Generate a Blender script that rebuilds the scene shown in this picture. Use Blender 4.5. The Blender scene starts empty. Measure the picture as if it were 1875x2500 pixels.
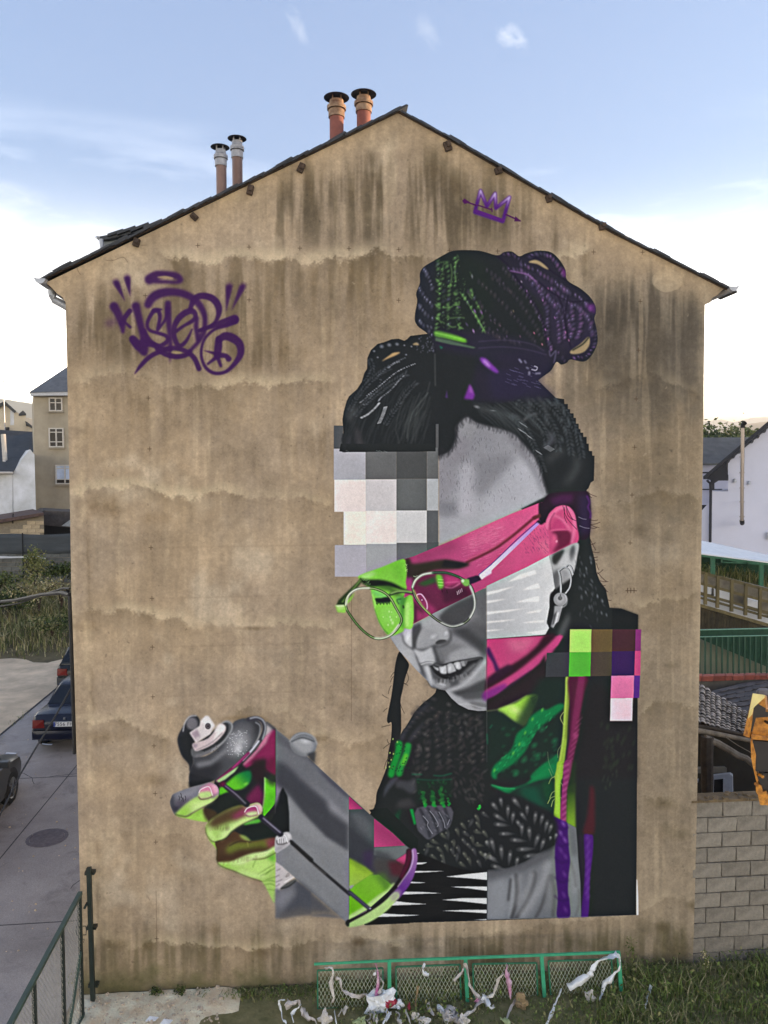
import numpy as np
import bpy, bmesh, math, random
from mathutils import Vector, Matrix
SC=bpy.context.scene; COL=SC.collection; rnd=random.Random(5)
# ---------------------------------------------------------------- camera, sky, sun, exposure
S=.62
F=1877.0; PITCH,YAW,ROLL=-.0533816,-.0846320,-.0012453
CAM=Vector((-1.02747,-9.68177,6.65958))
RM=Matrix.Rotation(YAW,3,'Z')@Matrix.Rotation(math.pi/2+PITCH,3,'X')@Matrix.Rotation(ROLL,3,'Z')
cd=bpy.data.cameras.new('camera'); cam=bpy.data.objects.new('camera',cd); COL.objects.link(cam)
cam.matrix_world=Matrix.Translation(CAM)@RM.to_4x4(); cd.sensor_fit='VERTICAL'; cd.sensor_height=36.; cd.lens=F*36/2500; cd.clip_start=.05; cd.clip_end=20000
SC.camera=cam
SUN_EL,SUN_AZ=math.radians(5.0),math.radians(83.0)         # azimuth from +Y towards +X
w=bpy.data.worlds.new('World'); SC.world=w; w.use_nodes=True
nt=w.node_tree; nt.nodes.clear(); NN=nt.nodes.new; LK=nt.links.new
def node(t,**k):
    n=NN(t)
    for a,b in k.items(): setattr(n,a,b)
    return n
sky=node('ShaderNodeTexSky',sky_type='NISHITA',sun_disc=False,sun_elevation=SUN_EL,sun_rotation=SUN_AZ,altitude=500,air_density=1.0,dust_density=.6,ozone_density=1.4)
tc=node('ShaderNodeTexCoord'); sep=node('ShaderNodeSeparateXYZ'); LK(tc.outputs['Generated'],sep.inputs[0])
def mth(op,a,b=None,clamp=False):
    n=node('ShaderNodeMath',operation=op,use_clamp=clamp)
    for i,v in enumerate((a,b)):
        if v is None: continue
        if isinstance(v,(int,float)): n.inputs[i].default_value=v
        else: LK(v,n.inputs[i])
    return n.outputs[0]
def mixc(f,a,b):
    n=node('ShaderNodeMix',data_type='RGBA')
    if isinstance(f,(int,float)): n.inputs[0].default_value=f
    else: LK(f,n.inputs[0])
    for i,v in ((6,a),(7,b)):
        if isinstance(v,tuple): n.inputs[i].default_value=v+(1,)
        else: LK(v,n.inputs[i])
    return n.outputs[2]
Z=sep.outputs[2]
# the whole sky is hazy: it pales towards the horizon all the way round, pale yellow on the last degrees
hz=mth('POWER',mth('SUBTRACT',1.0,mth('MULTIPLY',mth('MAXIMUM',Z,0.0),2.6,True),True),3.4)
mrn=node('ShaderNodeMapRange',interpolation_type='SMOOTHSTEP'); LK(Z,mrn.inputs[0]); mrn.inputs[1].default_value=.055; mrn.inputs[2].default_value=.15; mrn.inputs[3].default_value=1.0; mrn.inputs[4].default_value=0.0; yel=mrn.outputs[0]
SKYK=3.0
c=mixc(.72,sky.outputs[0],(.10*SKYK,.138*SKYK,.25*SKYK))
c=mixc(mth('MULTIPLY',hz,.86),c,(15.*SKYK,13.4*SKYK,10.9*SKYK))
c=mixc(yel,c,(.29*SKYK,.245*SKYK,.13*SKYK))
# thin cirrus, stretched along the horizon
mp=node('ShaderNodeMapping'); LK(tc.outputs['Generated'],mp.inputs[0]); mp.inputs['Scale'].default_value=(1.6,1.6,7.0); mp.inputs['Location'].default_value=(.35,.2,.1)
nz=node('ShaderNodeTexNoise'); LK(mp.outputs[0],nz.inputs['Vector']); nz.inputs['Scale'].default_value=2.1; nz.inputs['Detail'].default_value=7; nz.inputs['Roughness'].default_value=.58; nz.inputs['Distortion'].default_value=.35
cl=mth('MULTIPLY',mth('MULTIPLY',mth('SUBTRACT',nz.outputs[0],.50,True),4.5,True),mth('SUBTRACT',1.0,mth('MULTIPLY',mth('ABSOLUTE',mth('SUBTRACT',Z,.20)),5.0,True),True))
c=mixc(mth('MULTIPLY',cl,.5,True),c,(1.5*SKYK,1.5*SKYK,1.5*SKYK))
# a cloud bank low on the left and three small wisps
def cloud(px,py,wx,wy,rot,amt,col,c,thr=.42,soft=.7,nz_=None,fk=.34):
    d=(RM@Vector(((px-937.5)/F,-(py-1250)/F,-1))).normalized(); x=d.cross(Vector((0,0,1))).normalized(); y=x.cross(d); x,y=x*math.cos(rot)+y*math.sin(rot),y*math.cos(rot)-x*math.sin(rot)
    def dot(v,k):
        n=node('ShaderNodeVectorMath',operation='DOT_PRODUCT'); LK(tc.outputs['Generated'],n.inputs[0]); n.inputs[1].default_value=v; return mth('POWER',mth('ABSOLUTE',mth('DIVIDE',n.outputs['Value'],k)),2.0)
    r2=mth('ADD',dot(x,wx),dot(y,wy)); n=node('ShaderNodeVectorMath',operation='DOT_PRODUCT'); LK(tc.outputs['Generated'],n.inputs[0]); n.inputs[1].default_value=d
    fall=mth('MULTIPLY',mth('SUBTRACT',1.0,r2,True),mth('GREATER_THAN',n.outputs['Value'],0.0))
    m=mth('MULTIPLY',mth('SUBTRACT',mth('ADD',mth('MULTIPLY',fall,fk),(nz_ or wn).outputs[0]),thr+.20,True),amt,True)
    return mixc(mth('MULTIPLY',m,mth('POWER',fall,soft),True),c,col)
mp2=node('ShaderNodeMapping'); LK(tc.outputs['Generated'],mp2.inputs[0]); mp2.inputs['Scale'].default_value=(1,1,2.6)
wn=node('ShaderNodeTexNoise'); LK(mp2.outputs[0],wn.inputs['Vector']); wn.inputs['Scale'].default_value=9; wn.inputs['Detail'].default_value=8; wn.inputs['Roughness'].default_value=.6; wn.inputs['Distortion'].default_value=.5
WC=(1.4*SKYK*.36,1.4*SKYK*.37,1.4*SKYK*.38)
c=cloud(40,640,.36,.085,-.12,2.6,tuple(k*1.15 for k in WC),c,.36)
wn2=node('ShaderNodeTexNoise'); LK(tc.outputs['Generated'],wn2.inputs['Vector']); wn2.inputs['Scale'].default_value=34; wn2.inputs['Detail'].default_value=6; wn2.inputs['Roughness'].default_value=.62; wn2.inputs['Distortion'].default_value=.8
c=cloud(722,58,.034,.014,-1.05,.9,WC,c,.58,1.2,wn2,.45); c=cloud(1043,80,.042,.020,-1.0,.8,WC,c,.58,1.2,wn2,.45); c=cloud(1250,92,.032,.017,-.45,1.5,tuple(k*1.1 for k in WC),c,.56,1.2,wn2,.5)
bgn=node('ShaderNodeBackground'); LK(c,bgn.inputs[0]); bgn.inputs[1].default_value=.12
ow=node('ShaderNodeOutputWorld'); LK(bgn.outputs[0],ow.inputs[0])
sl=bpy.data.lights.new('sun','SUN'); sl.energy=2.4; sl.angle=math.radians(.5); sl.color=(1.0,.70,.40)
so=bpy.data.objects.new('sun',sl); COL.objects.link(so)
sd=Vector((math.sin(SUN_AZ)*math.cos(SUN_EL),math.cos(SUN_AZ)*math.cos(SUN_EL),math.sin(SUN_EL)))
so.rotation_euler=sd.to_track_quat('Z','Y').to_euler(); so.location=(40,10,30)
vs=SC.view_settings; vs.view_transform='Standard'; vs.look='None'; vs.gamma=1; vs.exposure=2.87
try: vs.use_curve_mapping=False
except Exception: pass
SC.render.film_transparent=False
SC.cycles.max_bounces=6; SC.cycles.diffuse_bounces=3; SC.cycles.use_denoising=True
KA=(1.03,1.03,1.01)                      # paint value -> base colour, per channel
# ---------------------------------------------------------------- wall painting (numpy, computed in the script)
OX,OY,CW,CH=90,230,1720,2240
CAN=np.zeros((CH,CW,3),np.float32)
PAINT=np.zeros((CH,CW),np.float32)          # where there is paint film
RNG=np.random.RandomState(7)
def TT(x0,y0,w):
    s=1659.0/w
    def f(pts): return [(x0+p[0]/s,y0+p[1]/s)+tuple(p[2:]) for p in pts]
    return f
tA=TT(240,640,400);tB=TT(960,580,540);tC=TT(800,820,360);tD=TT(1060,900,440);tE=TT(790,1020,350)
tF=TT(800,1320,400);tG=TT(1140,1180,400);tH=TT(1140,1500,460);tI=TT(400,1720,400);tJ=TT(400,1880,360)
tK=TT(660,1880,400);tL=TT(890,1560,400);tM=TT(900,1900,400);tN=TT(1180,1860,420);tO=TT(935,0,940)
def smooth(pts,closed=True,n=6):
    p=np.array(pts,float); m=len(p)
    if m<3: return p
    out=[]
    rng=range(m) if closed else range(m-1)
    for i in rng:
        if closed: a,b,c,d=p[i-1],p[i],p[(i+1)%m],p[(i+2)%m]
        else: a,b,c,d=p[max(i-1,0)],p[i],p[i+1],p[min(i+2,m-1)]
        for t in np.arange(n)/n:
            out.append(.5*((2*b)+(c-a)*t+(2*a-5*b+4*c-d)*t*t+(3*b-a-3*c+d)*t**3))
    if not closed: out.append(p[-1])
    return np.array(out)
def box1(a,r,ax):
    if r<1: return a
    k=2*r+1
    pad=[(0,0),(0,0)]; pad[ax]=(r+1,r)
    c=np.cumsum(np.pad(a,pad,mode='edge'),axis=ax,dtype=np.float64)
    if ax==0: return ((c[k:]-c[:-k])/k).astype(np.float32)
    return ((c[:,k:]-c[:,:-k])/k).astype(np.float32)
def blur(a,s,sy=None):
    sy=s if sy is None else sy
    rx=int(round(s*.95)); ry=int(round(sy*.95))
    for _ in range(3): a=box1(box1(a,rx,1),ry,0)
    return a
def polymask(p,x0,y0,w,h,ss=3):
    p=np.asarray(p,float)
    x1,y1=p[:,0],p[:,1]; x2,y2=np.roll(x1,-1),np.roll(y1,-1)
    ys=(y0+(np.arange(h*ss)+.5)/ss)[:,None]
    lo=np.minimum(y1,y2)[None]; hi=np.maximum(y1,y2)[None]
    dy=np.where(y2==y1,1e-9,y2-y1)
    xc=x1+(ys-y1)*(x2-x1)/dy
    xc=np.where((ys>=lo)&(ys<hi),xc,1e9); xc.sort(axis=1)
    cov=np.zeros((h*ss,w),np.float32); xs=x0+np.arange(w)[None]
    for k in range(0,xc.shape[1]-1,2):
        a,b=xc[:,k:k+1],xc[:,k+1:k+2]
        if (a>=1e8).all(): break
        cov+=np.clip(b-xs,0,1)-np.clip(a-xs,0,1)
    return cov.reshape(h,ss,w).mean(1)
def fbm(h,w,sx,sy,seed,octv=4,gain=.55):
    r=np.random.RandomState(seed); out=np.zeros((h,w),np.float32); amp=1.
    for o in range(octv):
        gx,gy=max(sx/2**o/1.6,1),max(sy/2**o/1.6,1)
        nx,ny=int(w/gx)+4,int(h/gy)+4
        g=r.randn(ny,nx).astype(np.float32)
        for ax in (0,1):
            if g.shape[ax]>4: g=(np.roll(g,1,ax)+2*g+np.roll(g,-1,ax))/4
        g/=g.std()+1e-6
        X=np.arange(w)/gx; Y=np.arange(h)/gy
        xi,yi=X.astype(int),Y.astype(int); fx,fy=(X-xi).astype(np.float32),(Y-yi).astype(np.float32)[:,None]
        t=g[yi]*(1-fy)+g[yi+1]*fy
        out+=amp*(t[:,xi]*(1-fx)+t[:,xi+1]*fx); amp*=gain
    return np.clip(.5+.125*out/(out.std()+1e-6),0,1)
def iso(sig,seed):
    r=np.random.RandomState(seed); out=0
    for s_,a_ in sig:
        k=max(1,int(s_/3)); g=blur(r.randn(CH//k+3,CW//k+3).astype(np.float32),s_/k); g/=g.std()
        if k>1:
            X=np.arange(CW)/k; Y=np.arange(CH)/k; xi,yi=X.astype(int),Y.astype(int); fx,fy=(X-xi).astype(np.float32),(Y-yi).astype(np.float32)[:,None]; t=g[yi]*(1-fy)+g[yi+1]*fy; g=t[:,xi]*(1-fx)+t[:,xi+1]*fx
        out=out+a_*g[:CH,:CW]
    return np.clip(.5+.125*out/out.std(),0,1)
def comp(x0,y0,m,col,a=1.0,paint=1.0):
    h,w=m.shape
    X0,Y0=int(x0-OX),int(y0-OY)
    sx,sy=max(0,-X0),max(0,-Y0); ex,ey=min(w,CW-X0),min(h,CH-Y0)
    if ex<=sx or ey<=sy: return
    m=m[sy:ey,sx:ex]*a
    if callable(col):
        yy,xx=np.mgrid[y0+sy:y0+ey,x0+sx:x0+ex]; c=col(xx.astype(np.float32),yy.astype(np.float32))
    else: c=np.array(col,np.float32)
    v=CAN[Y0+sy:Y0+ey,X0+sx:X0+ex]; v+=(c-v)*m[...,None]
    if paint>0:
        q=PAINT[Y0+sy:Y0+ey,X0+sx:X0+ex]; np.maximum(q,m*paint,out=q)
def clipm(m,x0,y0,clip):
    if clip is None: return m
    for c in (clip if isinstance(clip,list) and isinstance(clip[0],(list,np.ndarray)) and np.ndim(clip[0])==2 else [clip]):
        m=m*polymask(c,x0,y0,m.shape[1],m.shape[0],2)
    return m
def poly(p,col,f=0,a=1.0,s=False,clip=None,paint=1.0):
    if s: p=smooth(p)
    if f>2: f=2+(f-2)*.5
    p=np.asarray(p,float)[:,:2]; pad=int(f*3+2)
    x0,y0=int(p[:,0].min())-pad,int(p[:,1].min())-pad
    w,h=int(p[:,0].max())+pad-x0+1,int(p[:,1].max())+pad-y0+1
    m=polymask(p,x0,y0,w,h)
    if f>0: m=blur(m,f)
    comp(x0,y0,clipm(m,x0,y0,clip),col,a,paint)
def strokemask(p,W,f):
    pad=int(max(W)+f*3+3)
    x0,y0=int(p[:,0].min())-pad,int(p[:,1].min())-pad
    w,h=int(p[:,0].max())+pad-x0+1,int(p[:,1].max())+pad-y0+1
    m=np.zeros((h,w),np.float32)
    for i in range(len(p)-1):
        (ax,ay),(bx,by)=p[i],p[i+1]; ra,rb=W[i],W[i+1]; r=max(ra,rb)+1.5
        i0,i1=int(min(ax,bx)-r-x0),int(max(ax,bx)+r-x0)+2
        j0,j1=int(min(ay,by)-r-y0),int(max(ay,by)+r-y0)+2
        i0,j0=max(i0,0),max(j0,0)
        X=(x0+np.arange(i0,i1)+.5)[None]; Y=(y0+np.arange(j0,j1)+.5)[:,None]
        dx,dy=bx-ax,by-ay; L=dx*dx+dy*dy+1e-9
        t=np.clip(((X-ax)*dx+(Y-ay)*dy)/L,0,1)
        d=np.sqrt((X-ax-t*dx)**2+(Y-ay-t*dy)**2)
        v=np.clip(ra+(rb-ra)*t-d+.5,0,1); q=m[j0:j1,i0:i1]
        np.maximum(q,v[:q.shape[0],:q.shape[1]],out=q)
    if f>0: m=blur(m,f)
    return x0,y0,m
def stroke(p,w,col,f=0,a=1.0,s=True,clip=None,paint=1.0):
    """p: points (x,y) or (x,y,halfwidth)"""
    p=np.array([tuple(q[:2])+((q[2],) if len(q)>2 else (w,)) for q in p],float)
    if s and len(p)>2: p=smooth(p,False,5)
    x0,y0,m=strokemask(p[:,:2],np.maximum(p[:,2],.2),f)
    comp(x0,y0,clipm(m,x0,y0,clip),col,a,paint)
def blob(x,y,rx,ry,ang,col,a=1.0,soft=.6,clip=None,tail=0.0,paint=1.0):
    R=int(max(rx,ry)*1.05+2); x0,y0=int(x)-R,int(y)-R
    yy,xx=np.mgrid[y0:y0+2*R+1,x0:x0+2*R+1]; c,s_=np.cos(ang),np.sin(ang)
    u=((xx-x)*c+(yy-y)*s_)/rx; v=(-(xx-x)*s_+(yy-y)*c)/ry
    if tail: v=v/np.clip(.78-.38*u,.15,1.15)
    d=np.sqrt(u*u+v*v); m=np.clip((1-d)/soft,0,1).astype(np.float32)
    if tail: m=m*np.clip(.55-.5*u*tail,0,1)
    comp(x0,y0,clipm(m,x0,y0,clip),col,a,paint)
def lg(p,q,c0,c1):
    p,q=np.array(p,float),np.array(q,float); d=q-p; L=(d*d).sum(); c0,c1=np.array(c0,np.float32),np.array(c1,np.float32)
    def f(x,y):
        t=np.clip(((x-p[0])*d[0]+(y-p[1])*d[1])/L,0,1)[...,None]; t=t*t*(3-2*t)
        return c0+(c1-c0)*t
    return f
def g(v,w=0): return (v+w,v,v+2-w)
def hairs(n,fn,col,a=.6,w=.5):
    for _ in range(n):
        x,y,ang,l=fn()
        b=(RNG.rand()-.5)*.8
        stroke([(x,y),(x+.5*l*np.cos(ang),y+.5*l*np.sin(ang)),(x+l*np.cos(ang+b),y+l*np.sin(ang+b),w*.4)],w,col,.4,a)
def curvept(p,t):
    p=np.asarray(p); k=t*(len(p)-1); i=min(int(k),len(p)-2); u=k-i
    q=p[i]*(1-u)+p[i+1]*u; d=p[i+1]-p[i]; return q[0],q[1],np.arctan2(d[1],d[0])
def rope(pts,w,step,cols,a=.6,clip=None,tilt=.9):
    p=smooth(np.array(pts,float)[:,:2],False,8); L=np.sqrt((np.diff(p,axis=0)**2).sum(1)).sum(); n=max(int(L/step),2)
    for i in range(n):
        x,y,an=curvept(p,(i+.5)/n); x+=RNG.randn()*w*.08; y+=RNG.randn()*w*.08; k=.8+.4*RNG.rand()
        blob(x+3,y+2,w*.75,w*.6,an+tilt,(30,30,36),.4*min(1,a*1.6),.9,clip)
        blob(x-w*.1,y-w*.1,w*.66*k,w*.42*k,an+tilt,cols[RNG.randint(len(cols))],min(1,1.5*a)*(.5+.5*RNG.rand()),.9,clip)
        if RNG.rand()<.45: blob(x-w*.15,y-w*.2,w*.26,w*.15,an+tilt,tuple(min(255,c*1.45) for c in cols[0]),a*.8,.9,clip)
def braid(pts,w,step,col,a=.7,jit=.25,tilt=.7,clip=None,fade=None):
    p=smooth(np.array(pts,float)[:,:2],False,8)
    L=np.sqrt((np.diff(p,axis=0)**2).sum(1)).sum(); n=max(int(L/step),2)
    for i in range(n):
        t=(i+.5)/n; x,y,an=curvept(p,t)
        for sd in (-1,1):
            k=1+jit*(RNG.rand()*2-1); aa=a*(.45+.55*RNG.rand())*(1 if fade is None else fade(t))
            px=x-np.sin(an)*sd*w*.42+RNG.randn()*.6; py=y+np.cos(an)*sd*w*.42+RNG.randn()*.6
            blob(px,py,w*.62*k,w*.36*k,an+sd*tilt,col,min(1,aa*1.35),.9,clip)

# ---- 1. render, stains and weather of the plaster
def wallbase():
    yy,xx=np.mgrid[OY:OY+CH,OX:OX+CW].astype(np.float32)
    def smst(a,b,v): t=np.clip((v-a)/(b-a),0,1); return t*t*(3-2*t)
    c=np.empty((CH,CW,3),np.float32); c[:]=(177,156,131)
    def mixc(m,col): 
        c[:]=c+(np.array(col,np.float32)-c)*m[...,None]
    big=fbm(CH,CW,260,200,11,4); mid=iso([(26,1),(12,.7),(5,.4)],12); fine=iso([(1.5,.7),(3.5,.6)],13)
    st=blur(fbm(CH,CW,15,240,14,4,.6),1.2,6); st2=blur(fbm(CH,CW,6,90,15,3,.6),1,9); wid=fbm(CH,CW,50,420,16,3)
    # right-hand side is greyer: dirt, plus some weaker light painted into the colour
    mixc(.80*smst(1290,1640,xx)*smst(600,790,yy)*(1-.62*smst(1180,1700,yy)),(110,101,87))
    mixc(.35*smst(1300,1500,xx)*smst(1300,1800,yy),(150,134,108))
    mixc(.30*smst(1900,2420,yy),(168,150,124))
    mixc(.75*smst(.45,.72,big)*.5,(150,127,96))
    # weather streaks: strength by zone (x0,x1,ytop,yfull,yend, amount)
    def streak(x0,x1,yt,yf,ye,am,col=(104,88,66),thr=.50):
        edge=yt+(wid-.5)*90+(st2-.5)*60
        m=smst(x0,x0+70,xx)*(1-smst(x1-70,x1,xx))*smst(0,1,(yy-edge)/max(yf-yt,1))*(1-smst(yf,ye,yy+60*(wid-.5)))
        am*=1.2; k=smst(thr-.10,thr+.14,.55*st+.3*st2+.15*wid)
        mixc(np.clip(m*k*am,0,1),col)
    streak(600,1420,330,420,640,.8,(110,96,74),.47); streak(640,1180,400,450,640,.75); streak(960,1320,480,520,660,.55); streak(1240,1480,540,600,760,.5)
    streak(640,1010,640,680,760,.6); streak(380,700,610,640,860,.5); streak(160,430,700,770,960,.75)
    streak(160,760,780,850,950,.6); streak(1420,1722,640,760,1100,1.0,(80,72,62),.44); streak(160,700,640,760,960,.75,(106,92,72),.45); streak(160,1722,2230,2330,2440,.6,(100,90,68),.47); streak(620,1300,420,500,760,.55,(102,90,72),.46); streak(1290,1722,600,700,1300,.5,(98,88,74),.46); streak(1350,1722,760,860,1100,.6,(100,90,76),.46)
    streak(650,930,1010,1080,1200,.3); streak(160,480,930,960,1150,.35); streak(1150,1720,2260,2300,2400,.75,(110,100,72),.52)
    streak(230,700,2280,2320,2440,.5,(120,108,76)); streak(1050,1260,2300,2330,2420,.8,(96,84,62),.45); streak(640,1000,640,650,900,.35)
    streak(180,1100,600,640,2300,.16,(140,118,88)); streak(1450,1700,1000,1100,2200,.3,(120,106,84))
    # light runs, pale scoured patches
    pb=iso([(70,1),(30,.6),(10,.35)],61); mixc(.55*smst(.55,.74,pb)*(1-.7*smst(1350,1550,xx)),(204,186,160)); mixc(.42*smst(.56,.76,1-pb)*smst(560,700,yy),(134,116,92))
    m=smst(.57,.75,fbm(CH,CW,12,200,24,3,.6)); mixc(.28*m*smst(430,520,yy),(200,178,146))
    # horizontal lift joints: pale ragged lime band with a dark stain under it
    def band(pts,th,lime,dark,dd=46,col=(206,186,152)):
        p=np.array(pts,float); yc=np.interp(xx[0],p[:,0],p[:,1])[None]+(fbm(1,CW,120,1,31+int(p[0,1]),5,.6)-.5)*44+(mid-.5)*52+(fine-.5)*16
        inx=(smst(p[0,0],p[0,0]+30,xx)*(1-smst(p[-1,0]-30,p[-1,0],xx)))
        d=yy-yc; rag=(mid-.5)*30
        var=.35+.9*smst(.35,.65,fbm(1,CW,120,1,77+int(p[0,1]),3))
        m=inx*smst(-th-12,0,d+rag)*(1-smst(-5,6,d))*var; mixc(np.clip(m*lime*.8,0,1),col)
        var2=smst(.38,.68,fbm(1,CW,90,1,177+int(p[0,1]),3))
        m=inx*smst(-4,9,d)*np.exp(-np.clip(d,0,None)/dd)*(.3+.9*var2)*(.55+.9*(st-.3)); mixc(np.clip(m*dark,0,1),(106,90,66))
    band([(370,620),(520,628),(760,632),(1000,625),(1240,660),(1330,650),(1450,618)],26,.75,.75,90,(208,188,156))
    band([(160,928),(260,920),(320,925),(430,945),(520,955),(640,945),(760,940),(830,930)],30,.6,.6)
    band([(160,1215),(250,1190),(330,1192),(420,1215),(560,1210),(700,1215),(830,1225)],26,.8,.5,36)
    stroke0=[(190,1500),(260,1508),(330,1505),(400,1512),(460,1522),(560,1530),(680,1525),(830,1535)]
    band(stroke0,24,.7,.5,24); band([(180,1770),(230,1765),(300,1755),(360,1780),(430,1800)],20,.4,.75,34)
    band([(560,1745),(700,1740),(760,1790),(850,1800),(960,1785)],18,.3,.55,30); band([(190,2045),(330,2025),(480,2045),(660,2050)],22,.35,.15)
    band([(240,2290),(300,2300),(420,2292),(600,2310),(760,2300),(900,2285),(1000,2310)],16,.5,.6,30)
    band([(1440,945),(1520,940),(1600,930),(1722,960)],20,.35,.4,30); band([(1430,1240),(1540,1225),(1610,1200),(1722,1215)],18,.25,.6,36)
    band([(1450,1480),(1560,1472),(1640,1475),(1722,1462)],20,.55,.4,20); band([(1550,1760),(1600,1735),(1650,1725),(1722,1722)],18,.4,.55,26)
    band([(1560,1960),(1610,1945),(1650,1955),(1700,1975)],14,.3,.8,34,(190,170,140)); band([(1100,2275),(1350,2262),(1560,2240),(1600,2205),(1690,2200)],20,.4,.3)
    # blotches
    for (x,y,rx,ry,am,col) in [(250,1235,70,34,.55,(120,98,70)),(380,1265,60,18,.35,(120,98,70)),(215,1530,40,20,.5,(110,90,64)),(620,1533,60,8,.5,(110,90,64)),
        (250,1800,70,24,.4,(118,98,70)),(370,1905,40,22,.3,(118,98,70)),(520,2270,30,20,.4,(118,98,70)),(290,2305,50,20,.6,(104,88,62)),(360,2310,26,18,.7,(104,88,62)),
        (640,2325,26,18,.5,(112,92,66)),(875,2300,18,12,.7,(112,92,66)),(1210,2340,60,26,.7,(96,82,58)),(1570,2270,50,26,.5,(110,98,76)),(1620,1960,44,22,.65,(104,90,66)),
        (1615,2265,24,18,.55,(100,88,62)),(1640,2030,60,24,.35,(118,104,80)),(1665,2040,30,14,.35,(118,104,80)),(1690,2210,22,20,.7,(92,78,54)),(1590,1090,60,30,.25,(112,100,82)),(1560,1290,90,28,.5,(104,90,72)),
        (1640,1320,50,26,.45,(98,86,70)),(1660,870,60,90,.45,(92,84,76)),(1530,930,30,20,.5,(100,88,72)),(560,480,46,16,.5,(140,125,92)),(1650,2325,30,26,.5,(110,98,70)),(860,2410,24,12,.3,(120,100,76)),(300,2390,60,50,.35,(120,104,76)),(700,2400,60,30,.3,(120,100,76)),
        (1640,1625,20,12,.5,(120,106,84))]:
        d=np.sqrt(((xx-x)/rx)**2+((yy-y)/ry)**2)+(mid-.5)*1.3
        mixc(np.clip(1-d,0,1)*am*1.5*(.6+.8*(st-.3)),col)
    # patched plaster: pale repair discs under the eaves, gable top
    for (x,y,rx,ry,am,dark) in [(1628,685,40,30,.55,1),(1640,665,24,22,.4,0),(930,330,60,46,.35,1),(370,665,60,48,.3,0),(250,655,60,30,.25,0),(950,420,20,90,.3,0)]:
        d=np.sqrt(((xx-x)/rx)**2+((yy-y)/ry)**2)+(mid-.5)*.35
        mixc(smst(0,.12,1-d)*am,(196,176,146))
    # soft clean zone right under the roof
    dl=np.where(xx<972,yy-(690-(xx-100)*.50),yy-(270+(xx-972)*.535)); mixc(.6*(1-smst(20,105,dl+(big-.5)*80+(st-.5)*60)),(182,157,124))
    # grime at the foot, moss
    foot=np.interp(xx,[200,330,900,1700],[2425,2430,2440,2380])
    mixc(.9*smst(-75,0,yy-foot+(mid-.5)*110)*smst(.38,.55,mid*.5+.5*big),(70,72,40)); mixc(.6*smst(-26,6,yy-foot+(mid-.5)*30),(62,58,42))
    mixc(.35*smst(-120,0,yy-foot+(st-.5)*120),(120,106,78))
    # left corner: pale chipped arris
    ex=np.interp(yy,[730,2440],[160,205]); mixc(.5*np.exp(-np.abs(xx-ex-26-14*(mid-.5))/10)*smst(.4,.6,mid)*smst(900,1100,yy),(198,176,142))
    mixc(.35*np.exp(-np.abs(xx-ex-40-20*(mid-.5))/7)*smst(.45,.62,fbm(CH,CW,30,60,41,3)),(110,92,68))
    ex=np.interp(yy,[740,2370],[1722,1692]); mixc(.35*np.exp(-np.abs(xx-ex)/8),(196,176,146))
    c*=(1+.20*(fine-.5)+.26*(mid-.5)+.16*(st2-.5)+.22*(big-.5))[...,None]
    sp=fbm(CH,CW,5,5,51,2); c*=(1-.22*smst(.80,.92,sp)*(.4+.6*big))[...,None]; mixc(.3*smst(.86,.95,fbm(CH,CW,6,6,52,2)),(204,186,156))
    return c
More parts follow.
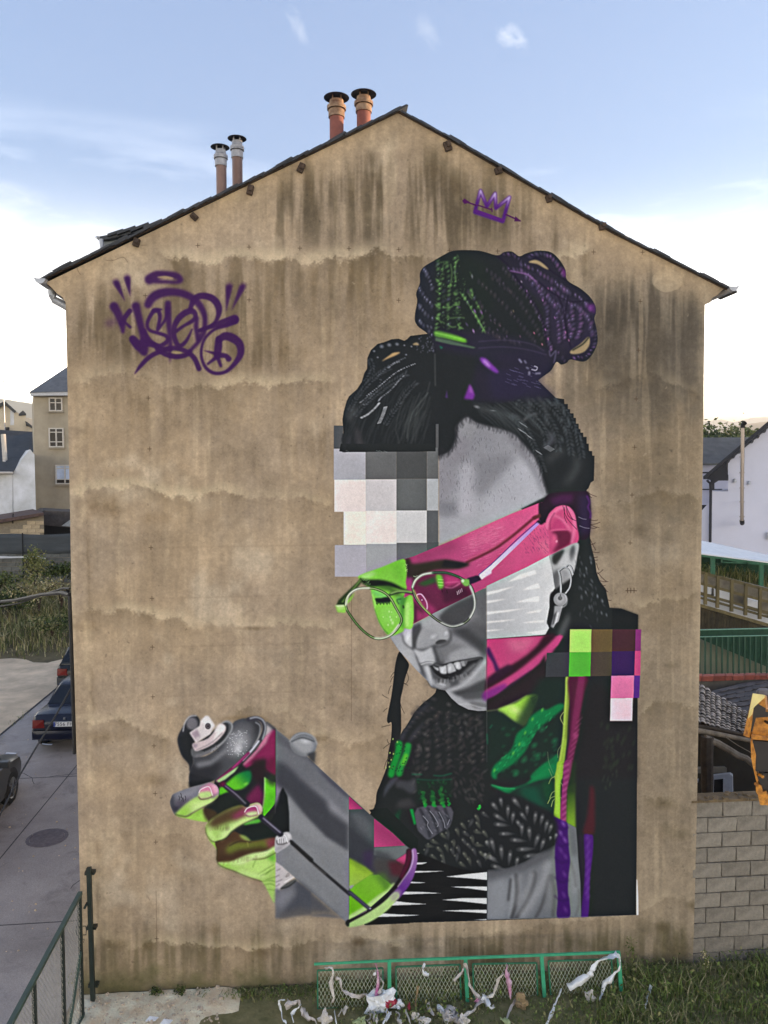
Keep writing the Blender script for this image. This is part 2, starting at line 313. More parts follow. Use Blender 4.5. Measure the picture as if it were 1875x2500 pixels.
# ---- 2. mural
BK=(36,40,42)
def mural():
    global CAN
    # --- silhouettes
    bun=smooth(tB([(312,170),(380,130),(445,101),(550,94),(660,102),(780,134),(830,110),(890,106),(945,140),(1000,118),(1090,98),(1180,110),(1240,160),(1290,240),(1305,320),(1400,380),(1470,440),(1512,505),(1520,560),(1508,610),(1525,690),(1530,790),(1490,880),(1430,930),(1330,915),(1300,940),(1260,953),(1222,935),(1180,1000),(1090,1068),(900,1230),(300,1230),(300,800),(180,660),(162,590),(180,480),(172,420),(200,340),(200,270),(230,220)]))
    poly(bun,BK)
    left=np.array(tC([(178,1310),(160,1210),(158,1140),(176,1100),(166,940),(180,850),(215,730),(240,680),(330,600),(382,520),(412,420),(442,370),(446,250),(486,160),(560,92),(640,70),(720,38),(800,32),(862,55),(890,40),(930,0),(1250,-40),(1659,-40),(1659,900),(1245,990),(1215,990),(1215,1302)]))
    poly(left,(37,40,42))
    right=tD([(-200,-60),(955,108),(1120,270),(1196,280),(1198,325),(1230,326),(1230,372),(1250,374),(1250,410),(1283,412),(1283,452),(1304,455),(1304,508),(1328,508),(1330,555),(1345,557),(1346,588),(1370,590),(1372,628),(1403,628),(1403,690),(1422,692),(1424,757),(1453,758),(1455,800),(1475,802),(1470,1030),(1440,1050),(1420,1100),(1393,1130),(1430,1190),(1434,1260),(1443,1357),(900,1357),(40,800),(-200,500)])
    poly(right,(37,40,42))
    body=tG([(700,60),(1200,60),(1240,120),(1256,330),(1245,540),(1262,650),(1300,800),(1312,900),(1345,990),(1405,1070),(1425,1170),(1445,1258),(1560,1266),(1620,1290),(1732,1330),(1728,1660),(200,1700),(200,900)])
    poly(body,(38,42,42))
    poly([(1060,1700),(1100,1560),(1557,1560),(1556,1800),(1553,2234),(889,2258),(905,2170),(980,1990),(930,1960),(932,1940),(950,1860),(975,1800)]+tL([(500,750),(590,650),(680,580),(740,522),(800,512)]),(36,39,40))
    # left braid strand & scarf edge
    poly(smooth(tL([(350,130),(312,250),(288,450),(266,600),(228,800),(240,852),(272,850),(268,1000),(240,1150),(220,1300),(165,1450),(122,1560),(108,1680),(60,1800),(300,1800),(600,1500),(380,1100),(372,900),(370,750),(365,620),(385,520),(410,400),(440,310),(448,250),(400,180)])),(36,38,38))
    poly(smooth(tL([(368,960),(450,850),(500,750),(590,650),(680,580),(740,520),(800,508),(900,600),(1240,720),(1240,1800),(150,1800),(260,1400),(330,1150)])),(36,39,39))
    for (x,y,an,l) in [(306,330,2.2,70),(290,380,2.0,60),(270,470,1.9,90),(240,600,-2.6,70),(262,870,2.9,90),(255,1060,2.5,80),(250,1060,-2.0,50),(235,1210,1.9,110),(230,700,2.4,50),(360,640,1.2,120),(395,440,.6,50)]:
        q=tL([(x,y),(x+.5*l*np.cos(an)-6,y+.5*l*np.sin(an)),(x+l*np.cos(an),y+l*np.sin(an))]); stroke(q,.7,(46,40,34),.3,.85)
    stroke(tL([(430,340),(445,400),(420,450),(380,440)]),.7,(46,40,34),.3,.8)
    # --- hair tones
    poly(tB([(760,130),(830,110),(945,140),(1180,110),(1290,240),(1305,320),(1470,440),(1515,510),(1530,790),(1430,930),(1222,935),(1090,1068),(900,1230),(560,1230),(640,900),(1150,830),(1130,500),(860,220)]),(42,38,54),9,.85,clip=[bun])
    poly(tB([(870,240),(1000,250),(1300,420),(1515,520),(1500,800),(1330,850),(1200,780),(1120,500)]),(54,46,70),16,.6,clip=[bun])
    poly(tD([(480,0),(1080,0),(960,110),(1130,270),(540,275)]),(45,40,66),14,.8)
    poly(tB([(0,0),(320,100),(312,860),(100,860),(150,500)]),(40,42,54),10,.6,clip=[bun])
    poly(tB([(330,150),(520,110),(700,200),(740,500),(690,700),(320,680)]),(34,43,38),14,.7,clip=[bun])
    poly(tB([(315,700),(650,700),(1000,760),(1160,850),(1180,1000),(640,900),(315,830)]),(44,40,60),10,.7)
    # bun braids : right purple coils
    VC=[(98,84,118),(112,84,128),(84,74,106),(126,90,136)]
    for pts,w,a in [([(1010,150),(1100,125),(1180,150),(1240,220),(1280,300)],13,.6),([(870,235),(1000,270),(1080,350),(1180,460),(1290,560),(1330,680)],13,.55),([(960,200),(1080,250),(1200,330),(1300,400),(1420,470),(1490,540)],14,.6),([(1000,290),(1120,420),(1220,520),(1280,640),(1290,760)],13,.55),
        ([(1180,380),(1300,470),(1400,540),(1470,620),(1500,740)],14,.6),([(1090,400),(1150,520),(1160,640),(1160,760),(1190,850)],12,.5),([(1340,500),(1350,620),(1330,760)],13,.6),([(1410,540),(1410,660),(1380,760)],13,.55),([(1520,700),(1512,800),(1450,890),(1350,905)],11,.5),([(890,290),(990,400),(1060,520),(1120,640),(1140,740)],10,.45),([(1230,560),(1245,680),(1250,790)],12,.5),([(820,130),(880,125),(930,150),(960,190)],11,.35),([(1230,850),(1270,900),(1290,930)],11,.35)]: rope(tB(pts),w,9,VC,a,clip=bun)
    for pts in [[(560,400),(700,560),(860,720)],[(640,330),(800,470),(960,650),(1070,790)],[(740,300),(900,430),(1030,600),(1120,770)],[(820,230),(950,380),(1080,560)],[(600,560),(720,690),(800,770)],[(700,240),(800,320),(900,420)],[(680,700),(820,760),(960,800)]]: rope(tB(pts),13,12,[(84,74,92),(74,68,80),(92,80,84)],.33,clip=bun)
    for pts,a in [([(335,170),(350,330),(345,520),(330,690)],.55),([(405,180),(420,350),(415,520),(420,690)],.5),([(468,150),(468,330),(480,500),(500,690)],.5),([(520,420),(600,560),(680,710)],.5),([(580,390),(640,520),(690,690)],.4),([(370,230),(380,420),(380,600)],.4)]: rope(tB(pts),12,11,[(98,140,84),(70,98,64),(118,164,96),(80,84,100)],a,clip=bun)
    for pts in [[(1000,130),(1090,160),(1170,240),(1290,320)],[(870,240),(950,340),(1040,470),(1120,620),(1150,800)],[(1090,330),(1200,420),(1330,480),(1470,470)],[(1310,440),(1290,640),(1330,820)],[(780,140),(870,220),(960,360)],[(1210,400),(1270,520),(1300,700)]]:
        stroke(tB(pts),2.2,(34,28,46),1.2,.75,clip=bun)
    stroke(tB([(880,250),(940,262),(1010,280),(1070,330)]),1.6,(150,104,166),1,.7)
    poly(tB([(1440,500),(1515,500),(1515,570),(1470,550)]),(112,52,128),5,.7,clip=bun); poly(tB([(1260,220),(1300,250),(1305,310),(1270,290)]),(118,52,120),3,.7,clip=bun)
    for (x,y,c) in [(1160,380,(150,84,136)),(1120,470,(176,120,176)),(1055,715,(204,120,150)),(1115,800,(210,130,150)),(1160,760,(190,110,170)),(1290,710,(180,110,160)),(1315,770,(170,110,150)),(960,330,(160,140,170)),(1000,400,(150,110,160)),(1030,480,(160,130,170)),(900,550,(110,100,80)),(1140,690,(190,130,190)),(1210,600,(160,110,170)),(1090,600,(120,110,140)),(800,660,(96,76,90)),(760,640,(84,72,80)),(850,740,(96,76,110)),(950,740,(120,86,110)),(730,620,(80,70,90)),(780,690,(84,72,96))]:
        xx,yy=tB([(x,y)])[0]; blob(xx,yy,5,2.6,1.0+RNG.rand()*.5,c,.75,.9)
    # bun left : grey coils and green-lit weave
    for pts in [[(230,240),(270,300),(300,400)],[(195,380),(240,450),(300,520)],[(185,500),(230,560),(300,610)],[(190,620),(230,660),(300,680)],[(200,720),(250,760),(300,840)],[(230,820),(280,840),(310,850)],[(260,700),(300,740)]]:
        rope(tB(pts),12,8,[(118,118,138),(96,96,116),(84,84,104)],.6,clip=bun)
    gr=(150,212,110)
    for pts,a in [([(320,220),(350,190),(400,180)],.5),([(370,260),(375,210),(405,185)],.55),([(430,200),(440,270),(430,350),(425,380)],.8),([(470,330),(462,260),(470,190),(490,165)],.9),([(320,310),(345,330)],.8),([(320,400),(350,420)],.8),
        ([(315,500),(330,520),(350,528)],1),([(375,525),(420,525),(445,515)],.95),([(450,505),(490,505),(495,480)],.9),([(318,600),(345,620),(360,640)],.95),([(365,630),(385,645)],.7),([(395,600),(425,605),(480,600),(530,602)],.7),([(405,650),(440,672),(470,668)],.9),([(485,650),(500,675),(525,683)],1),
        ([(580,390),(595,420),(588,460)],.75),([(565,420),(580,450)],.7),([(500,410),(545,470),(600,560),(640,630),(690,715)],.75),([(620,480),(650,540),(670,590)],.6),([(605,560),(630,600),(655,650)],.9),([(655,650),(685,700)],.9),([(575,260),(590,290)],.4),([(480,130),(490,150)],.5)]:
        stroke(tB(pts),1.3,gr,.9,a*.5)
    for (x,y,r) in [(330,325,10),(430,355,9),(460,420,10),(340,505,12),(410,510,10),(470,495,11),(335,600,10),(410,590,8),(590,430,8)]:
        xx,yy=tB([(x,y)])[0]; blob(xx,yy,r*.7,r*.55,.8,(120,170,92),.5,.9)
    for i in range(70):
        x,y=tB([(320+RNG.rand()*220,180+RNG.rand()*500)])[0]; blob(x,y,4,2.2,RNG.rand()*3,(72,104,62),.4,.9)
    for (x,y,an,c) in [(610,550,1.1,(150,110,170)),(600,700,1.2,(196,150,210)),(490,520,.4,(80,60,100)),(550,650,1,(96,84,120)),(590,290,1.4,(130,130,140)),(660,560,1.2,(140,90,160))]:
        x,y=tB([(x,y)])[0]; blob(x,y,8,3.5,an,c,.7,.9)
    # hair tie
    poly(smooth(tB([(314,700),(400,715),(500,745),(548,770),(540,788),(470,775),(380,755),(314,740)])),lg(tB([(314,700)])[0],tB([(545,770)])[0],(92,146,62),(110,188,52)),1.6)
    stroke(tB([(316,715),(420,738),(540,765)]),1,(146,204,100),.6,.8)
    poly(tB([(316,750),(420,770),(620,825),(600,832),(420,800),(316,775)]),(86,112,86),1.5,.85)
    for pts in [[(640,830),(820,820),(1000,840),(1150,880)],[(640,780),(850,770),(1040,800),(1130,850)]]: stroke(tB(pts),1,(88,78,112),1,.5)
    stroke(tB([(1170,850),(1180,890),(1220,850),(1205,940)]),1.6,(96,88,116),.7,.8)
    stroke(tB([(1060,965),(1080,975),(1070,995),(1040,990)]),1.4,(170,166,186),.5,.8)
    stroke(tB([(945,915),(960,935)]),2.2,(150,146,176),.7,.8); stroke(tB([(985,925),(995,940)]),2,(140,136,166),.7,.7); stroke(tB([(1000,975),(1012,982)]),2,(140,136,166),.7,.7); stroke(tB([(1020,1010),(1020,1025)]),2.4,(150,146,170),.7,.8); stroke(tB([(1070,1020),(1100,1018)]),2,(150,146,170),.7,.8)
    for _ in range(30):
        x,y=tB([(840+RNG.rand()*240,960+RNG.rand()*160)])[0]; stroke([(x,y),(x+10,y+4)],.8,(96,90,126),.5,.5)
    # violet sparks
    poly(smooth(tB([(650,905),(690,905),(740,950),(790,1005),(770,1015),(720,985),(670,945)])),(122,58,160),2.4); poly(smooth(tB([(670,920),(700,925),(730,970),(700,960)])),(186,140,206),2,.8)
    poly(tB([(572,1098),(590,1130),(612,1180),(600,1215),(530,1210)]),(116,50,146),2); poly(tB([(572,1098),(590,1130),(600,1170),(570,1160)]),(164,100,180),2,.7)
    poly(tB([(390,1200),(402,1140),(410,1205)]),(80,56,110),1.5,.8); poly(tB([(345,810),(375,825),(358,836)]),(30,110,84),.8)
    # negative loops showing plaster
    for p in [tB([(1015,185),(1060,168),(1100,180),(1140,210),(1165,240),(1130,228),(1080,200)]),tB([(1330,850),(1400,800),(1465,745),(1472,800),(1440,850),(1390,872),(1335,872)]),tC([(610,285),(690,222),(740,190),(815,186),(760,222),(680,255)]),tC([(955,98),(1000,75),(1025,105)])]:
        poly(smooth(p),(176,146,104) if p[0][0]<1000 else (160,140,108),.6)
    stroke(tB([(1345,845),(1420,800),(1465,750)]),1.6,(44,46,40),.8)
    # hair on the left: dotted braid lights and combed strands
    poly(tC([(200,900),(280,780),(330,800),(260,990)]),(88,88,88),9,.55)
    poly(tC([(310,1020),(350,1060),(410,1290),(330,1290)]),(92,86,90),9,.6)
    poly(tC([(240,1120),(260,1130),(240,1290),(180,1290)]),(70,70,78),7,.6)
    for pts,n,s,c in [([(440,670),(560,580),(660,495),(760,415),(860,360),(990,308)],30,1.5,(176,178,186)),([(375,920),(450,880),(530,810),(580,750)],20,2.2,(196,196,200)),([(570,730),(600,690),(680,630),(750,560),(790,510),(860,440)],24,1.7,(150,152,160)),
        ([(560,450),(640,380),(730,310),(800,275),(880,240)],16,1.8,(110,112,120)),([(680,360),(740,312),(810,285)],7,2,(150,152,160)),([(360,750),(400,720),(500,640)],14,1.5,(120,122,128)),([(390,770),(440,760),(500,670),(560,620)],8,1.8,(110,112,120)),([(540,600),(600,500),(580,490)],6,1.4,(90,92,98))]:
        p=smooth(np.array(tC(pts)),False,6)
        for i in range(n):
            x,y,an=curvept(p,(i+RNG.rand()*.5)/n); blob(x,y,s*2.2,s*1.35,an+.6,c,.9*(.55+.45*RNG.rand()),.9)
    p=smooth(np.array(tC([(650,800),(620,890),(575,990)])),False,6)
    for i in range(16):
        x,y,an=curvept(p,i/16.); stroke([(x-4,y+.8),(x+4,y-.8)],.8,(190,190,194),.3,.8)
    for (x,y,r) in [(605,118,8),(690,100,8),(778,92,7),(860,105,4),(520,170,5),(940,118,4),(560,240,4),(880,210,4)]:
        xx,yy=tC([(x,y)])[0]; blob(xx,yy,r*.95,r*.8,.3,(158,160,172),.7,1)
    for _ in range(34):
        x,y=tC([(1000+RNG.rand()*195,10+RNG.rand()*180)])[0]; blob(x,y,4,2.4,RNG.rand()*3,(120,120,140),.4,1)
    for pts,a in [([(1130,640),(1050,740),(960,860),(910,1020),(890,1150)],.55),([(1150,520),(1080,760),(980,900)],.35),([(1040,640),(960,820),(930,960)],.3),([(860,700),(800,860),(760,1060)],.25),([(760,1060),(800,1200),(740,1300)],.25),([(1205,200),(1210,560)],.5)]:
        stroke(tC(pts),.9,(126,130,128),.9,a)
    for _ in range(40):
        x=860+RNG.rand()*320; y=640+RNG.rand()*300
        stroke(tC([(x,y),(x-40-30*RNG.rand(),y+160),(x-70-40*RNG.rand(),y+330)]),.7,(84,88,86),.9,.3)
    for x in (550,580,620,640,660,240,220): stroke(tC([(x+6,1230+RNG.rand()*30),(x+40,1302)]),.5,(170,176,172),.3,.5)
    for pts in [[(300,900),(420,760),(560,640),(720,520),(900,420)],[(240,840),(360,640),(520,470),(700,350)],[(470,260),(500,380),(420,520)],[(640,1000),(760,820),(880,640),(1000,520)]]: braid(tC(pts),9,6,(84,88,94),.5)
    for _ in range(60):
        x=300+RNG.rand()*850; y=500+RNG.rand()*500; stroke(tC([(x,y),(x-70-40*RNG.rand(),y+150),(x-110-50*RNG.rand(),y+320)]),.8,(70,74,76),.9,.35,clip=[left])
    # hair on the right
    poly(tD([(350,310),(420,340),(560,380),(780,440),(840,500),(640,440),(420,390)]),(84,88,90),6,.55); blob(*tD([(390,350)])[0],10,5,.3,(160,160,166),.7,1); blob(*tD([(540,385)])[0],10,2.5,.1,(150,154,156),.6,1)
    for pts,w,c,a in [([(860,280),(880,340),(860,420)],6,(90,92,96),.5),([(960,270),(1010,340),(1030,420),(1030,510)],6,(86,90,94),.6),([(830,470),(880,430),(940,420)],5,(120,120,122),.6),([(1020,720),(1090,650),(1060,600)],8,(118,118,130),.6),([(1060,840),(1120,780),(1170,760)],14,(82,84,84),.6),([(1220,1040),(1290,950),(1320,860)],15,(74,78,78),.6),([(1280,800),(1320,900),(1260,1020)],8,(70,74,74),.4)]:
        stroke(tD(pts),w*.55,c,w*.5,a)
    for (x,y,rx,ry,an) in [(1060,310,14,6,.9),(1130,310,15,6,1.2),(1190,385,15,6,1.4),(1235,480,18,5,1.4),(1300,570,14,5,1.4),(1345,640,12,4,1.4),(1175,650,12,6,1.3),(1170,470,10,5,1.2),(1210,560,9,5,1.2)]:
        blob(*tD([(x,y)])[0],rx,ry,an,(88,94,98),.6,.9)
    for (x0,y0,n) in [(780,480,8),(770,540,9),(850,600,5),(1010,720,8),(930,740,6)]:
        for i in range(n):
            x=x0+i*8; y=y0+i*5; stroke(tD([(x,y+8),(x+22,y+28)]) if x0!=1010 else tD([(x,y+8),(x+40,y-14)]),.6,(176,178,182),.4,.6)
    for pts in [[(760,300),(900,420),(1000,560),(1040,700)],[(880,290),(1020,420),(1120,600),(1140,760)],[(1010,290),(1140,420),(1230,600),(1260,800)],[(1100,290),(1220,420),(1320,620),(1360,820)],[(700,420),(840,560),(940,760),(1010,960)]]: braid(tD(pts),12,8,(78,84,88),.5)
    for _ in range(50):
        x=380+RNG.rand()*500; y=300+RNG.rand()*150; stroke(tD([(x,y),(x+120,y+60+60*RNG.rand()),(x+230,y+190+60*RNG.rand())]),.8,(74,80,82),.8,.4,clip=[np.array(right)])
    # --- forehead
    fore=smooth(tD([(40,800),(130,770),(180,700),(205,620),(200,555),(225,510),(300,445),(385,495),(500,530),(620,560),(740,610),(830,705),(915,800),(970,920),(1005,1040),(1045,1165)]),False)
    fp=np.vstack([fore,tD([(700,1340)]),[(1071,1330),(1071,1110)]])
    poly(fp,lg((1110,1030),(1260,1260),(138,137,142),(176,175,180)),2.2)
    cl=[fp]
    poly(tD([(380,830),(700,790),(760,830),(560,1040),(470,1160),(390,1180)]),(122,121,126),16,.6,clip=cl)
    poly(tD([(740,840),(900,820),(1040,1170),(640,1357),(420,1357),(430,1240),(620,1040)]),(186,185,192),18,.75,clip=cl)
    poly(tD([(230,900),(330,850),(370,930),(350,1100),(390,1240),(380,1357),(210,1357),(230,1100)]),(184,181,188),12,.7,clip=cl)
    poly(tD([(30,860),(110,860),(200,950),(215,1100),(120,1220),(40,1250)]),(148,144,150),12,.6,clip=cl)
    poly(tD([(40,1230),(210,1210),(215,1357),(30,1357)]),(112,112,118),10,.6,clip=cl)
    poly(tD([(60,800),(220,600),(330,660),(300,820),(180,900)]),(136,132,138),12,.6,clip=cl); poly(tD([(220,500),(300,450),(420,520),(360,640),(260,620)]),(150,149,152),9,.7,clip=cl)
    poly(tD([(620,570),(740,615),(840,720),(960,920),(1040,1160),(1000,1170),(900,950),(760,740)]),(108,107,112),8,.5,clip=cl)
    def fh():
        while True:
            x,y=60+RNG.rand()*900,480+RNG.rand()*820
            if x<330+RNG.rand()*500 or RNG.rand()<.35: break
        x,y=tD([(x,y)])[0]; return x,y,1.1+RNG.rand()*.9,5+5*RNG.rand()
    for _ in range(210):
        x,y,a_,l=fh(); stroke([(x,y),(x+l*np.cos(a_),y+l*np.sin(a_))],.45,(70,68,74),.4,.34,clip=cl)
    # soft dark hairline
    for i in range(0,len(fore)-1):
        x,y=fore[i][:2]
        for _ in range(2): stroke([(x-3+6*RNG.rand(),y-5),(x+4*RNG.randn(),y+6+7*RNG.rand())],.7,(46,46,50),.7,.55)
    # --- pixel blocks (left)
    def sq(t,x0,y0,x1,y1,c):
        x0,y0=t([(x0,y0)])[0]; x1,y1=t([(x1,y1)])[0]
        poly([(x0,y0),(x1,y0),(x1,y1),(x0,y1)],lg((x0,y0),(x1,y1),np.array(c)*1.015,np.array(c)*.985))
    for r in [(118,90,225,358,(82,84,86)),(118,358,486,715,(180,178,184)),(486,392,842,712,(106,106,106)),(842,392,1196,708,(80,81,81)),(1196,345,1326,708,(106,107,107)),(1298,72,1330,348,(84,85,86)),
        (124,715,488,1088,(243,228,222)),(488,712,843,1080,(208,202,202)),(843,708,1194,1075,(102,104,104)),(1196,706,1326,1073,(182,184,186)),
        (232,1084,492,1470,(254,240,226)),(492,1078,844,1460,(243,229,222)),(844,1073,1194,1446,(210,208,207)),(1194,1073,1326,1442,(96,98,100)),
        (130,1472,494,1838,(183,179,187)),(494,1460,845,1838,(166,167,169)),(845,1448,1194,1790,(104,106,108)),(1194,1440,1330,1600,(84,86,88))]: sq(tE,*r)
    poly(tE([(1326,348),(1355,340),(1430,380),(1326,470)]),(46,46,50),4,.7)
    poly(tE([(180,388),(230,398),(490,396),(1296,388),(1296,300),(200,300)]),(40,43,44),.4)
    poly(tE([(205,250),(222,180),(260,180),(260,396),(228,398)]),(44,46,48),.6)
    for (x,y) in [(260,380),(610,380),(640,380),(700,385)]: stroke(tE([(x,y),(x+35,y+14)]),.5,(150,158,156),.3,.6)
    # --- face below the band : luminance painting
    face=np.array(tF([(560,900),(635,985),(720,1110),(800,1195),(900,1310),(1010,1420),(1050,1480),(1120,1502),(1190,1515)])+tL([(880,600),(950,662),(1050,712),(1150,728),(1237,724)])+tF([(1606,1400),(1606,480),(1400,520),(1000,780),(640,960)]))
    poly(face,(146,146,150))
    fc=[face]
    def fpoly(pts,v,f,a=1,t=tF): poly(smooth(t(pts)),g(v),max(f*.6,1.2),a,clip=fc)
    fpoly([(700,960),(790,1010),(860,1100),(920,1240),(980,1400),(900,1330),(800,1200),(700,1080)],172,7,.9)
    fpoly([(860,1120),(900,1150),(960,1270),(1000,1400),(940,1340),(890,1230)],74,6,.9)
    fpoly([(1600,480),(1300,620),(1330,760),(1500,760),(1610,700)],120,12,.9)
    fpoly([(1470,500),(1606,480),(1606,760),(1500,720)],100,12,.8)
    fpoly([(1150,740),(1260,650),(1480,560),(1490,650),(1450,760),(1350,860),(1200,860),(1130,790)],70,8,.95)
    fpoly([(1240,900),(1350,870),(1500,840),(1610,900),(1610,1180),(1480,1080),(1330,980)],62,16,.95)
    fpoly([(1400,830),(1606,740),(1606,1000),(1500,960)],96,14,.8)
    fpoly([(1220,980),(1340,1000),(1480,1100),(1560,1160),(1400,1150),(1240,1060)],140,10,.8)
    fpoly([(1080,1070),(1220,1040),(1350,1060),(1500,1160),(1380,1190),(1180,1210),(1120,1130)],122,10,.9)
    fpoly([(1230,1150),(1400,1080),(1530,1150),(1400,1190),(1250,1230)],166,8,.85)
    # nose
    fpoly([(770,930),(850,870),(980,780),(1080,780),(1180,860),(1230,930),(1210,1000),(1120,1060),(1020,1090),(940,1105),(860,1090),(800,1050),(770,990)],150,5)
    fpoly([(770,920),(840,890),(850,960),(850,1060),(800,1050),(770,990)],206,6,.9)
    fpoly([(855,880),(930,830),(950,900),(900,1000),(890,1080),(850,1050)],96,7,.85)
    fpoly([(1100,840),(1180,880),(1220,940),(1200,990),(1130,990),(1090,930)],166,7,.8); blob(*tF([(1190,945)])[0],7,9,.3,g(226),.8,1,clip=fc)
    blob(*tF([(1060,965)])[0],15,8,-.5,g(196),.8,1,clip=fc); blob(*tF([(830,990)])[0],4,14,.1,g(240),.8,1,clip=fc)
    fpoly([(960,800),(1060,790),(1090,860),(1000,880)],176,7,.7)
    fpoly([(1090,1040),(1120,1010),(1190,1005),(1200,1025),(1150,1045),(1110,1050)],50,2.5,.95); fpoly([(1040,1070),(1200,1040),(1240,990),(1230,930),(1260,1000),(1200,1070),(1080,1090)],104,5,.7)
    stroke(tF([(860,1090),(940,1106),(1030,1088),(1110,1060)]),1.6,g(96),1.6,.7,clip=fc)
    fpoly([(640,975),(720,955),(770,985),(800,1050),(860,1100),(905,1215),(940,1330),(880,1290),(780,1170),(700,1070)],176,4,.9)
    stroke(tF([(764,960),(776,1020),(812,1062),(868,1094)]),3,g(88),2.2,.75,clip=fc)
    fpoly([(768,930),(800,895),(850,875),(856,1000),(850,1075),(806,1050),(776,1005)],196,3,.95); fpoly([(858,890),(890,862),(935,840),(940,900),(910,990),(895,1088),(862,1085)],72,5,.9)
    fpoly([(905,1010),(960,900),(1050,850),(1110,900),(1120,1000),(1040,1060),(940,1098),(900,1092)],158,5,.85); fpoly([(960,860),(1060,800),(1150,850),(1120,930),(1030,900)],170,5,.7)
    fpoly([(1110,880),(1185,885),(1228,935),(1212,1000),(1160,1000),(1120,960)],170,4,.85); fpoly([(1095,1035),(1130,1008),(1188,1004),(1196,1022),(1150,1040)],66,2,.95)
    stroke(tF([(872,1096),(945,1106),(1030,1090),(1100,1058),(1150,1050),(1210,1020)]),3.4,g(104),2.6,.7,clip=fc); stroke(tF([(880,1112),(950,1122),(1030,1104)]),1.6,g(72),1.6,.6,clip=fc)
    fpoly([(1215,880),(1260,940),(1245,1010),(1190,1062),(1130,1080),(1215,1015),(1238,950)],78,4,.7)
    blob(*tF([(808,975)])[0],7,15,.15,g(236),.8,1,clip=fc); blob(*tF([(1070,965)])[0],13,7,-.5,g(206),.7,1,clip=fc); blob(*tF([(1195,935)])[0],6,8,.3,g(216),.7,1,clip=fc)
    # philtrum, lips, teeth
    fpoly([(870,1100),(960,1120),(1060,1080),(1090,1200),(1080,1240),(940,1240),(910,1180)],196,5,.9)
    fpoly([(1060,1080),(1110,1080),(1180,1240),(1100,1250),(1090,1180)],66,6,.9); fpoly([(1090,1090),(1130,1100),(1170,1210),(1140,1220)],150,4,.5)
    fpoly([(940,1250),(1000,1225),(1080,1230),(1160,1250),(1260,1225),(1400,1200),(1570,1180),(1520,1290),(1400,1370),(1250,1410),(1130,1390),(1040,1320),(985,1262)],44,2.5)
    fpoly([(945,1250),(1010,1226),(1085,1232),(1050,1262),(985,1262)],150,2.5,.9); stroke(tF([(945,1252),(1010,1232),(1085,1236)]),1.2,g(226),.8,.9)
    fpoly([(1085,1232),(1170,1262),(1300,1240),(1420,1200),(1570,1182),(1420,1222),(1260,1262),(1160,1282),(1080,1262)],92,2.5,.95)
    for pts,v in [([(1062,1262),(1090,1280),(1125,1290),(1122,1318),(1090,1300)],188),([(1125,1280),(1165,1275),(1200,1262),(1208,1335),(1180,1350),(1140,1335)],196),([(1205,1260),(1260,1240),(1300,1310),(1270,1330),(1215,1340)],180),([(1275,1240),(1335,1225),(1355,1280),(1330,1305),(1298,1290)],184),([(1340,1225),(1385,1218),(1395,1265),(1360,1270)],150),([(1385,1218),(1415,1215),(1405,1250),(1392,1252)],110)]:
        poly(smooth(tF(pts),n=3),g(v),1.0)
    for x,y0,y1 in [(1126,1285,1320),(1207,1268,1335),(1290,1260,1300),(1350,1240,1280)]: stroke(tF([(x,y0),(x+4,y1)]),.9,g(90),.6,.8)
    for x,y in [(1160,1310),(1235,1290),(1310,1265)]: blob(*tF([(x,y)])[0],6,10,.2,g(226),.7,1)
    # lower lip
    fpoly([(990,1262),(1030,1270),(1080,1330),(1150,1375),(1260,1390),(1380,1340),(1500,1240),(1560,1190),(1520,1300),(1420,1400),(1330,1460),(1200,1500),(1110,1490),(1040,1420),(1010,1340)],96,3,.95)
    fpoly([(990,1262),(1025,1275),(1040,1350),(1060,1430),(1030,1400),(1000,1320)],190,3,.9); fpoly([(1030,1400),(1120,1440),(1200,1440),(1180,1500),(1100,1490)],166,5,.9)
    fpoly([(1300,1440),(1420,1380),(1500,1270),(1480,1240),(1400,1300),(1340,1370)],120,5,.7); fpoly([(1100,1360),(1250,1400),(1330,1380),(1300,1440),(1180,1450),(1110,1420)],62,6,.7)
    for _ in range(46):
        x=1060+RNG.rand()*420; y=1460-abs(x-1150)*.28-RNG.rand()*70
        stroke(tF([(x,y),(x+(x-1180)*.05,y+28)]),.9,g(170 if RNG.rand()<.5 else 64),.9,.32,clip=fc)
    for _ in range(18): blob(*tF([(1105+RNG.rand()*90,1400+RNG.rand()*70)])[0],2.2,1.5,RNG.rand()*3,g(224),.6,1)
    stroke(tF([(1010,1420),(1050,1482),(1120,1502)]),1.2,g(52),1,.7)
    fpoly([(1040,1300),(1085,1345),(1160,1388),(1260,1402),(1380,1352),(1490,1262),(1560,1196),(1500,1310),(1400,1400),(1300,1445),(1180,1452),(1090,1420)],86,2.5,.9); fpoly([(1075,1400),(1150,1430),(1240,1440),(1220,1490),(1130,1490),(1070,1450)],150,4,.7)
    fpoly([(1060,1310),(1100,1350),(1170,1392),(1262,1404),(1380,1350),(1300,1385),(1180,1372),(1090,1330)],30,2,.95)
    for _ in range(60):
        t=RNG.rand(); x=1090+t*380; y=1405-abs(x-1180)*(.12 if x<1180 else .30)+8*RNG.rand(); stroke(tF([(x,y),(x+(x-1200)*.07,y+30+14*RNG.rand())]),.9,g(178 if RNG.rand()<.45 else 56),.8,.42,clip=fc)
    blob(*tF([(1150,1450)])[0],13,5,.2,g(206),.7,1,clip=fc); stroke(tF([(1060,1480),(1130,1506),(1220,1506),(1330,1470),(1430,1400)]),2.2,g(58),2,.6,clip=fc)
    stroke(tF([(1000,1285),(1025,1350),(1048,1440)]),5,g(204),3.2,.8,clip=fc); fpoly([(1330,1415),(1440,1345),(1540,1225),(1585,1200),(1560,1270),(1460,1385),(1360,1450)],150,3,.7)
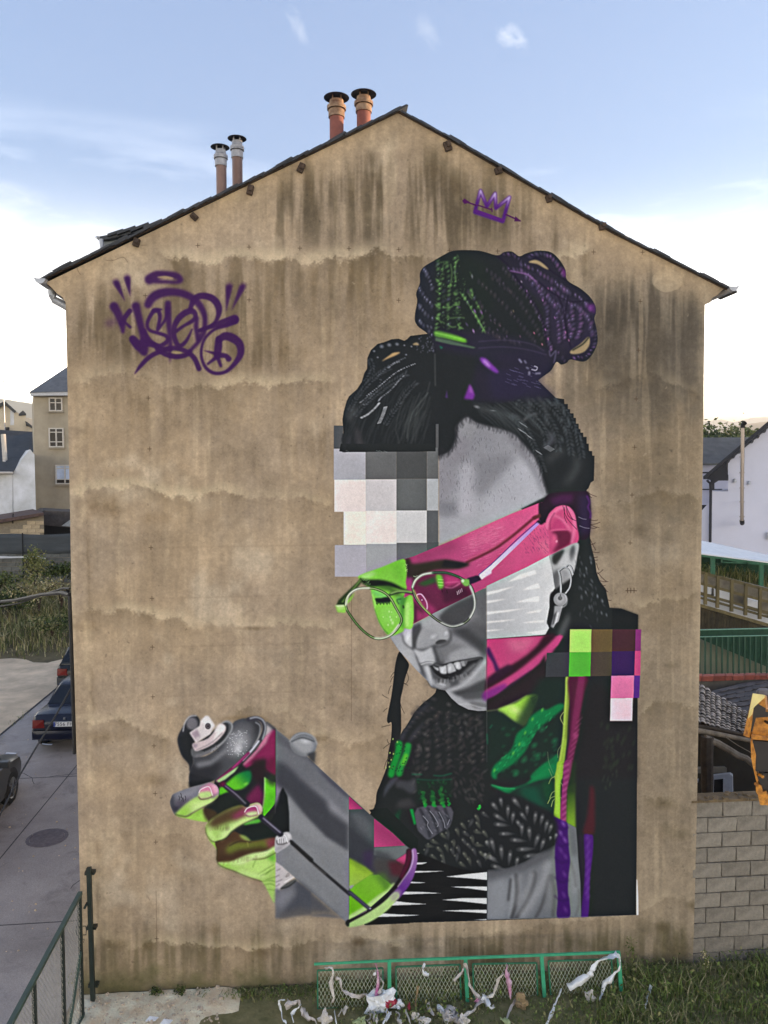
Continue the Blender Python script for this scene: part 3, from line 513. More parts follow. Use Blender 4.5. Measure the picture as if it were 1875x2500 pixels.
    # chin and jaw
    fpoly([(1190,1510),(1320,1480),(1450,1400),(1560,1270),(1606,1220),(1606,1400),(1500,1470),(1350,1520)],150,6,.9)
    stroke(tF([(1215,1520),(1330,1478),(1440,1400),(1530,1300),(1600,1225)]),3.2,g(206),3,.8,clip=fc)
    fpoly([(150+1100,1540),(1400,1490),(1606,1400),(1606,1520),(1450,1560),(1320,1570)],66,7,.9)
    fpoly([(820,530),(880,540),(960,600),(1080,650),(1237,640),(1237,560),(1237,700),(1120,716),(1000,690),(920,630)],172,6,.9,tL)
    fpoly([(980,560),(1100,540),(1237,520),(1237,590),(1120,610),(1020,610)],78,8,.85,tL)
    fpoly([(1060,640),(1160,640),(1237,660),(1237,700),(1120,700)],98,5,.7,tL); stroke(tL([(960,660),(1060,660),(1160,690),(1237,700)]),1.6,g(196),1.5,.6,clip=fc)
    # --- band across the eyes (pink) and green patch
    band=np.array(tF([(760,190),(870,158),(1250,0)])+tD([(700,1340),(970,1235)])+tG([(730,200),(765,190),(740,260),(745,330),(760,390),(800,400),(830,310),(900,240),(970,220),(1040,240),(1090,310),(1110,420),(1117,600),(870,715),(830,745),(600,850),(200,1040)])+tF([(1606,470),(1100,720),(870,840),(780,880),(700,700)]))
    poly(band,lg((1040,1470),(1300,1300),(168,62,112),(222,92,142)),.5)
    bc=[band]; PK=(208,84,134)
    poly(tG([(0,520),(400,330),(300,560),(0,700)]),(226,110,152),14,.6,clip=bc); poly(tF([(860,170),(1250,0),(1350,60),(1100,160),(860,230)]),(150,60,100),10,.6,clip=bc)
    poly(tG([(300,860),(700,520),(780,460),(830,560),(830,740),(600,850),(330,960)]),(206,78,126),12,.5,clip=bc); poly(tG([(700,600),(820,560),(860,700),(780,760)]),(232,120,152),8,.6,clip=bc)
    for _ in range(150):
        x,y=tG([(RNG.rand()*420-60,430+RNG.rand()*420)])[0]; stroke([(x,y),(x+7+8*RNG.rand(),y-2-2*RNG.rand())],.6,(238,148,178) if RNG.rand()<.7 else (170,60,108),.5,.3,clip=bc)
    for _ in range(90):
        x,y=tG([(560+RNG.rand()*260,450+RNG.rand()*250)])[0]; stroke([(x,y),(x+2,y+4)],.4,(110,44,90),.3,.5,clip=bc)
    # side shadow of hair over temple
    poly(smooth(tG([(725,205),(770,185),(850,100),(1150,80),(1245,130),(1240,520),(1120,560),(1110,400),(1080,300),(1030,235),(970,218),(900,238),(840,295),(800,370),(770,410),(735,400)])),(44,28,42),1.2)
    poly(tG([(840,160),(960,110),(1080,110),(1060,200),(960,215),(880,230)]),(84,34,82),6,.7); poly(tG([(1130,100),(1245,130),(1250,500),(1130,520)]),(50,38,70),10,.8); stroke(tG([(1215,130),(1240,190),(1225,240),(1250,300),(1248,350)]),2.2,(92,44,110),1.4,.8)
    poly(tG([(655,345),(740,305),(750,340),(680,370)]),(96,44,48),1.2)
    # temple arms of the glasses
    stroke(tG([(0,800),(150,730),(300,650),(450,540),(560,450),(690,340)]),3.4,(112,40,58),1.4,.9,clip=bc); stroke(tG([(0,770),(150,705),(300,630),(450,522)]),1.2,(190,80,100),1,.5,clip=bc)
    poly(tG([(118,935),(170,890),(735,372),(752,392),(520,620),(250,880),(150,975)]),lg(tG([(150,940)])[0],tG([(740,380)])[0],(238,220,240),(190,140,214)),.5); stroke(tG([(125,930),(330,740),(530,545),(730,375)]),1.1,(92,46,140),.5,.9)
    poly(tG([(700,390),(725,370),(760,385),(745,415)]),(40,20,40),.8); poly(tG([(0,960),(100,930),(150,975),(60,1010),(0,1020)]),(52,30,56),1.2)
    # ear
    ear=smooth(tG([(790,420),(830,310),(900,245),(970,222),(1040,242),(1090,310),(1110,420),(1117,600),(870,712),(832,660),(836,560),(815,480)]))
    poly(ear,(206,78,126),.8)
    ec=[ear]
    poly(smooth(tG([(860,480),(1010,470),(1050,500),(1060,600),(930,680),(870,690),(920,600),(890,520)])),(112,34,66),4,clip=ec); poly(tG([(840,480),(870,400),(940,330),(1010,430),(1000,470),(860,478)]),(196,66,118),3,clip=ec)
    stroke(tG([(800,470),(830,360),(910,270),(980,245),(1040,270),(1080,350),(1085,480),(1060,600)]),3.6,(236,128,168),2.4,.8,clip=ec); stroke(tG([(880,325),(940,350),(1000,410),(1050,480)]),3,(232,120,160),2,.8,clip=ec); stroke(tG([(845,478),(930,468),(1030,468)]),1.6,(222,100,144),1.2,.8,clip=ec); stroke(tG([(885,300),(845,380),(842,470)]),1.2,(140,44,84),1.2,.7,clip=ec)
    blob(*tG([(880,560)])[0],9,16,.3,(226,96,140),.9,1); blob(*tG([(905,585)])[0],4,5,.3,(255,180,200),.8,1)
    for pts in [[(970,225),(1000,330),(1050,400),(1110,465)],[(990,240),(985,330),(1010,400)],[(1005,230),(1020,320),(1070,370)],[(1000,225),(1060,350),(1105,380)]]: stroke(tG(pts),.6,(40,18,34),.3,.8)
    # eyebrow + eye in the pink zone
    poly(smooth(tF([(770,195),(830,175),(860,230),(1000,215),(1180,190),(1330,215),(1440,235),(1380,270),(1280,290),(1100,300),(1000,330),(900,380),(840,420),(800,380),(780,300)])),(46,44,34),4,.95,clip=bc)
    poly(tF([(1180,195),(1330,215),(1430,240),(1330,275),(1150,265)]),(34,28,36),3,.9,clip=bc)
    lens2=smooth(tF([(858,470),(885,400),(960,345),(1080,322),(1200,325),(1300,355),(1400,410),(1460,480),(1485,580),(1485,680),(1440,780),(1370,840),(1260,868),(1150,830),(1040,750),(950,660),(885,570)]))
    lc=[band,lens2]
    poly(lens2,(88,30,58),3,.75,clip=bc)
    poly(tF([(870,470),(950,560),(1100,700),(1060,740),(940,640)]),(172,60,112),6,.8,clip=lc); poly(tF([(900,440),(1080,360),(1110,420),(980,460)]),(44,92,44),5,.9,clip=lc); poly(smooth(tF([(1095,350),(1150,350),(1170,400),(1175,460),(1150,490),(1120,470)])),(112,190,62),2,clip=lc)
    for y in (390,420,450): stroke(tF([(1120,y),(1168,y+4)]),.7,(190,240,130),.5,.8)
    poly(tF([(1180,345),(1330,370),(1350,420),(1190,470)]),(188,60,118),6,.9,clip=lc); stroke(tF([(1190,470),(1260,478),(1340,430)]),1.4,(230,130,170),.7,.8); stroke(tF([(1190,425),(1340,415)]),1,(230,130,170),.7,.6)
    poly(tF([(1140,490),(1400,470),(1460,560),(1180,640)]),(66,26,48),7,.8,clip=lc)
    for x,y in [(1155,490),(1205,500),(1310,515),(1325,505),(1340,495),(1355,485)]: stroke(tF([(x,y),(x+6,y+30)]),.7,(240,200,220) if x>1300 else (30,20,26),.3,.8)
    poly(tF([(860,570),(1100,720),(870,840)]),(150,52,100),5,.7,clip=bc); poly(smooth(tF([(860,600),(900,640),(960,700),(950,800),(870,840),(860,740)])),(60,34,44),7,.8,clip=bc); poly(tF([(900,680),(990,770),(900,820)]),(170,60,110),4,.8,clip=bc)
    poly(tF([(800,380),(860,370),(850,440),(810,460)]),(170,66,128),4,.9,clip=bc)
    stroke(tF([(905,545),(950,545),(1000,620),(1005,690),(970,690),(925,620),(900,560),(920,540)]),1.5,(240,170,205),.5,.9); blob(*tF([(950,595)])[0],4,8,-.6,(120,40,90),.9,.6); blob(*tF([(952,598)])[0],2,3,0,(255,220,235),.9,.8)
    for _ in range(14): x=860+RNG.rand()*60; stroke(tF([(x,345+RNG.rand()*20),(x+20,365)]),.5,(150,160,130),.3,.6)
    # green zone
    gz=smooth(tF([(322,352),(540,270),(760,185),(790,240),(800,330),(790,420),(800,480),(770,580),(860,560),(862,870),(775,885),(762,920),(640,965),(590,935),(520,830),(470,680),(440,520),(430,490),(330,400)]),n=3)
    gl=lg(tF([(560,260)])[0],tF([(640,900)])[0],(128,204,66),(140,210,76))
    poly(gz,gl,.6)
    gc=[gz]
    poly(tF([(330,350),(440,310),(500,330),(420,380),(335,395)]),(176,220,140),5,.8,clip=gc); poly(tF([(640,240),(760,190),(785,290),(780,420),(700,380)]),(108,186,52),8,.6,clip=gc)
    poly(smooth(tF([(330,385),(400,395),(520,395),(640,420),(760,480),(820,510),(760,500),(640,470),(520,465),(430,465),(350,430)])),(24,34,24),1.8,clip=None); 
    for _ in range(26): x,y=tF([(345+RNG.rand()*80,390+RNG.rand()*60)])[0]; stroke([(x,y),(x+3,y-2)],.5,(110,150,90),.3,.7)
    poly(tF([(480,465),(620,455),(660,480),(640,510),(520,490)]),(62,108,42),4,.9,clip=gc); poly(tF([(620,470),(690,490),(760,560),(690,560),(640,530)]),(58,92,38),5,.8,clip=gc)
    poly(smooth(tF([(445,510),(500,500),(590,540),(640,560),(600,580),(500,575)])),(120,200,110),4,.8,clip=gc)
    poly(smooth(tF([(480,585),(540,580),(600,570),(650,590),(640,615),(560,625),(500,620)])),(20,40,34),1.5,clip=gc)
    for i in range(16): x=490+i*9; stroke(tF([(x,605),(x+3,640+8*np.sin(i*1.7))]),.7,(20,36,28),.3,.9)
    poly(tF([(690,570),(770,560),(770,640),(720,650)]),(90,170,90),4,.8,clip=gc); poly(tF([(740,560),(810,550),(790,620),(775,760),(770,880),(740,880),(730,680)]),(70,140,52),5,.8,clip=gc); stroke(tF([(742,590),(700,600),(720,640)]),1.2,(30,70,40),.8,.8,clip=gc)
    poly(smooth(tF([(790,640),(830,570),(858,600),(858,860),(800,880),(785,760)])),(150,222,90),3,clip=gc); stroke(tF([(812,640),(806,760),(806,860)]),3,(214,250,160),3,.8,clip=gc); stroke(tF([(765,660),(768,680)]),1.6,(36,50,30),.8)
    poly(tF([(540,680),(680,660),(720,780),(650,880),(560,840)]),(150,222,96),10,.7,clip=gc)
    for x,y,r in [(560,770,2),(640,800,4),(655,830,5),(620,715,3),(690,690,4),(695,770,2.5),(630,770,3),(645,720,2),(610,850,3)]: blob(*tF([(x,y)])[0],r,r*1.3,0,(220,250,180),.75,1)
    stroke(tF([(450,540),(480,640),(470,700),(490,780),(560,900)]),1,(190,240,150),.6,.8,clip=gc); stroke(tF([(470,690),(500,780),(560,890),(610,940)]),1.4,(70,130,44),1,.7,clip=gc)
    for _ in range(20): blob(*tF([(785+RNG.rand()*20,230+RNG.rand()*80)])[0],1.2,2,0,(190,230,140),.6,1)
    # --- white cheek with slashes
    ck=np.array(tG([(197,1040),(600,850),(830,730),(862,850),(892,1060),(842,1130),(835,1250),(808,1400),(830,1465),(790,1532),(200,1575)]))
    poly(ck,lg(tG([(200,1300)])[0],tG([(860,1200)])[0],(188,188,190),(214,214,214)),.5)
    poly(tG([(760,760),(830,730),(862,850),(892,1060),(842,1130),(835,1250),(780,1200),(800,1000)]),(222,221,220),8,.8,clip=[ck]); poly(tG([(560,900),(700,860),(740,980),(600,1060)]),(200,200,201),8,.5,clip=[ck])
    for pts in [[(410,1000),(540,920),(690,878),(700,915),(550,965)],[(560,1080),(640,1040),(720,1010),(740,1060),(640,1072)],[(200,1100),(340,1072),(490,1040),(330,1100),(200,1132)],[(200,1190),(300,1178),(410,1168),(300,1195),(200,1214)],[(490,1205),(620,1165),(730,1142),(730,1195),(600,1200)],[(200,1300),(380,1285),(605,1262),(420,1298),(200,1328)],[(580,1318),(680,1290),(760,1276),(740,1302),(660,1312)],[(200,1398),(350,1386),(510,1375),(360,1400),(200,1416)],[(550,1412),(680,1392),(780,1384),(780,1406),(660,1410)],[(200,1486),(280,1482),(370,1478),(280,1492),(200,1498)],[(585,1512),(700,1496),(800,1484),(800,1526),(690,1524)]]:
        poly(tG(pts),(240,236,232),.7)
    # ear lobe grey, earring, key
    lobe=smooth(tG([(832,740),(875,712),(1117,600),(1112,760),(1090,870),(1060,950),(1000,1030),(930,1062),(892,1062),(862,880)]))
    poly(lobe,(176,176,176),.8); kc=[lobe]
    poly(smooth(tG([(875,720),(980,670),(960,740),(910,820),(865,800)])),(58,58,58),2.5,clip=kc); poly(smooth(tG([(1060,640),(1090,640),(1085,760),(1050,800),(1036,720)])),(92,92,94),3,clip=kc); poly(tG([(900,830),(1000,720),(1030,700),(1050,800),(1090,700),(1110,760),(1060,950),(980,850)]),(212,212,212),6,.7,clip=kc)
    poly(smooth(tG([(866,930),(930,880),(930,1060),(890,1060)])),(96,96,98),4,.9,clip=kc); poly(tG([(960,870),(1040,900),(1010,1000),(960,1030)]),(150,150,152),5,.8,clip=kc); poly(tG([(895,1070),(1050,960),(1060,1060),(990,1120),(905,1110)]),(40,42,42),2)
    for off,c in ((1.5,(40,40,42)),(0,(176,178,180))):
        stroke([(x+off,y+off*.6) for x,y in tG([(925,880),(945,960),(950,1080),(945,1170)])],2.0,c,.5); stroke([(x+off,y+off*.6) for x,y in tG([(935,880),(985,848),(1030,880),(1052,960),(1040,1050),(1000,1110)])],1.7,c,.5); stroke([(x+off,y+off*.6) for x,y in tG([(1005,840),(1030,825),(1060,860),(1072,920)])],1.5,c,.5)
    poly(smooth(tG([(850,1110),(900,1105),(880,1250),(850,1270),(835,1200)])),(38,38,40),1.5); poly(tG([(845,1270),(900,1250),(880,1440),(860,1460),(808,1420)]),(44,44,46),1.5)
    poly(tG([(885,1240),(975,1235),(950,1330),(930,1400),(895,1430),(880,1468),(848,1450),(878,1340)]),(158,158,160),.8); poly(tG([(880,1330),(910,1290),(880,1420),(862,1440)]),(60,60,62),1,.8); poly(tG([(915,1310),(935,1300),(905,1410),(885,1440)]),(226,226,228),.8,.8); stroke(tG([(975,1240),(950,1330),(930,1400),(905,1420),(880,1465)]),1,(40,42,42),.5)
    kx,ky=tG([(942,1172)])[0]; blob(kx,ky,17.5,17.5,0,(150,150,152),1,.12); blob(kx-1,ky-1,14,14,0,(176,176,178),.9,.5); blob(*tG([(940,1160)])[0],6.5,6.5,0,(92,92,94),.95,.4); stroke(tG([(985,1110),(1012,1170),(1000,1230),(960,1255)]),1.2,(224,224,226),.6,.8); stroke(tG([(945,1130),(946,1165)]),1.8,(110,112,114),.5)
    # right braid, behind
    for _ in range(60):
        x=1090+RNG.rand()*330; y=700+RNG.rand()*760
        if x>1250+(y-600)*.22: continue
        blob(*tG([(x,y)])[0],8,3.4,1.2+.3*RNG.randn(),(78,82,86) if RNG.rand()<.7 else (108,112,118),.45,.9)
    for x,y in [(1255,800),(1205,860),(1185,930),(1200,1100),(1320,1140),(1370,1190),(1360,1310),(1410,1330)]: blob(*tG([(x,y)])[0],7,3.4,1.3,(150,156,164),.5,1)
    poly(tG([(960,1420),(1030,1300),(1040,1390),(980,1545),(910,1545)]),(96,98,98),6,.75)
    for (x,y,an,l) in [(1210,85,.45,110),(1225,100,.9,60),(1250,370,0,75),(1250,418,-.25,100),(1250,420,.3,90),(1250,450,0,60),(1240,620,-.3,60),(1260,690,.1,80),(1245,560,1.1,130),(1270,745,0,50),(1275,770,.1,50),(1310,810,1.2,70),(1310,920,-.6,80),(1320,900,.8,130),(1340,985,.1,90),(1360,1030,0,40),(1400,1070,.8,40),(1420,1175,.2,40),(1130,340,.3,80),(1140,430,.25,100)]:
        q=tG([(x,y),(x+.55*l*np.cos(an),y+.55*l*np.sin(an)+6),(x+l*np.cos(an),y+l*np.sin(an))]); stroke(q,.75,(60,40,38) if x>1200 else (130,120,140),.3,.85)
    poly(tG([(1470,1270),(1560,1268),(1640,1296),(1732,1332),(1728,1478),(1460,1478)]),(30,33,34),2)
    # --- lower pink jaw zone
    jw=np.array(tH([(174,218),(700,186),(846,190),(800,270),(700,345),(640,420),(560,490),(420,570),(280,680),(174,750)])); poly(jw,(200,72,124),1,clip=None)
    poly(tH([(340,215),(620,195),(500,330),(400,330)]),(224,120,154),10,.7,clip=[jw]); poly(tH([(174,218),(300,215),(340,400),(260,470),(174,560)]),(200,64,120),6,.7,clip=[jw])
    poly(smooth(tH([(690,180),(790,180),(700,280),(600,370),(480,470),(360,560),(174,690),(174,590),(270,500),(380,450),(520,360),(620,270)])),(58,26,40),3.5); poly(smooth(tH([(174,295),(200,300),(270,450),(290,500),(250,500),(230,430),(174,340)])),(72,28,84),3); poly(tH([(174,440),(240,500),(174,590)]),(204,76,124),5,.9)
    poly(tH([(174,560),(280,490),(360,440),(420,470),(300,560),(174,640)]),(54,24,48),4,.9)
    stroke(tH([(820,195,5),(700,350,9),(600,440,9),(480,520,8),(330,610,9),(200,700,13)]),9,(196,70,128),2.4,.9); stroke(tH([(330,630,6),(240,680,10),(174,720,12)]),10,(120,38,130),3.5,.8); stroke(tH([(560,500),(430,600),(300,700),(190,760)]),2.5,(86,28,90),2,.7)
    poly(tH([(174,750),(280,700),(430,600),(560,500),(640,430),(690,350),(690,550),(640,640),(520,715),(290,835),(174,850)]),(44,34,38),3)
    stroke(tH([(174,850),(290,832),(420,770),(530,715)]),1.2,(150,160,110),.8,.6)
    # zone divider
    stroke([(1188.5,1430),(1188.5,1860)],.6,(120,120,120),.4,.5,s=False)
    # green neck
    nk=smooth(tH([(275,835),(430,775),(530,715),(620,712),(600,790),(560,900),(500,985),(420,950),(340,890)])); poly(nk,lg(tH([(560,760)])[0],tH([(330,860)])[0],(150,206,66),(176,226,90)),2); blob(*tH([(420,840)])[0],26,14,.5,(222,250,150),.8,1,clip=nk); poly(tH([(560,715),(640,700),(640,860),(570,880)]),(70,110,40),8,.7,clip=[nk])
    for i in range(14): stroke(tH([(560+i*4,740+i*8),(610+8*RNG.randn(),715+i*9)]),.7,(60,90,40),.4,.6)
    poly(tH([(280,850),(420,950),(500,985),(440,1060),(350,1050),(300,960)]),(34,52,40),5,.9)
    # --- scarf and jacket, right
    poly(tH([(640,560),(870,560),(860,1000),(780,1443),(180,1443),(180,860),(290,850),(420,960)]),(30,48,40),10,.8)
    poly(tH([(1100,600),(1480,760),(1500,1443),(930,1443),(1000,900)]),(38,34,36),10,.7)
    gf=(14,120,66)
    for pts in [[(850,790),(800,790),(700,840),(660,830),(560,900),(520,980),(440,1050),(400,1170),(330,1250),(240,1330),(215,1400),(230,1443),(265,1443),(270,1400),(400,1320),(500,1220),(560,1120),(620,1020),(720,930),(850,825)],[(800,1230),(740,1270),(640,1340),(560,1443),(760,1443),(800,1340)]]: poly(smooth(tH(pts),n=4),gf,2.2)
    for _ in range(60):
        t=RNG.rand(); x=250+t*520; y=1380-t*520+RNG.randn()*34; blob(*tH([(x,y)])[0],7,3,-.9,(40,168,94) if RNG.rand()<.6 else (10,84,50),.5,.9)
    for x,y in [(575,920),(510,1040),(460,1140),(405,1220),(240,1370),(660,840)]: blob(*tH([(x,y)])[0],4.5,8,.4,(110,190,70),.7,1)
    for _ in range(46):
        x=300+RNG.rand()*480;y=1000+RNG.rand()*420; blob(*tH([(x,y)])[0],9,6,-.6,(30,92,58),.4,.9)
    for x,y in [(590,1150),(660,1010),(500,1280),(430,1400),(770,1110),(620,1240)]: blob(*tH([(x,y)])[0],13,9,-.7,(36,120,74),.7,1)
    # green lower fold
    poly(smooth(tN([(700,20),(600,60),(480,150),(410,210),(330,240),(220,250),(70,220),(150,265),(240,302),(320,260),(420,222),(560,170),(690,120)])),(16,128,70),1.6); poly(tN([(230,300),(420,225),(690,130),(680,520),(520,440),(360,330)]),(28,60,46),9,.9); poly(tN([(360,240),(520,250),(540,330),(610,470),(500,430),(380,330)]),(22,86,64),10,.8); poly(tN([(560,200),(680,160),(680,440),(610,380)]),(24,78,44),7,.7)
    stroke(tN([(80,222),(180,250),(300,258)]),1,(60,190,110),.7,.8)
    # ropes
    poly(smooth(tH([(870,548),(895,548),(920,600),(900,800),(890,900),(880,1100),(870,1200),(855,1330),(840,1443),(770,1443),(800,1330),(830,1180),(845,1060),(850,900),(865,700)]),n=4),(150,178,66),1)
    stroke(tH([(878,560),(868,800),(850,1050),(830,1200),(800,1400)]),2.2,(186,216,96),1.5,.7)
    stroke(tH([(905,560),(880,1090)]),3,(86,80,44),3,.6)
    stroke(tH([(850,860),(822,910),(850,970)]),.8,(190,200,120),.4,.8); stroke(tH([(830,1150),(800,1200),(800,1260)]),.7,(150,170,110),.4,.7); stroke(tH([(710,1210),(720,1300),(760,1400)]),.6,(130,150,110),.4,.5); stroke(tH([(720,1360),(750,1430)]),.7,(150,170,110),.4,.6)
    poly(smooth(tH([(895,548),(1060,548),(1030,700),(1000,850),(985,1000),(960,1120),(930,1290),(900,1443),(850,1443),(880,1250),(910,1120),(900,1000),(905,800)]),n=4),(80,30,52),1.6)
    stroke(tH([(1010,550,8),(980,760,9),(950,960,8),(945,1060,10),(915,1200,8),(880,1443,7)]),8,(130,46,88),2.4,.85); 
    for i in range(22):
        t=i/21.; x=1000-t*125; y=900+t*540; stroke(tH([(x-30,y+30),(x+20,y-20)]),1,(176,84,130) if i%2 else (90,30,60),.6,.5)
    blob(*tH([(950,1065)])[0],9,11,.4,(160,66,112),.8,.9)
    poly(smooth(tN([(715,0),(780,0),(775,60),(750,180),(740,300),(745,420),(742,555),(680,525),(690,400),(690,200),(705,80)]),n=4),(142,188,52),1); stroke(tN([(740,20),(715,200),(715,330),(712,500)]),4,(182,216,86),3,.8)
    for (x,y,l) in [(690,140,-60),(690,280,-50),(685,360,-30),(690,330,-70),(770,50,25),(745,200,25),(745,340,20)]: stroke(tN([(x,y),(x+l*.6,y+20),(x+l,y+70)]),.7,(170,190,110),.4,.8)
    poly(smooth(tN([(780,0),(855,0),(820,200),(805,350),(800,590),(742,555),(755,300),(770,150)]),n=4),(148,58,108),1.2)
    for i in range(20): y=i*29; stroke(tN([(758+8*(1-i/20),y+20),(800+26*(1-i/20),y-12)]),1.2,(190,110,150) if i%2 else (100,34,70),.7,.55)
    poly(tN([(815,240),(885,200),(890,640),(800,590),(805,400)]),lg(tN([(850,200)])[0],tN([(850,620)])[0],(48,70,34),(122,160,46)),2.5)
    poly(tN([(855,0),(890,0),(888,300),(815,300)]),(44,58,36),5,.8)
    for _ in range(14): blob(*tN([(1150+RNG.rand()*150,20+RNG.rand()*240)])[0],8,4,1.9,(52,66,50),.4,1)
    for _ in range(30): blob(*tH([(1180+RNG.rand()*290,960+RNG.rand()*400)])[0],12,6,1.9,(48,62,44),.45,1)
    # maroon drop + purple cord
    poly(smooth(tN([(1030,235),(1055,235),(1072,300),(1075,480),(1065,690),(960,690),(1000,520),(1020,340)]),n=4),(82,32,40),3.5,.85)
    poly(smooth(tN([(965,720),(985,695),(1020,700),(1058,720),(1055,880),(1035,1050),(1025,1180),(1010,1495),(940,1495),(965,1200),(975,1000),(968,860)]),n=4),(76,28,118),1.5)
    for i in range(14): y=730+i*44; blob(*tN([(1000+16*(i%2)-i*.6,y)])[0],7,11,.4,(126,80,160),.4,1)
    poly(tN([(915,700),(965,700),(975,1000),(965,1200),(940,1495),(935,1160)]),(46,38,54),4,.9)
    # grey sweater
    sw=np.array(tN([(40,1040),(240,1020),(400,960),(520,880),(690,800),(690,620),(800,585),(892,635),(905,800),(915,950),(935,1160),(942,1495),(36,1518)])); poly(sw,(118,120,124),1); sc=[sw]
    poly(tN([(40,1150),(200,1090),(260,1200),(240,1400),(200,1518),(36,1518)]),(148,150,154),14,.8,clip=sc); poly(tN([(820,600),(892,640),(915,950),(940,1490),(850,1495),(830,900)]),(132,136,140),8,.7,clip=sc); poly(tN([(815,600),(892,635),(915,900),(850,900)]),(96,97,102),8,.8,clip=sc)
    poly(smooth(tN([(250,1340),(255,1150),(275,1080),(300,1090),(318,1180),(310,1320),(290,1400),(270,1518),(240,1518)])),(160,162,165),4,.6,clip=sc)
    for pts,w,v in [([(240,1330),(255,1200),(262,1130)],3,74),([(270,1510),(310,1380),(326,1230),(315,1090)],4.5,72),([(310,1515),(400,1380),(470,1230),(498,1100),(490,1060)],5,76),([(500,1510),(560,1390),(600,1250),(630,1100)],4,86),([(650,1100),(680,1250),(672,1480)],5,92),([(890,1480),(925,1360),(920,1240)],3,110),([(835,960),(870,1060),(890,1200)],3,96)]: stroke(tN(pts),w,g(v),2.4,.85,clip=sc)
    for pts,w,v in [([(380,1470),(480,1320),(580,1140),(620,980)],10,168),([(345,1100),(345,1250),(330,1380)],6,160),([(480,1060),(440,1200),(380,1330)],6,166),([(620,1260),(650,1150),(640,1400)],6,140),([(860,1000),(880,1150),(870,1260)],5,160)]: stroke(tN(pts),w,g(v),6,.7,clip=sc)
    poly(tN([(40,1040),(240,1020),(480,930),(690,800),(690,900),(400,1040),(40,1140)]),(84,84,88),10,.8,clip=sc)
    # purple broad cord
    poly(smooth(tN([(672,528),(760,562),(810,595),(815,700),(825,850),(835,960),(820,1100),(815,1250),(830,1350),(830,1496),(712,1498),(718,1300),(700,1100),(690,900),(690,700),(680,600)]),n=4),(66,20,104),1)
    for x,y in [(770,595),(785,750),(790,910),(780,1080),(775,1280),(790,1420),(740,680),(745,850)]: blob(*tN([(x,y)])[0],7,13,-.5,(150,110,186) if y<800 else (110,64,146),.6,1)
    for y in (640,800,960,1150,1330): stroke(tN([(690,y-40),(750,y+10),(820,y-10)]),1.6,(44,10,78),1.6,.7)
    # --- knit: big grey tear stitches (right), smaller (middle)
    kn=[(165,365,20,9,1.4),(95,410,22,10,.9),(300,370,26,11,.9),(235,450,26,9,1.6),(420,440,22,9,1.6),(130,520,28,10,.55),(285,510,24,9,1.7),(370,505,22,9,.9),(500,510,26,9,1.7),(140,600,30,10,.1),(330,580,22,9,1.0),(370,625,26,9,1.6),(565,530,24,9,1.8),(610,590,26,9,1.8),(440,660,28,10,1.5),(190,690,30,9,0),(650,620,22,9,1.9),(80,770,30,10,1.3),(300,750,32,10,.1),(520,730,28,10,1.9),(170,840,30,10,1.5),(370,840,36,10,-.05),(575,770,26,9,1.9),(255,890,30,9,1.7),(70,920,24,10,.6),(430,905,32,10,-.2),(325,940,22,9,1.8),(110,1005,28,10,.3),(645,725,10,7,1.8),(30,770,12,9,1.5),(15,890,14,9,1.5),(700,700,14,8,1.9)]
    poly(smooth(tN([(0,420),(150,310),(420,370),(690,530),(690,800),(520,890),(400,960),(240,1020),(40,1045),(-200,1030),(-300,700)])),(34,36,38),6)
    for (x,y,l,w,an) in kn:
        X,Y=tN([(x,y)])[0]; l*=.62; w*=.92; blob(X+l*.5*np.cos(an),Y+l*.5*np.sin(an),l*1.25,w*1.0,an,(134,134,134),.85,.75,tail=.75); blob(X,Y,w*.62,w*.55,an,(172,170,166),.5,1)
    for (x,y) in [(1080,380),(1160,345),(1010,430),(940,460),(1090,450),(880,520),(970,540),(1090,520),(1160,540),(1030,600),(840,640),(780,550),(740,560),(950,620),(770,680),(1000,665),(1100,650),(1190,640),(650,620),(600,660),(700,700),(830,720),(890,700),(1050,720),(1130,745),(640,775),(730,780),(870,780),(960,760),(1180,770),(1000,815),(1100,840),(740,840),(930,850),(1230,780),(560,720)]:
        X,Y=tM([(x,y)])[0]; an=1.0+.5*RNG.randn(); ol=(128,130,112) if RNG.rand()<.6 else (110,110,110); blob(X+5,Y+6,15,7.5,an,ol,.7,.75,tail=.75); blob(X,Y,4.2,3.6,an,(150,150,132),.5,1)
    # grey cable / green tufts / upper scarf murk
    poly(smooth(tM([(490,300),(830,290),(830,470),(770,520),(700,560),(660,590),(600,620),(540,570),(490,500)]),n=3),(84,84,92),1.5)
    for pts in [[(520,310),(580,440),(620,590)],[(600,300),(680,460),(700,550)],[(680,300),(760,450),(760,530)],[(770,300),(815,440)]]: stroke(tM(pts),3,(40,42,48),1.6,.9); 
    for pts in [[(560,380),(600,440),(590,480),(640,560)],[(620,330),(660,380),(700,460),(690,490)],[(700,340),(760,430),(780,500)],[(790,470),(820,420)]]: stroke(tM([(x+6*RNG.randn(),y) for x,y in pts]),.9,(150,150,160),.5,.8)
    for i in range(30): blob(*tM([(510+RNG.rand()*300,310+RNG.rand()*220)])[0],6,3,.9,(120,118,128),.4,1)
    gt=(20,150,56)
    for (x0,y0,x1,y1,w) in [(540,140,570,270,9),(640,140,655,270,10),(730,110,750,270,10),(800,200,810,270,5),(1120,275,1110,310,5)]:
        for i in range(7):
            t=i/6.; blob(*tM([(x0+(x1-x0)*t+6*RNG.randn(),y0+(y1-y0)*t)])[0],w*.9,w*.55,RNG.rand()*3,(60,190,70) if RNG.rand()<.3 else gt,.9,.6)
    poly(tM([(415,310),(450,310),(480,460),(460,470)]),(16,140,64),1.5); poly(tM([(260,380),(330,300),(300,440),(235,550)]),(20,78,48),4,.8)
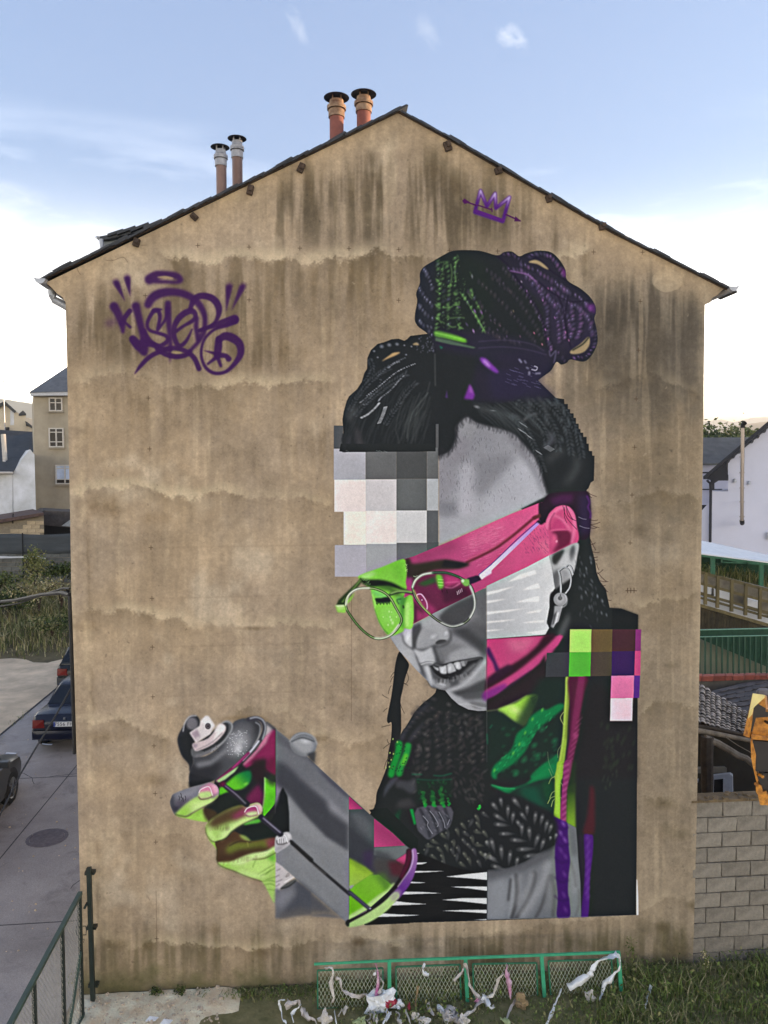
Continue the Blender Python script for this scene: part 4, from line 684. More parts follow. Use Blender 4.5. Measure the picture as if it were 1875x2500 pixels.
    poly(smooth(tM([(240,0),(300,0),(200,120),(150,190),(170,90)])),(72,74,82),2.5,.8); poly(smooth(tM([(290,20),(400,30),(470,0),(480,120),(420,150),(340,100),(280,90)])),(78,78,84),5,.7); poly(tM([(300,230),(420,200),(480,290),(280,300)]),(70,68,70),6,.7)
    for pts,w,c in [([(350,1060),(340,1150),(290,1290),(270,1370)],8,gt),([(440,1080),(420,1170),(370,1280),(350,1360)],8,(30,150,60)),([(420,1180),(390,1260)],5,(90,180,50))]: stroke(tL(pts),w,c,1.6,.95)
    for _ in range(26): blob(*tL([(280+RNG.rand()*170,1060+RNG.rand()*300)])[0],3.4,2,RNG.rand()*3,(16,70,36),.8,.8)
    for x,y in [(255,1150),(290,1160),(268,1220),(240,1250),(250,1290),(215,1300),(285,1010),(330,1040)]: blob(*tL([(x,y)])[0],2.6,3.4,.3,(170,200,110),.85,.8)
    for _ in range(10): blob(*tL([(230+RNG.rand()*80,1080+RNG.rand()*260)])[0],3,2,1,(70,80,40),.8,.8)
    poly(smooth(tL([(370,980),(450,870),(560,720),(660,640),(640,680),(520,800),(430,930),(380,1030)])),(70,72,84),4,.75); poly(smooth(tL([(440,1040),(500,940),(610,830),(590,870),(500,1000)])),(66,66,76),4,.8)
    for _ in range(110):
        x=480+RNG.rand()*740; y=720+RNG.rand()*900
        if y<1500-x*.9: continue
        blob(*tL([(x,y)])[0],9+4*RNG.rand(),5,RNG.rand()*3,(64,58,58) if RNG.rand()<.8 else (86,84,82),.5,1)
    for pts in [[(470,780),(560,700),(720,590)],[(410,950),(540,800),(690,690)],[(500,1010),(640,860),(770,740)],[(640,820),(650,1050),(640,1330)],[(740,780),(750,1000),(750,1330)],[(840,740),(860,1000),(860,1330)],[(950,760),(980,1000),(990,1330)],[(1060,760),(1090,1000),(1110,1330)],[(1170,780),(1195,1000),(1205,1250)],[(560,1100),(540,1250),(560,1380)]]: rope(tL(pts),17,13,[(74,67,65),(86,81,79),(62,60,62)],.42)
    for x,y in [(1020,770),(1020,850),(610,960),(550,1090),(630,1110),(1060,950),(850,660),(980,950)]: blob(*tL([(x,y)])[0],9,7,.6,(92,88,88),.7,1)
    for pts in [[(480,1370),(580,1370)],[(700,1380),(780,1385),(880,1360)],[(530,1420),(700,1430),(880,1420)],[(1240,960),(1245,1060)],[(1290,870),(1270,900)]]: stroke(tL(pts),1.3,(26,110,74),.8,.7)
    poly(tL([(530,1420),(880,1420),(880,1659),(530,1659)]),(26,46,34),6,.6)
    for _ in range(24): blob(*tL([(540+RNG.rand()*330,1440+RNG.rand()*210)])[0],7,4,RNG.rand()*3,(26,90,46),.45,1)
    for _ in range(26): blob(*tL([(900+RNG.rand()*320,1420+RNG.rand()*230)])[0],9,5,1.2,(70,66,66),.5,1)
    poly(tK([(1000,400),(1180,380),(1500,700),(1480,860),(1420,800),(1240,640),(1050,490)]),(30,36,34),.5)
    # --- stripes at the bottom
    poly(tK([(1480,830),(1659,900),(1800,960),(2170,1060),(2170,1503),(950,1567),(1100,1460),(1300,1300),(1450,1080)]),(28,28,29),1)
    for pts in [[(785,995),(1000,968),(1198,948),(1198,1028),(1000,1010)],[(830,1098),(1000,1094),(1198,1096),(1198,1138),(1000,1112)],[(745,1230),(950,1212),(1196,1212),(1196,1272),(950,1246)],[(745,1340),(950,1332),(1194,1332),(1194,1365),(950,1350)],[(1060,1432),(1192,1424),(1192,1434)],
        [(485,852),(592,852),(540,870),(480,872)],[(470,938),(760,938),(600,950),(462,955)],[(430,1046),(580,1055),(500,1062),(420,1060)],[(350,1146),(540,1150),(730,1162),(540,1168),(335,1176)],[(250,1240),(400,1258),(590,1272),(420,1280),(230,1286)],[(110,1366),(330,1378),(520,1384),(300,1398),(85,1402)],[(490,755),(520,758),(490,765)]]:
        poly(tM(pts),(232,232,234),.5)
    # white tape at the edge
    poly(tN([(1476,1130),(1484,1140),(1494,1300),(1496,1476),(1476,1478),(1474,1300)]),(232,222,222),.5); stroke(tN([(0,1520),(300,1511),(700,1500),(1000,1490),(1480,1476)]),.5,(200,190,180),.3,.5)
def can_and_hand():
    # --- soft shadow/dust
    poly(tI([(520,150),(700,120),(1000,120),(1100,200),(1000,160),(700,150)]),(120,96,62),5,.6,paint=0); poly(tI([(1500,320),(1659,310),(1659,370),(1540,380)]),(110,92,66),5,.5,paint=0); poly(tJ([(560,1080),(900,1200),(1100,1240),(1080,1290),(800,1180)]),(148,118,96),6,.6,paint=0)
    # thumb behind (black glove shape) + bulb right
    poly(smooth(tI([(140,330),(200,210),(260,120),(330,110),(370,180),(360,300),(300,420),(300,600),(262,680),(250,600),(190,530),(150,430)])),(52,52,56),1.2)
    blob(*tI([(285,190)])[0],20,18,1.2,(124,120,124),.95,.4); stroke(tI([(195,270),(215,180),(265,120),(330,112)]),1.3,(220,216,218),.8,.9); poly(tI([(150,330),(260,260),(300,420),(300,600),(250,600),(180,500)]),(38,40,42),5,.8)
    # can body grey panels
    body=np.array(tI([(1040,170),(1130,245),(1250,340)])+tK([(520,0),(640,110),(790,250),(1050,490),(1240,640),(1370,765),(1425,805),(1400,960),(1250,1180),(1000,1400),(800,1560),(780,1550),(590,1380),(250,1090),(50,930),(50,-60)])+tI([(900,700)]))
    poly(body,(132,133,136),.8); bc=[body]
    poly(tI([(1130,245),(1250,340),(1659,680),(1659,760),(1400,560),(1130,400)]),(92,92,98),7,.9,clip=bc); 
    poly(tK([(50,-300),(520,0),(800,260),(800,580),(520,390),(250,120),(50,-40)]),(112,112,118),12,.9,clip=bc)
    poly(tI([(1130,420),(1300,480),(1659,760),(1659,1000),(1300,640),(1130,560)]),(112,113,118),9,.8,clip=bc); poly(tK([(270,40),(560,250),(795,480),(795,540),(560,360),(260,120)]),(148,148,153),8,.8,clip=bc)
    poly(tK([(480,0),(560,30),(800,255),(800,300),(600,130)]),(78,76,86),5,.9,clip=bc)
    poly(tI([(1130,560),(1240,610),(1659,980),(1659,1150),(1400,960),(1240,840),(1130,800)]),(64,65,72),10,.95,clip=bc); poly(tK([(50,-60),(150,60),(420,290),(795,560),(795,830),(560,690),(350,470),(180,250),(50,120)]),(64,65,71),9,.95,clip=bc)
    poly(tK([(170,250),(330,440),(560,680),(795,830),(795,1540),(590,1380),(250,1090),(50,930),(50,560),(190,600)]),(134,135,138),4,.9,clip=bc); poly(tK([(180,300),(330,470),(560,700),(700,790),(560,760),(220,580)]),(148,149,152),9,.6,clip=bc)
    blob(*tI([(1410,400)])[0],35,31,.4,(120,122,126),1,.12); poly(smooth(tI([(1290,370),(1400,335),(1520,370),(1500,470),(1420,500),(1340,450)])),(170,170,172),6,.85); blob(*tI([(1430,370)])[0],18,9,.2,(214,214,216),.7,1); stroke(tI([(1275,370),(1340,310),(1430,290),(1520,330),(1550,400)]),2,(160,160,162),1,.9); stroke(tI([(1295,375),(1400,335),(1520,372)]),1.4,(70,72,76),.9,.8); poly(tI([(1450,500),(1540,470),(1530,600),(1480,560)]),(58,60,64),3,.9)
    # K panels right of x=795
    pan=np.array(tK([(795,255),(1050,485),(1240,640),(1370,765),(1425,805),(1400,960),(1250,1180),(1000,1400),(795,1520)])); poly(pan,(66,70,74),.4); pc=[pan]
    poly(tK([(795,262),(940,395),(795,400)]),lg(tK([(795,400)])[0],tK([(880,330)])[0],(196,70,124),(158,54,104)),.5,clip=pc)
    poly(tK([(795,400),(940,395),(1050,490),(1050,800),(795,570)]),(72,75,79),.6,clip=pc); poly(tK([(800,430),(920,440),(1048,560),(1048,740),(900,590)]),(96,99,103),9,.8,clip=pc)
    poly(tK([(795,570),(1050,780),(1050,1060),(960,1000),(795,890)]),(58,60,66),8,.95,clip=pc); poly(tK([(930,830),(1050,800),(1050,980),(960,960)]),(62,48,78),9,.85,clip=pc)
    poly(tK([(1050,490),(1240,635),(1370,765),(1050,780)]),lg(tK([(1060,760)])[0],tK([(1180,600)])[0],(190,70,124),(158,54,102)),.5,clip=pc)
    poly(tK([(1050,785),(1370,765),(1425,805),(1270,910),(1050,860)]),(112,114,116),1.2,clip=pc); poly(tK([(1050,800),(1200,850),(1260,920),(1050,1000)]),(70,72,76),8,.9,clip=pc)
    poly(tK([(1050,900),(1260,910),(1400,960),(1250,1180),(1150,1100),(1050,1050)]),(72,68,66),8,.9,clip=pc)
    poly(tK([(1270,910),(1425,810),(1395,960),(1340,960)]),(196,70,122),1.5,clip=pc); poly(tK([(1190,930),(1300,920),(1390,960),(1340,1080),(1230,1060)]),(86,34,46),7,.9,clip=pc)
    poly(tK([(795,890),(960,980),(1050,1050),(820,1200),(795,1190)]),lg(tK([(800,1180)])[0],tK([(900,960)])[0],(158,196,78),(160,200,56)),3,clip=pc); poly(tK([(795,890),(900,940),(1030,1050),(960,1030),(795,930)]),(96,130,40),6,.6,clip=pc)
    poly(tK([(1010,1060),(820,1190),(850,1165),(795,1215),(795,1520),(1000,1400),(1250,1180),(1100,1060)]),lg(tK([(820,1480)])[0],tK([(1150,1080)])[0],(112,188,26),(134,196,52)),1,clip=pc); poly(tK([(1000,1060),(1150,1040),(1230,1160),(1180,1240),(1080,1100)]),(82,126,46),9,.8,clip=pc)
    poly(tK([(800,1170),(850,1162),(820,1200),(795,1195)]),(156,158,160),.8,clip=pc)
    stroke(tK([(800,1495),(960,1400),(1100,1290),(1200,1230),(1250,1170)]),6,(196,224,150),2.4,.9,clip=pc)
    # rim
    rim=tK([(1405,820,7),(1405,930,9),(1340,1090,8),(1250,1210,7),(1130,1340,6),(1000,1440,6),(800,1535,5)])
    stroke(rim,6,(36,24,32),1,.95); stroke(tK([(1408,830,6),(1398,930,6),(1330,1080,5)]),5,(92,22,56),1.6,.85)
    stroke(tK([(1455,815,6),(1462,900,7),(1435,1020,8),(1380,1130,10),(1300,1240,10),(1240,1300,10)]),9,lg(tK([(1460,850)])[0],tK([(1310,1230)])[0],(150,104,162),(104,52,142)),1); stroke(tK([(1270,1270,9),(1150,1390,11),(1000,1490,11),(890,1540,9),(800,1570,5)]),9,(186,216,138),1); stroke(tK([(1290,1240,8),(1250,1290,9)]),9,(170,160,160),3,.7)
    stroke(tK([(1440,810),(1445,900),(1415,1000),(1340,1110),(1290,1180)]),1.1,(224,196,220),.6,.9); poly(smooth(tK([(765,1530),(795,1515),(798,1570),(785,1585),(762,1560)])),(26,30,30),1)
    # straw
    stroke(tK([(205,730,3),(480,980,3.4),(700,1170,3.6),(800,1255,4)]),3.4,(40,40,42),1.2,.95,s=False); stroke(tK([(800,1235,5),(1005,1405,4.4)]),4.6,(58,60,68),.9); stroke(tK([(810,1240),(1000,1398)]),1,(120,122,132),.7,.7); blob(*tK([(1008,1398)])[0],4,3,0,(176,170,190),.8,.7); stroke(tK([(240,790),(400,930),(560,1050)]),1.6,(120,116,112),1.4,.5)
    poly(tJ([(450,420),(700,240),(1000,120),(1256,100),(1256,900),(620,1000),(570,800),(520,600)]),(38,42,38),1)
    # can left pink/green/dark part
    cz=np.array(tI([(1040,170),(1132,245),(1132,1000),(1000,1150),(790,1225),(600,1100),(430,1050),(520,760),(800,560),(960,420),(1010,300)])); poly(cz,(34,38,38),1); cc=[cz]
    poly(tI([(1060,250),(1132,250),(1132,720),(1030,640),(1030,560),(830,640),(810,610),(960,480),(1040,380)]),(140,38,86),3,clip=cc); poly(tI([(1030,560),(1132,520),(1132,720),(1020,660)]),(96,26,56),7,.8,clip=cc); poly(tI([(900,560),(1030,540),(1030,780),(950,800),(880,680)]),(44,30,34),7,.9,clip=cc)
    poly(tI([(1040,180),(1110,240),(1070,300),(1010,340),(990,320)]),(200,190,192),4,.9,clip=cc); poly(tI([(1000,340),(1080,280),(1040,390),(900,540),(810,620),(800,600),(940,450)]),(222,130,164),3,.9,clip=cc); stroke(tI([(1060,200),(1120,245)]),3,(80,76,82),2,.8)
    poly(smooth(tI([(560,850),(640,790),(720,720),(800,680),(870,670),(888,720),(870,790),(800,850),(700,870),(620,900),(565,920)])),lg(tI([(870,680)])[0],tI([(720,820)])[0],(10,110,60),(96,190,40)),2.2,clip=None); blob(*tI([(830,800)])[0],9,6,-.5,(150,220,80),.6,1)
    poly(tI([(1025,740),(1132,790),(1132,980),(1060,1120),(1000,1150),(1010,980)]),(104,206,40),1.5,clip=cc); poly(tI([(1025,740),(1132,700),(1132,830),(1060,800)]),(46,60,40),6,.9,clip=cc); poly(tI([(1060,900),(1132,880),(1132,990),(1040,1130),(1000,1140)]),(80,180,30),6,.6,clip=cc); stroke(tI([(1022,740),(1020,900),(1000,1050)]),1.5,(190,240,150),.8,.8)
    poly(tI([(800,1200),(960,1150),(1040,1130),(960,1200),(820,1222)]),(92,190,60),3,.9)
    poly(tI([(880,880),(960,800),(1010,900),(1000,1020),(830,1000),(840,930)]),(118,34,78),7,.9,clip=cc)
    # dark window of hand gap
    poly(tJ([(1260,360),(1300,260),(1340,190),(1390,290),(1410,480),(1412,690),(1330,720),(1180,620),(1250,480)]),(28,32,33),1.2); poly(tJ([(1250,330),(1310,220),(1290,330),(1255,420)]),(120,122,122),2.5,.8)
    poly(tJ([(900,630),(1100,600),(1250,620),(1330,720),(1250,760),(980,800),(870,720)]),(28,36,32),2); poly(tJ([(620,290),(720,250),(900,380),(820,430),(560,540),(470,430)]),(32,38,34),3)
    # dome of can
    dome=smooth(tI([(265,680),(300,590),(300,520),(420,520),(560,420),(690,200),(760,150),(850,138),(950,160),(990,220),(960,330),(880,450),(760,560),(620,680),(520,760),(400,800),(280,820),(255,760)]))
    poly(dome,(76,76,80),1); dc=[dome]
    poly(tI([(260,600),(500,560),(600,600),(520,760),(260,840)]),(44,44,48),12,.9,clip=dc); poly(tI([(640,300),(800,230),(880,330),(860,450),(760,530),(640,500)]),(164,164,168),14,.85,clip=dc); poly(tI([(320,590),(480,560),(640,430),(640,480),(480,610),(340,640)]),(146,146,150),6,.8,clip=dc); poly(tI([(760,150),(950,160),(990,230),(940,330),(900,200)]),(54,54,58),8,.9,clip=dc); poly(tI([(690,250),(740,170),(860,170),(920,260),(860,300),(760,240)]),(104,104,108),10,.6,clip=dc)
    for _ in range(90): x,y=tI([(640+200*RNG.rand(),260+260*RNG.rand())])[0]; blob(x,y,1.2+RNG.rand()*1.3,1.2,0,(222,222,224),.5+.4*RNG.rand(),.8)
    blob(*tI([(750,440)])[0],13,18,.2,(226,224,226),.75,1); blob(*tI([(770,370)])[0],16,10,.2,(190,190,192),.6,1)
    poly(tI([(262,690),(520,760),(400,800),(270,835)]),(40,40,44),3,.9); poly(tI([(255,780),(500,770),(330,830),(255,845)]),(30,33,36),2)
    # seam ring
    stroke(tI([(860,148),(940,138),(1000,170),(1018,250),(985,340),(900,450),(790,560),(650,680),(540,770)]),5.4,(64,62,70),1); stroke(tI([(875,140),(940,128),(1005,160),(1030,240),(1000,350)]),1.8,(176,176,180),.9,.9); stroke(tI([(960,370),(900,450),(800,560)]),2.4,(226,220,230),1,.95); stroke(tI([(860,490),(760,590),(640,690),(540,770)]),3,(126,30,82),1.2,.95); stroke(tI([(840,500),(700,640)]),1.2,(186,80,140),.8,.8); poly(tI([(530,770),(640,700),(760,620),(720,680),(620,760),(560,790)]),(168,200,138),1.2,.95); stroke(tI([(930,180),(975,220),(960,330),(900,430)]),1.3,(190,190,196),.8,.7)
    # nozzle
    poly(smooth(tI([(290,420),(420,330),(600,185),(670,200),(670,290),(600,380),(480,470),(350,520),(290,500)])),(58,58,60),1)
    poly(smooth(tI([(275,470),(300,440),(420,470),(560,400),(640,300),(655,200),(600,180),(640,165),(690,190),(690,260),(620,370),(480,480),(350,530),(290,525)])),(98,98,100),1.2); stroke(tI([(590,185),(640,168),(688,200),(680,270),(600,380),(480,470)]),2,(170,170,172),1,.8); stroke(tI([(330,520),(430,490),(540,420)]),3,(140,136,140),2,.6)
    for _ in range(14): blob(*tI([(380+RNG.rand()*180,480-RNG.rand()*110)])[0],2,1.4,0,(40,40,44),.7,.8)
    poly(smooth(tI([(290,400),(330,380),(450,340),(540,230),(580,190),(625,225),(610,290),(500,400),(340,470),(300,440)]),n=3),(214,196,196),1); poly(smooth(tI([(520,240),(560,195),(600,205),(625,230),(560,330),(500,370),(520,300)]),n=3),(243,234,230),2,.9); stroke(tI([(330,460),(470,395),(590,290)]),1.4,(150,136,140),1.2,.8); poly(tI([(292,395),(345,400),(330,440),(300,440)]),(150,134,144),2,.9)
    poly(tI([(260,285),(360,215),(370,170),(420,115),(452,115),(520,215),(470,300),(325,388)]),(226,216,214),.8); poly(tI([(370,165),(425,115),(452,118),(515,210),(460,240),(400,190)]),(243,236,232),3,.9); poly(tI([(270,290),(340,248),(370,320),(340,375)]),(168,150,160),1.6,.95); poly(tI([(330,330),(365,325),(330,386)]),(230,220,218),2,.9)
    blob(*tI([(445,216)])[0],7.6,8.4,0,(112,104,106),1,.15); blob(*tI([(446,216)])[0],2.2,2.2,0,(30,28,30),1,.4)
    # fingers ------------------------------------------------------
    GRN=(174,208,110)
    f1=smooth(tJ([(70,370),(85,310),(120,260),(300,195),(430,160),(520,138),(590,170),(620,230),(610,300),(540,360),(440,410),(330,470),(250,520),(140,510),(100,460)])); poly(f1,(122,121,128),1); fc=[f1]
    poly(tJ([(70,300),(110,270),(120,400),(250,380),(130,500),(80,440)]),(54,53,60),7,.9,clip=fc); poly(tJ([(130,270),(300,205),(420,180),(360,270),(280,320),(150,340)]),(146,144,150),8,.7,clip=fc); poly(tJ([(120,330),(260,330),(330,300),(240,390),(150,420)]),(84,78,86),7,.8,clip=fc)
    for x,y in [(200,300),(170,290),(215,310),(190,260),(240,290)]: stroke(tJ([(x,y),(x+8,y+26),(x+2,y+46)]),.8,(52,50,56),.5,.8)
    poly(tJ([(125,500),(240,385),(330,320),(390,290),(560,320),(620,260),(610,320),(540,370),(440,420),(330,480),(250,520)]),GRN,2.5,clip=fc); poly(tJ([(300,360),(440,330),(560,330),(440,400),(330,450)]),(214,238,150),8,.8,clip=fc); poly(tJ([(125,505),(220,420),(300,440),(250,520)]),(150,206,66),6,.6,clip=fc)
    poly(tJ([(400,210),(520,140),(600,180),(615,250),(570,290),(450,250)]),(216,140,168),5,.95,clip=fc); poly(tJ([(540,150),(600,185),(615,250),(580,260),(550,200)]),(240,196,206),5,.8,clip=fc)
    poly(smooth(tJ([(395,255),(420,215),(510,190),(548,290),(530,305),(460,320),(400,315)]),n=3),(216,140,166),1); poly(smooth(tJ([(393,262),(430,244),(520,240),(548,295),(470,320),(398,315)]),n=3),(196,226,140),2,.95); stroke(tJ([(395,255),(420,215),(510,188),(550,292)]),1,(250,226,226),.5,.9); stroke(tJ([(392,300),(420,328),(500,318),(550,292)]),1.3,(90,70,60),.7,.9)
    # wedge below finger 1
    poly(smooth(tJ([(130,500),(250,520),(330,480),(430,430),(470,480),(500,575),(400,575),(260,545),(170,525)]),n=3),(168,214,92),1); poly(tJ([(430,430),(480,470),(505,580),(470,560)]),(76,64,40),5,.8); poly(tJ([(380,440),(440,420),(420,480),(330,520)]),(130,180,60),5,.6)
    poly(smooth(tJ([(440,430),(560,450),(600,500),(540,560),(500,570)]),n=3),(70,56,36),3)
    # finger 2
    f2=smooth(tJ([(470,640),(500,580),(560,530),(700,450),(830,400),(950,390),(1050,365),(1100,400),(1110,470),(1080,520),(980,560),(860,620),(760,690),(700,760),(620,800),(540,800),(480,720)])); poly(f2,GRN,1); fc=[f2]
    poly(tJ([(490,610),(560,530),(700,452),(900,395),(930,500),(800,560),(660,610),(560,650),(500,670)]),(84,62,40),8,.95,clip=fc); poly(tJ([(760,520),(900,410),(960,400),(920,510),(800,560)]),(150,62,96),8,.9,clip=fc); poly(tJ([(620,720),(760,620),(950,540),(1060,520),(900,590),(760,690),(690,760)]),(210,238,150),8,.85,clip=fc); poly(tJ([(480,640),(560,640),(600,760),(540,790)]),(186,226,110),9,.6,clip=fc)
    for _ in range(40): x=520+RNG.rand()*220; stroke(tJ([(x,600+RNG.rand()*60),(x-4,650+RNG.rand()*40)]),.8,(84,72,40),.8,.22,clip=fc)
    poly(tJ([(920,420),(1040,370),(1095,400),(1110,470),(1070,500),(930,510)]),(212,150,174),5,.9,clip=fc); poly(tJ([(1040,370),(1095,395),(1110,460),(1070,440)]),(240,204,210),4,.8,clip=fc)
    poly(smooth(tJ([(912,465),(950,425),(1040,405),(1065,480),(1050,500),(960,520),(920,505)]),n=3),(170,70,118),1); poly(smooth(tJ([(916,490),(980,465),(1060,465),(1050,502),(960,520)]),n=3),(206,224,160),2,.95); stroke(tJ([(910,470),(945,425),(1035,408),(1068,492)]),1.2,(250,230,232),.5,.9); stroke(tJ([(916,500),(960,524),(1050,508)]),1.1,(110,70,80),.7,.8)
    poly(smooth(tJ([(490,740),(540,800),(580,810),(600,900),(570,860),(520,800)]),n=3),(160,206,84),1)
    # palm shadow + finger 3
    poly(smooth(tJ([(580,810),(700,770),(780,690),(860,720),(980,800),(1256,760),(1256,860),(1100,920),(850,1010),(610,1040),(600,900)]),n=3),(84,62,40),1.2)
    poly(smooth(tJ([(700,900),(740,840),(850,810),(1000,810),(1200,780),(1200,860),(1000,890),(850,900),(740,950)]),n=3),(112,124,46),7,.85); poly(smooth(tJ([(850,730),(920,740),(980,800),(900,780)]),n=3),(160,186,90),2,.8); poly(tJ([(1140,790),(1256,760),(1256,850),(1180,880)]),(140,60,84),7,.8)
    stroke(tJ([(740,850),(850,800),(980,810)]),1.3,(52,40,30),1,.7); stroke(tJ([(940,810),(950,860)]),1.4,(160,160,80),1.2,.5)
    poly(smooth(tJ([(608,1040),(750,1030),(860,980),(1000,930),(1150,910),(1256,850),(1256,930),(1130,990),(1000,1000),(880,1060),(760,1090),(660,1090)]),n=3),(206,236,150),3)
    poly(smooth(tJ([(608,1040),(700,1060),(860,1060),(1010,1000),(1150,970),(1256,930),(1256,1480),(1180,1380),(1100,1250),(950,1200),(780,1130),(660,1090)]),n=3),GRN,1.2)
    pz=[np.array(tJ([(600,1030),(1256,850),(1256,1500),(600,1300)]))]
    poly(tJ([(800,1100),(1000,1030),(1200,1000),(1256,1030),(1200,1150),(1000,1180)]),(200,236,130),14,.8,clip=pz); poly(tJ([(1150,960),(1256,930),(1256,1040),(1180,1000)]),(96,180,50),6,.8,clip=pz); poly(tJ([(620,1045),(800,1040),(860,1080),(720,1100)]),(150,206,66),8,.7,clip=pz)
    for pts in [[(1000,1090),(1020,1040),(1030,1010)],[(1060,1170),(1140,1120),(1240,1060)],[(1080,1190),(1170,1150),(1250,1100)],[(1110,1250),(1180,1240),(1250,1250)],[(1120,1290),(1200,1280),(1256,1300)],[(1140,1180),(1200,1120)],[(1160,1340),(1256,1350)],[(1150,1230),(1256,1200)]]: stroke(tJ(pts),.9,(96,140,50),.8,.6)
    for _ in range(44): x=640+RNG.rand()*560; y=1050-(x-640)*.16; stroke(tJ([(x,y-26),(x-4,y+18)]),.8,(96,80,40),.8,.22)
    # finger 3 tip (grey) + wrist (grey)
    f3=smooth(tJ([(1256,760),(1330,710),(1390,695),(1432,730),(1440,790),(1400,850),(1320,900),(1256,925)]),n=4); poly(f3,(196,192,194),1); poly(tJ([(1256,860),(1400,820),(1320,900),(1256,925)]),(160,156,160),5,.8,clip=[f3]); blob(*tJ([(1400,740)])[0],7,10,.3,(230,228,228),.7,1)
    poly(smooth(tJ([(1265,790),(1300,760),(1360,730),(1392,810),(1340,830),(1290,838)]),n=3),(206,202,204),.8); stroke(tJ([(1268,790),(1280,830),(1340,832),(1392,812)]),1.3,(70,66,66),.6,.9); stroke(tJ([(1290,775),(1360,730),(1392,810)]),1,(240,238,238),.5,.9)
    for x in (1300,1320,1345): stroke(tJ([(x,770),(x+6,825)]),.7,(110,106,108),.5,.7)
    wr=np.array(tJ([(1256,1030),(1330,1080),(1462,1200),(1500,1250),(1659,1370),(1659,1640),(1560,1590),(1400,1640),(1300,1660),(1256,1500)])); 
    poly(tJ([(1256,1030),(1330,1080),(1462,1200),(1400,1260),(1310,1350),(1256,1380)]),(206,198,196),1); 
    poly(tJ([(1256,1330),(1320,1350),(1420,1260),(1480,1230),(1659,1370),(1659,1640)])+tK([(760,1500),(700,1480),(560,1450),(300,1470),(100,1500),(50,1500)]),(104,105,112),3,.95)
    poly(tK([(250,1100),(350,1160),(590,1390),(700,1470),(560,1450),(300,1460),(90,1500),(150,1400),(260,1250)]),(76,78,86),8,.9); poly(tJ([(1256,1380),(1400,1330),(1480,1380),(1400,1480),(1290,1560),(1256,1500)]),(140,140,146),10,.7)
    poly(tK([(80,1460),(300,1400),(600,1440),(740,1530),(560,1490),(300,1510),(100,1530)]),(120,108,94),12,.45)
    poly(smooth(tJ([(1310,1345),(1340,1300),(1420,1250),(1480,1225),(1490,1245),(1420,1300)]),n=3),(98,98,96),1.5); stroke(tJ([(1325,1330),(1400,1310),(1480,1250)]),1.6,(44,46,48),1,.8); stroke(tJ([(1360,1260),(1460,1205)]),2,(240,234,230),1.2,.8)
    for pts in [[(1370,1200),(1400,1160),(1410,1180),(1380,1200)],[(1256,1200),(1300,1180)],[(1260,1260),(1330,1230)],[(1260,1310),(1300,1280)],[(1270,1130),(1310,1110)]]: stroke(tJ(pts),1,(110,102,102),.8,.7)
    for pts,c in [([(640,180),(780,250),(930,380)],0)]: pass
    for pts in [[(130,500),(250,522),(330,480),(440,418),(540,366),(612,300)],[(470,650),(480,720),(540,798),(620,800),(700,758),(760,690),(860,620),(980,562),(1080,520),(1112,470)],[(500,580),(560,530),(700,452),(830,402),(920,392)],[(600,900),(604,1040),(680,1096),(780,1132),(950,1202),(1100,1252)],[(585,812),(640,790),(700,768)],[(1256,930),(1130,992),(1000,1004)]]: stroke(tJ(pts),1.5,(58,54,28),1.3,.55)
    for pts in [[(330,450),(440,392),(540,335)],[(640,770),(720,690),(860,590),(1010,540)],[(760,1070),(900,1040),(1050,975),(1200,930)],[(520,640),(520,720),(570,780)],[(860,1140),(1000,1180),(1120,1190)]]: stroke(tJ(pts),4,(226,246,172),4,.6)
    stroke(tJ([(560,540),(700,470),(880,410)]),5,(70,54,36),4,.5); stroke(tJ([(640,980),(760,960),(900,920),(1100,870)]),6,(58,42,28),5,.5)
    # straw in front of fingers
    stroke(tJ([(670,165,5),(800,270,7),(930,380,8)]),7,(40,38,44),1); stroke(tJ([(690,175),(810,270),(920,375)]),1.6,(134,128,140),1,.85); stroke(tJ([(1095,530,7),(1200,620,7),(1310,715,8)]),7,(44,42,52),1); stroke(tJ([(1120,540),(1220,625),(1310,700)]),1.6,(160,156,176),1,.85); stroke(tJ([(1430,800,4),(1530,890,4),(1659,1010,5)]),4,(40,40,40),1.4,.9)
    poly(tJ([(610,150),(690,120),(690,170),(640,190)]),(110,26,66),2,.9); stroke(tJ([(640,150),(650,180)]),.8,(60,16,40),.5,.8)
def pixels_right():
    def q(pts,c):
        p=tH(pts); poly(p,lg(p[0],p[2],np.array(c)*1.02,np.array(c)*.98))
    q([(907,131),(1096,131),(1092,333),(902,333)],(176,236,106)); q([(1096,131),(1280,131),(1276,330),(1092,333)],(104,86,54)); q([(1280,131),(1484,131),(1480,324),(1276,328)],(74,42,50)); q([(1484,131),(1534,131),(1530,320),(1480,324)],(138,54,116))
    q([(702,338),(902,333),(896,548),(692,549)],(60,62,66)); q([(902,333),(1092,331),(1086,543),(896,546)],(86,180,56)); q([(1092,331),(1276,328),(1272,540),(1086,543)],(76,66,56)); q([(1276,325),(1479,323),(1473,536),(1272,540)],(58,30,86)); q([(1479,321),(1530,320),(1526,536),(1473,538)],(196,74,126))
    q([(1270,540),(1472,537),(1466,736),(1264,737)],(228,118,166)); q([(1472,538),(1524,537),(1516,735),(1466,735)],(96,46,134)); q([(1264,737),(1460,736),(1454,936),(1259,937)],(254,206,216))
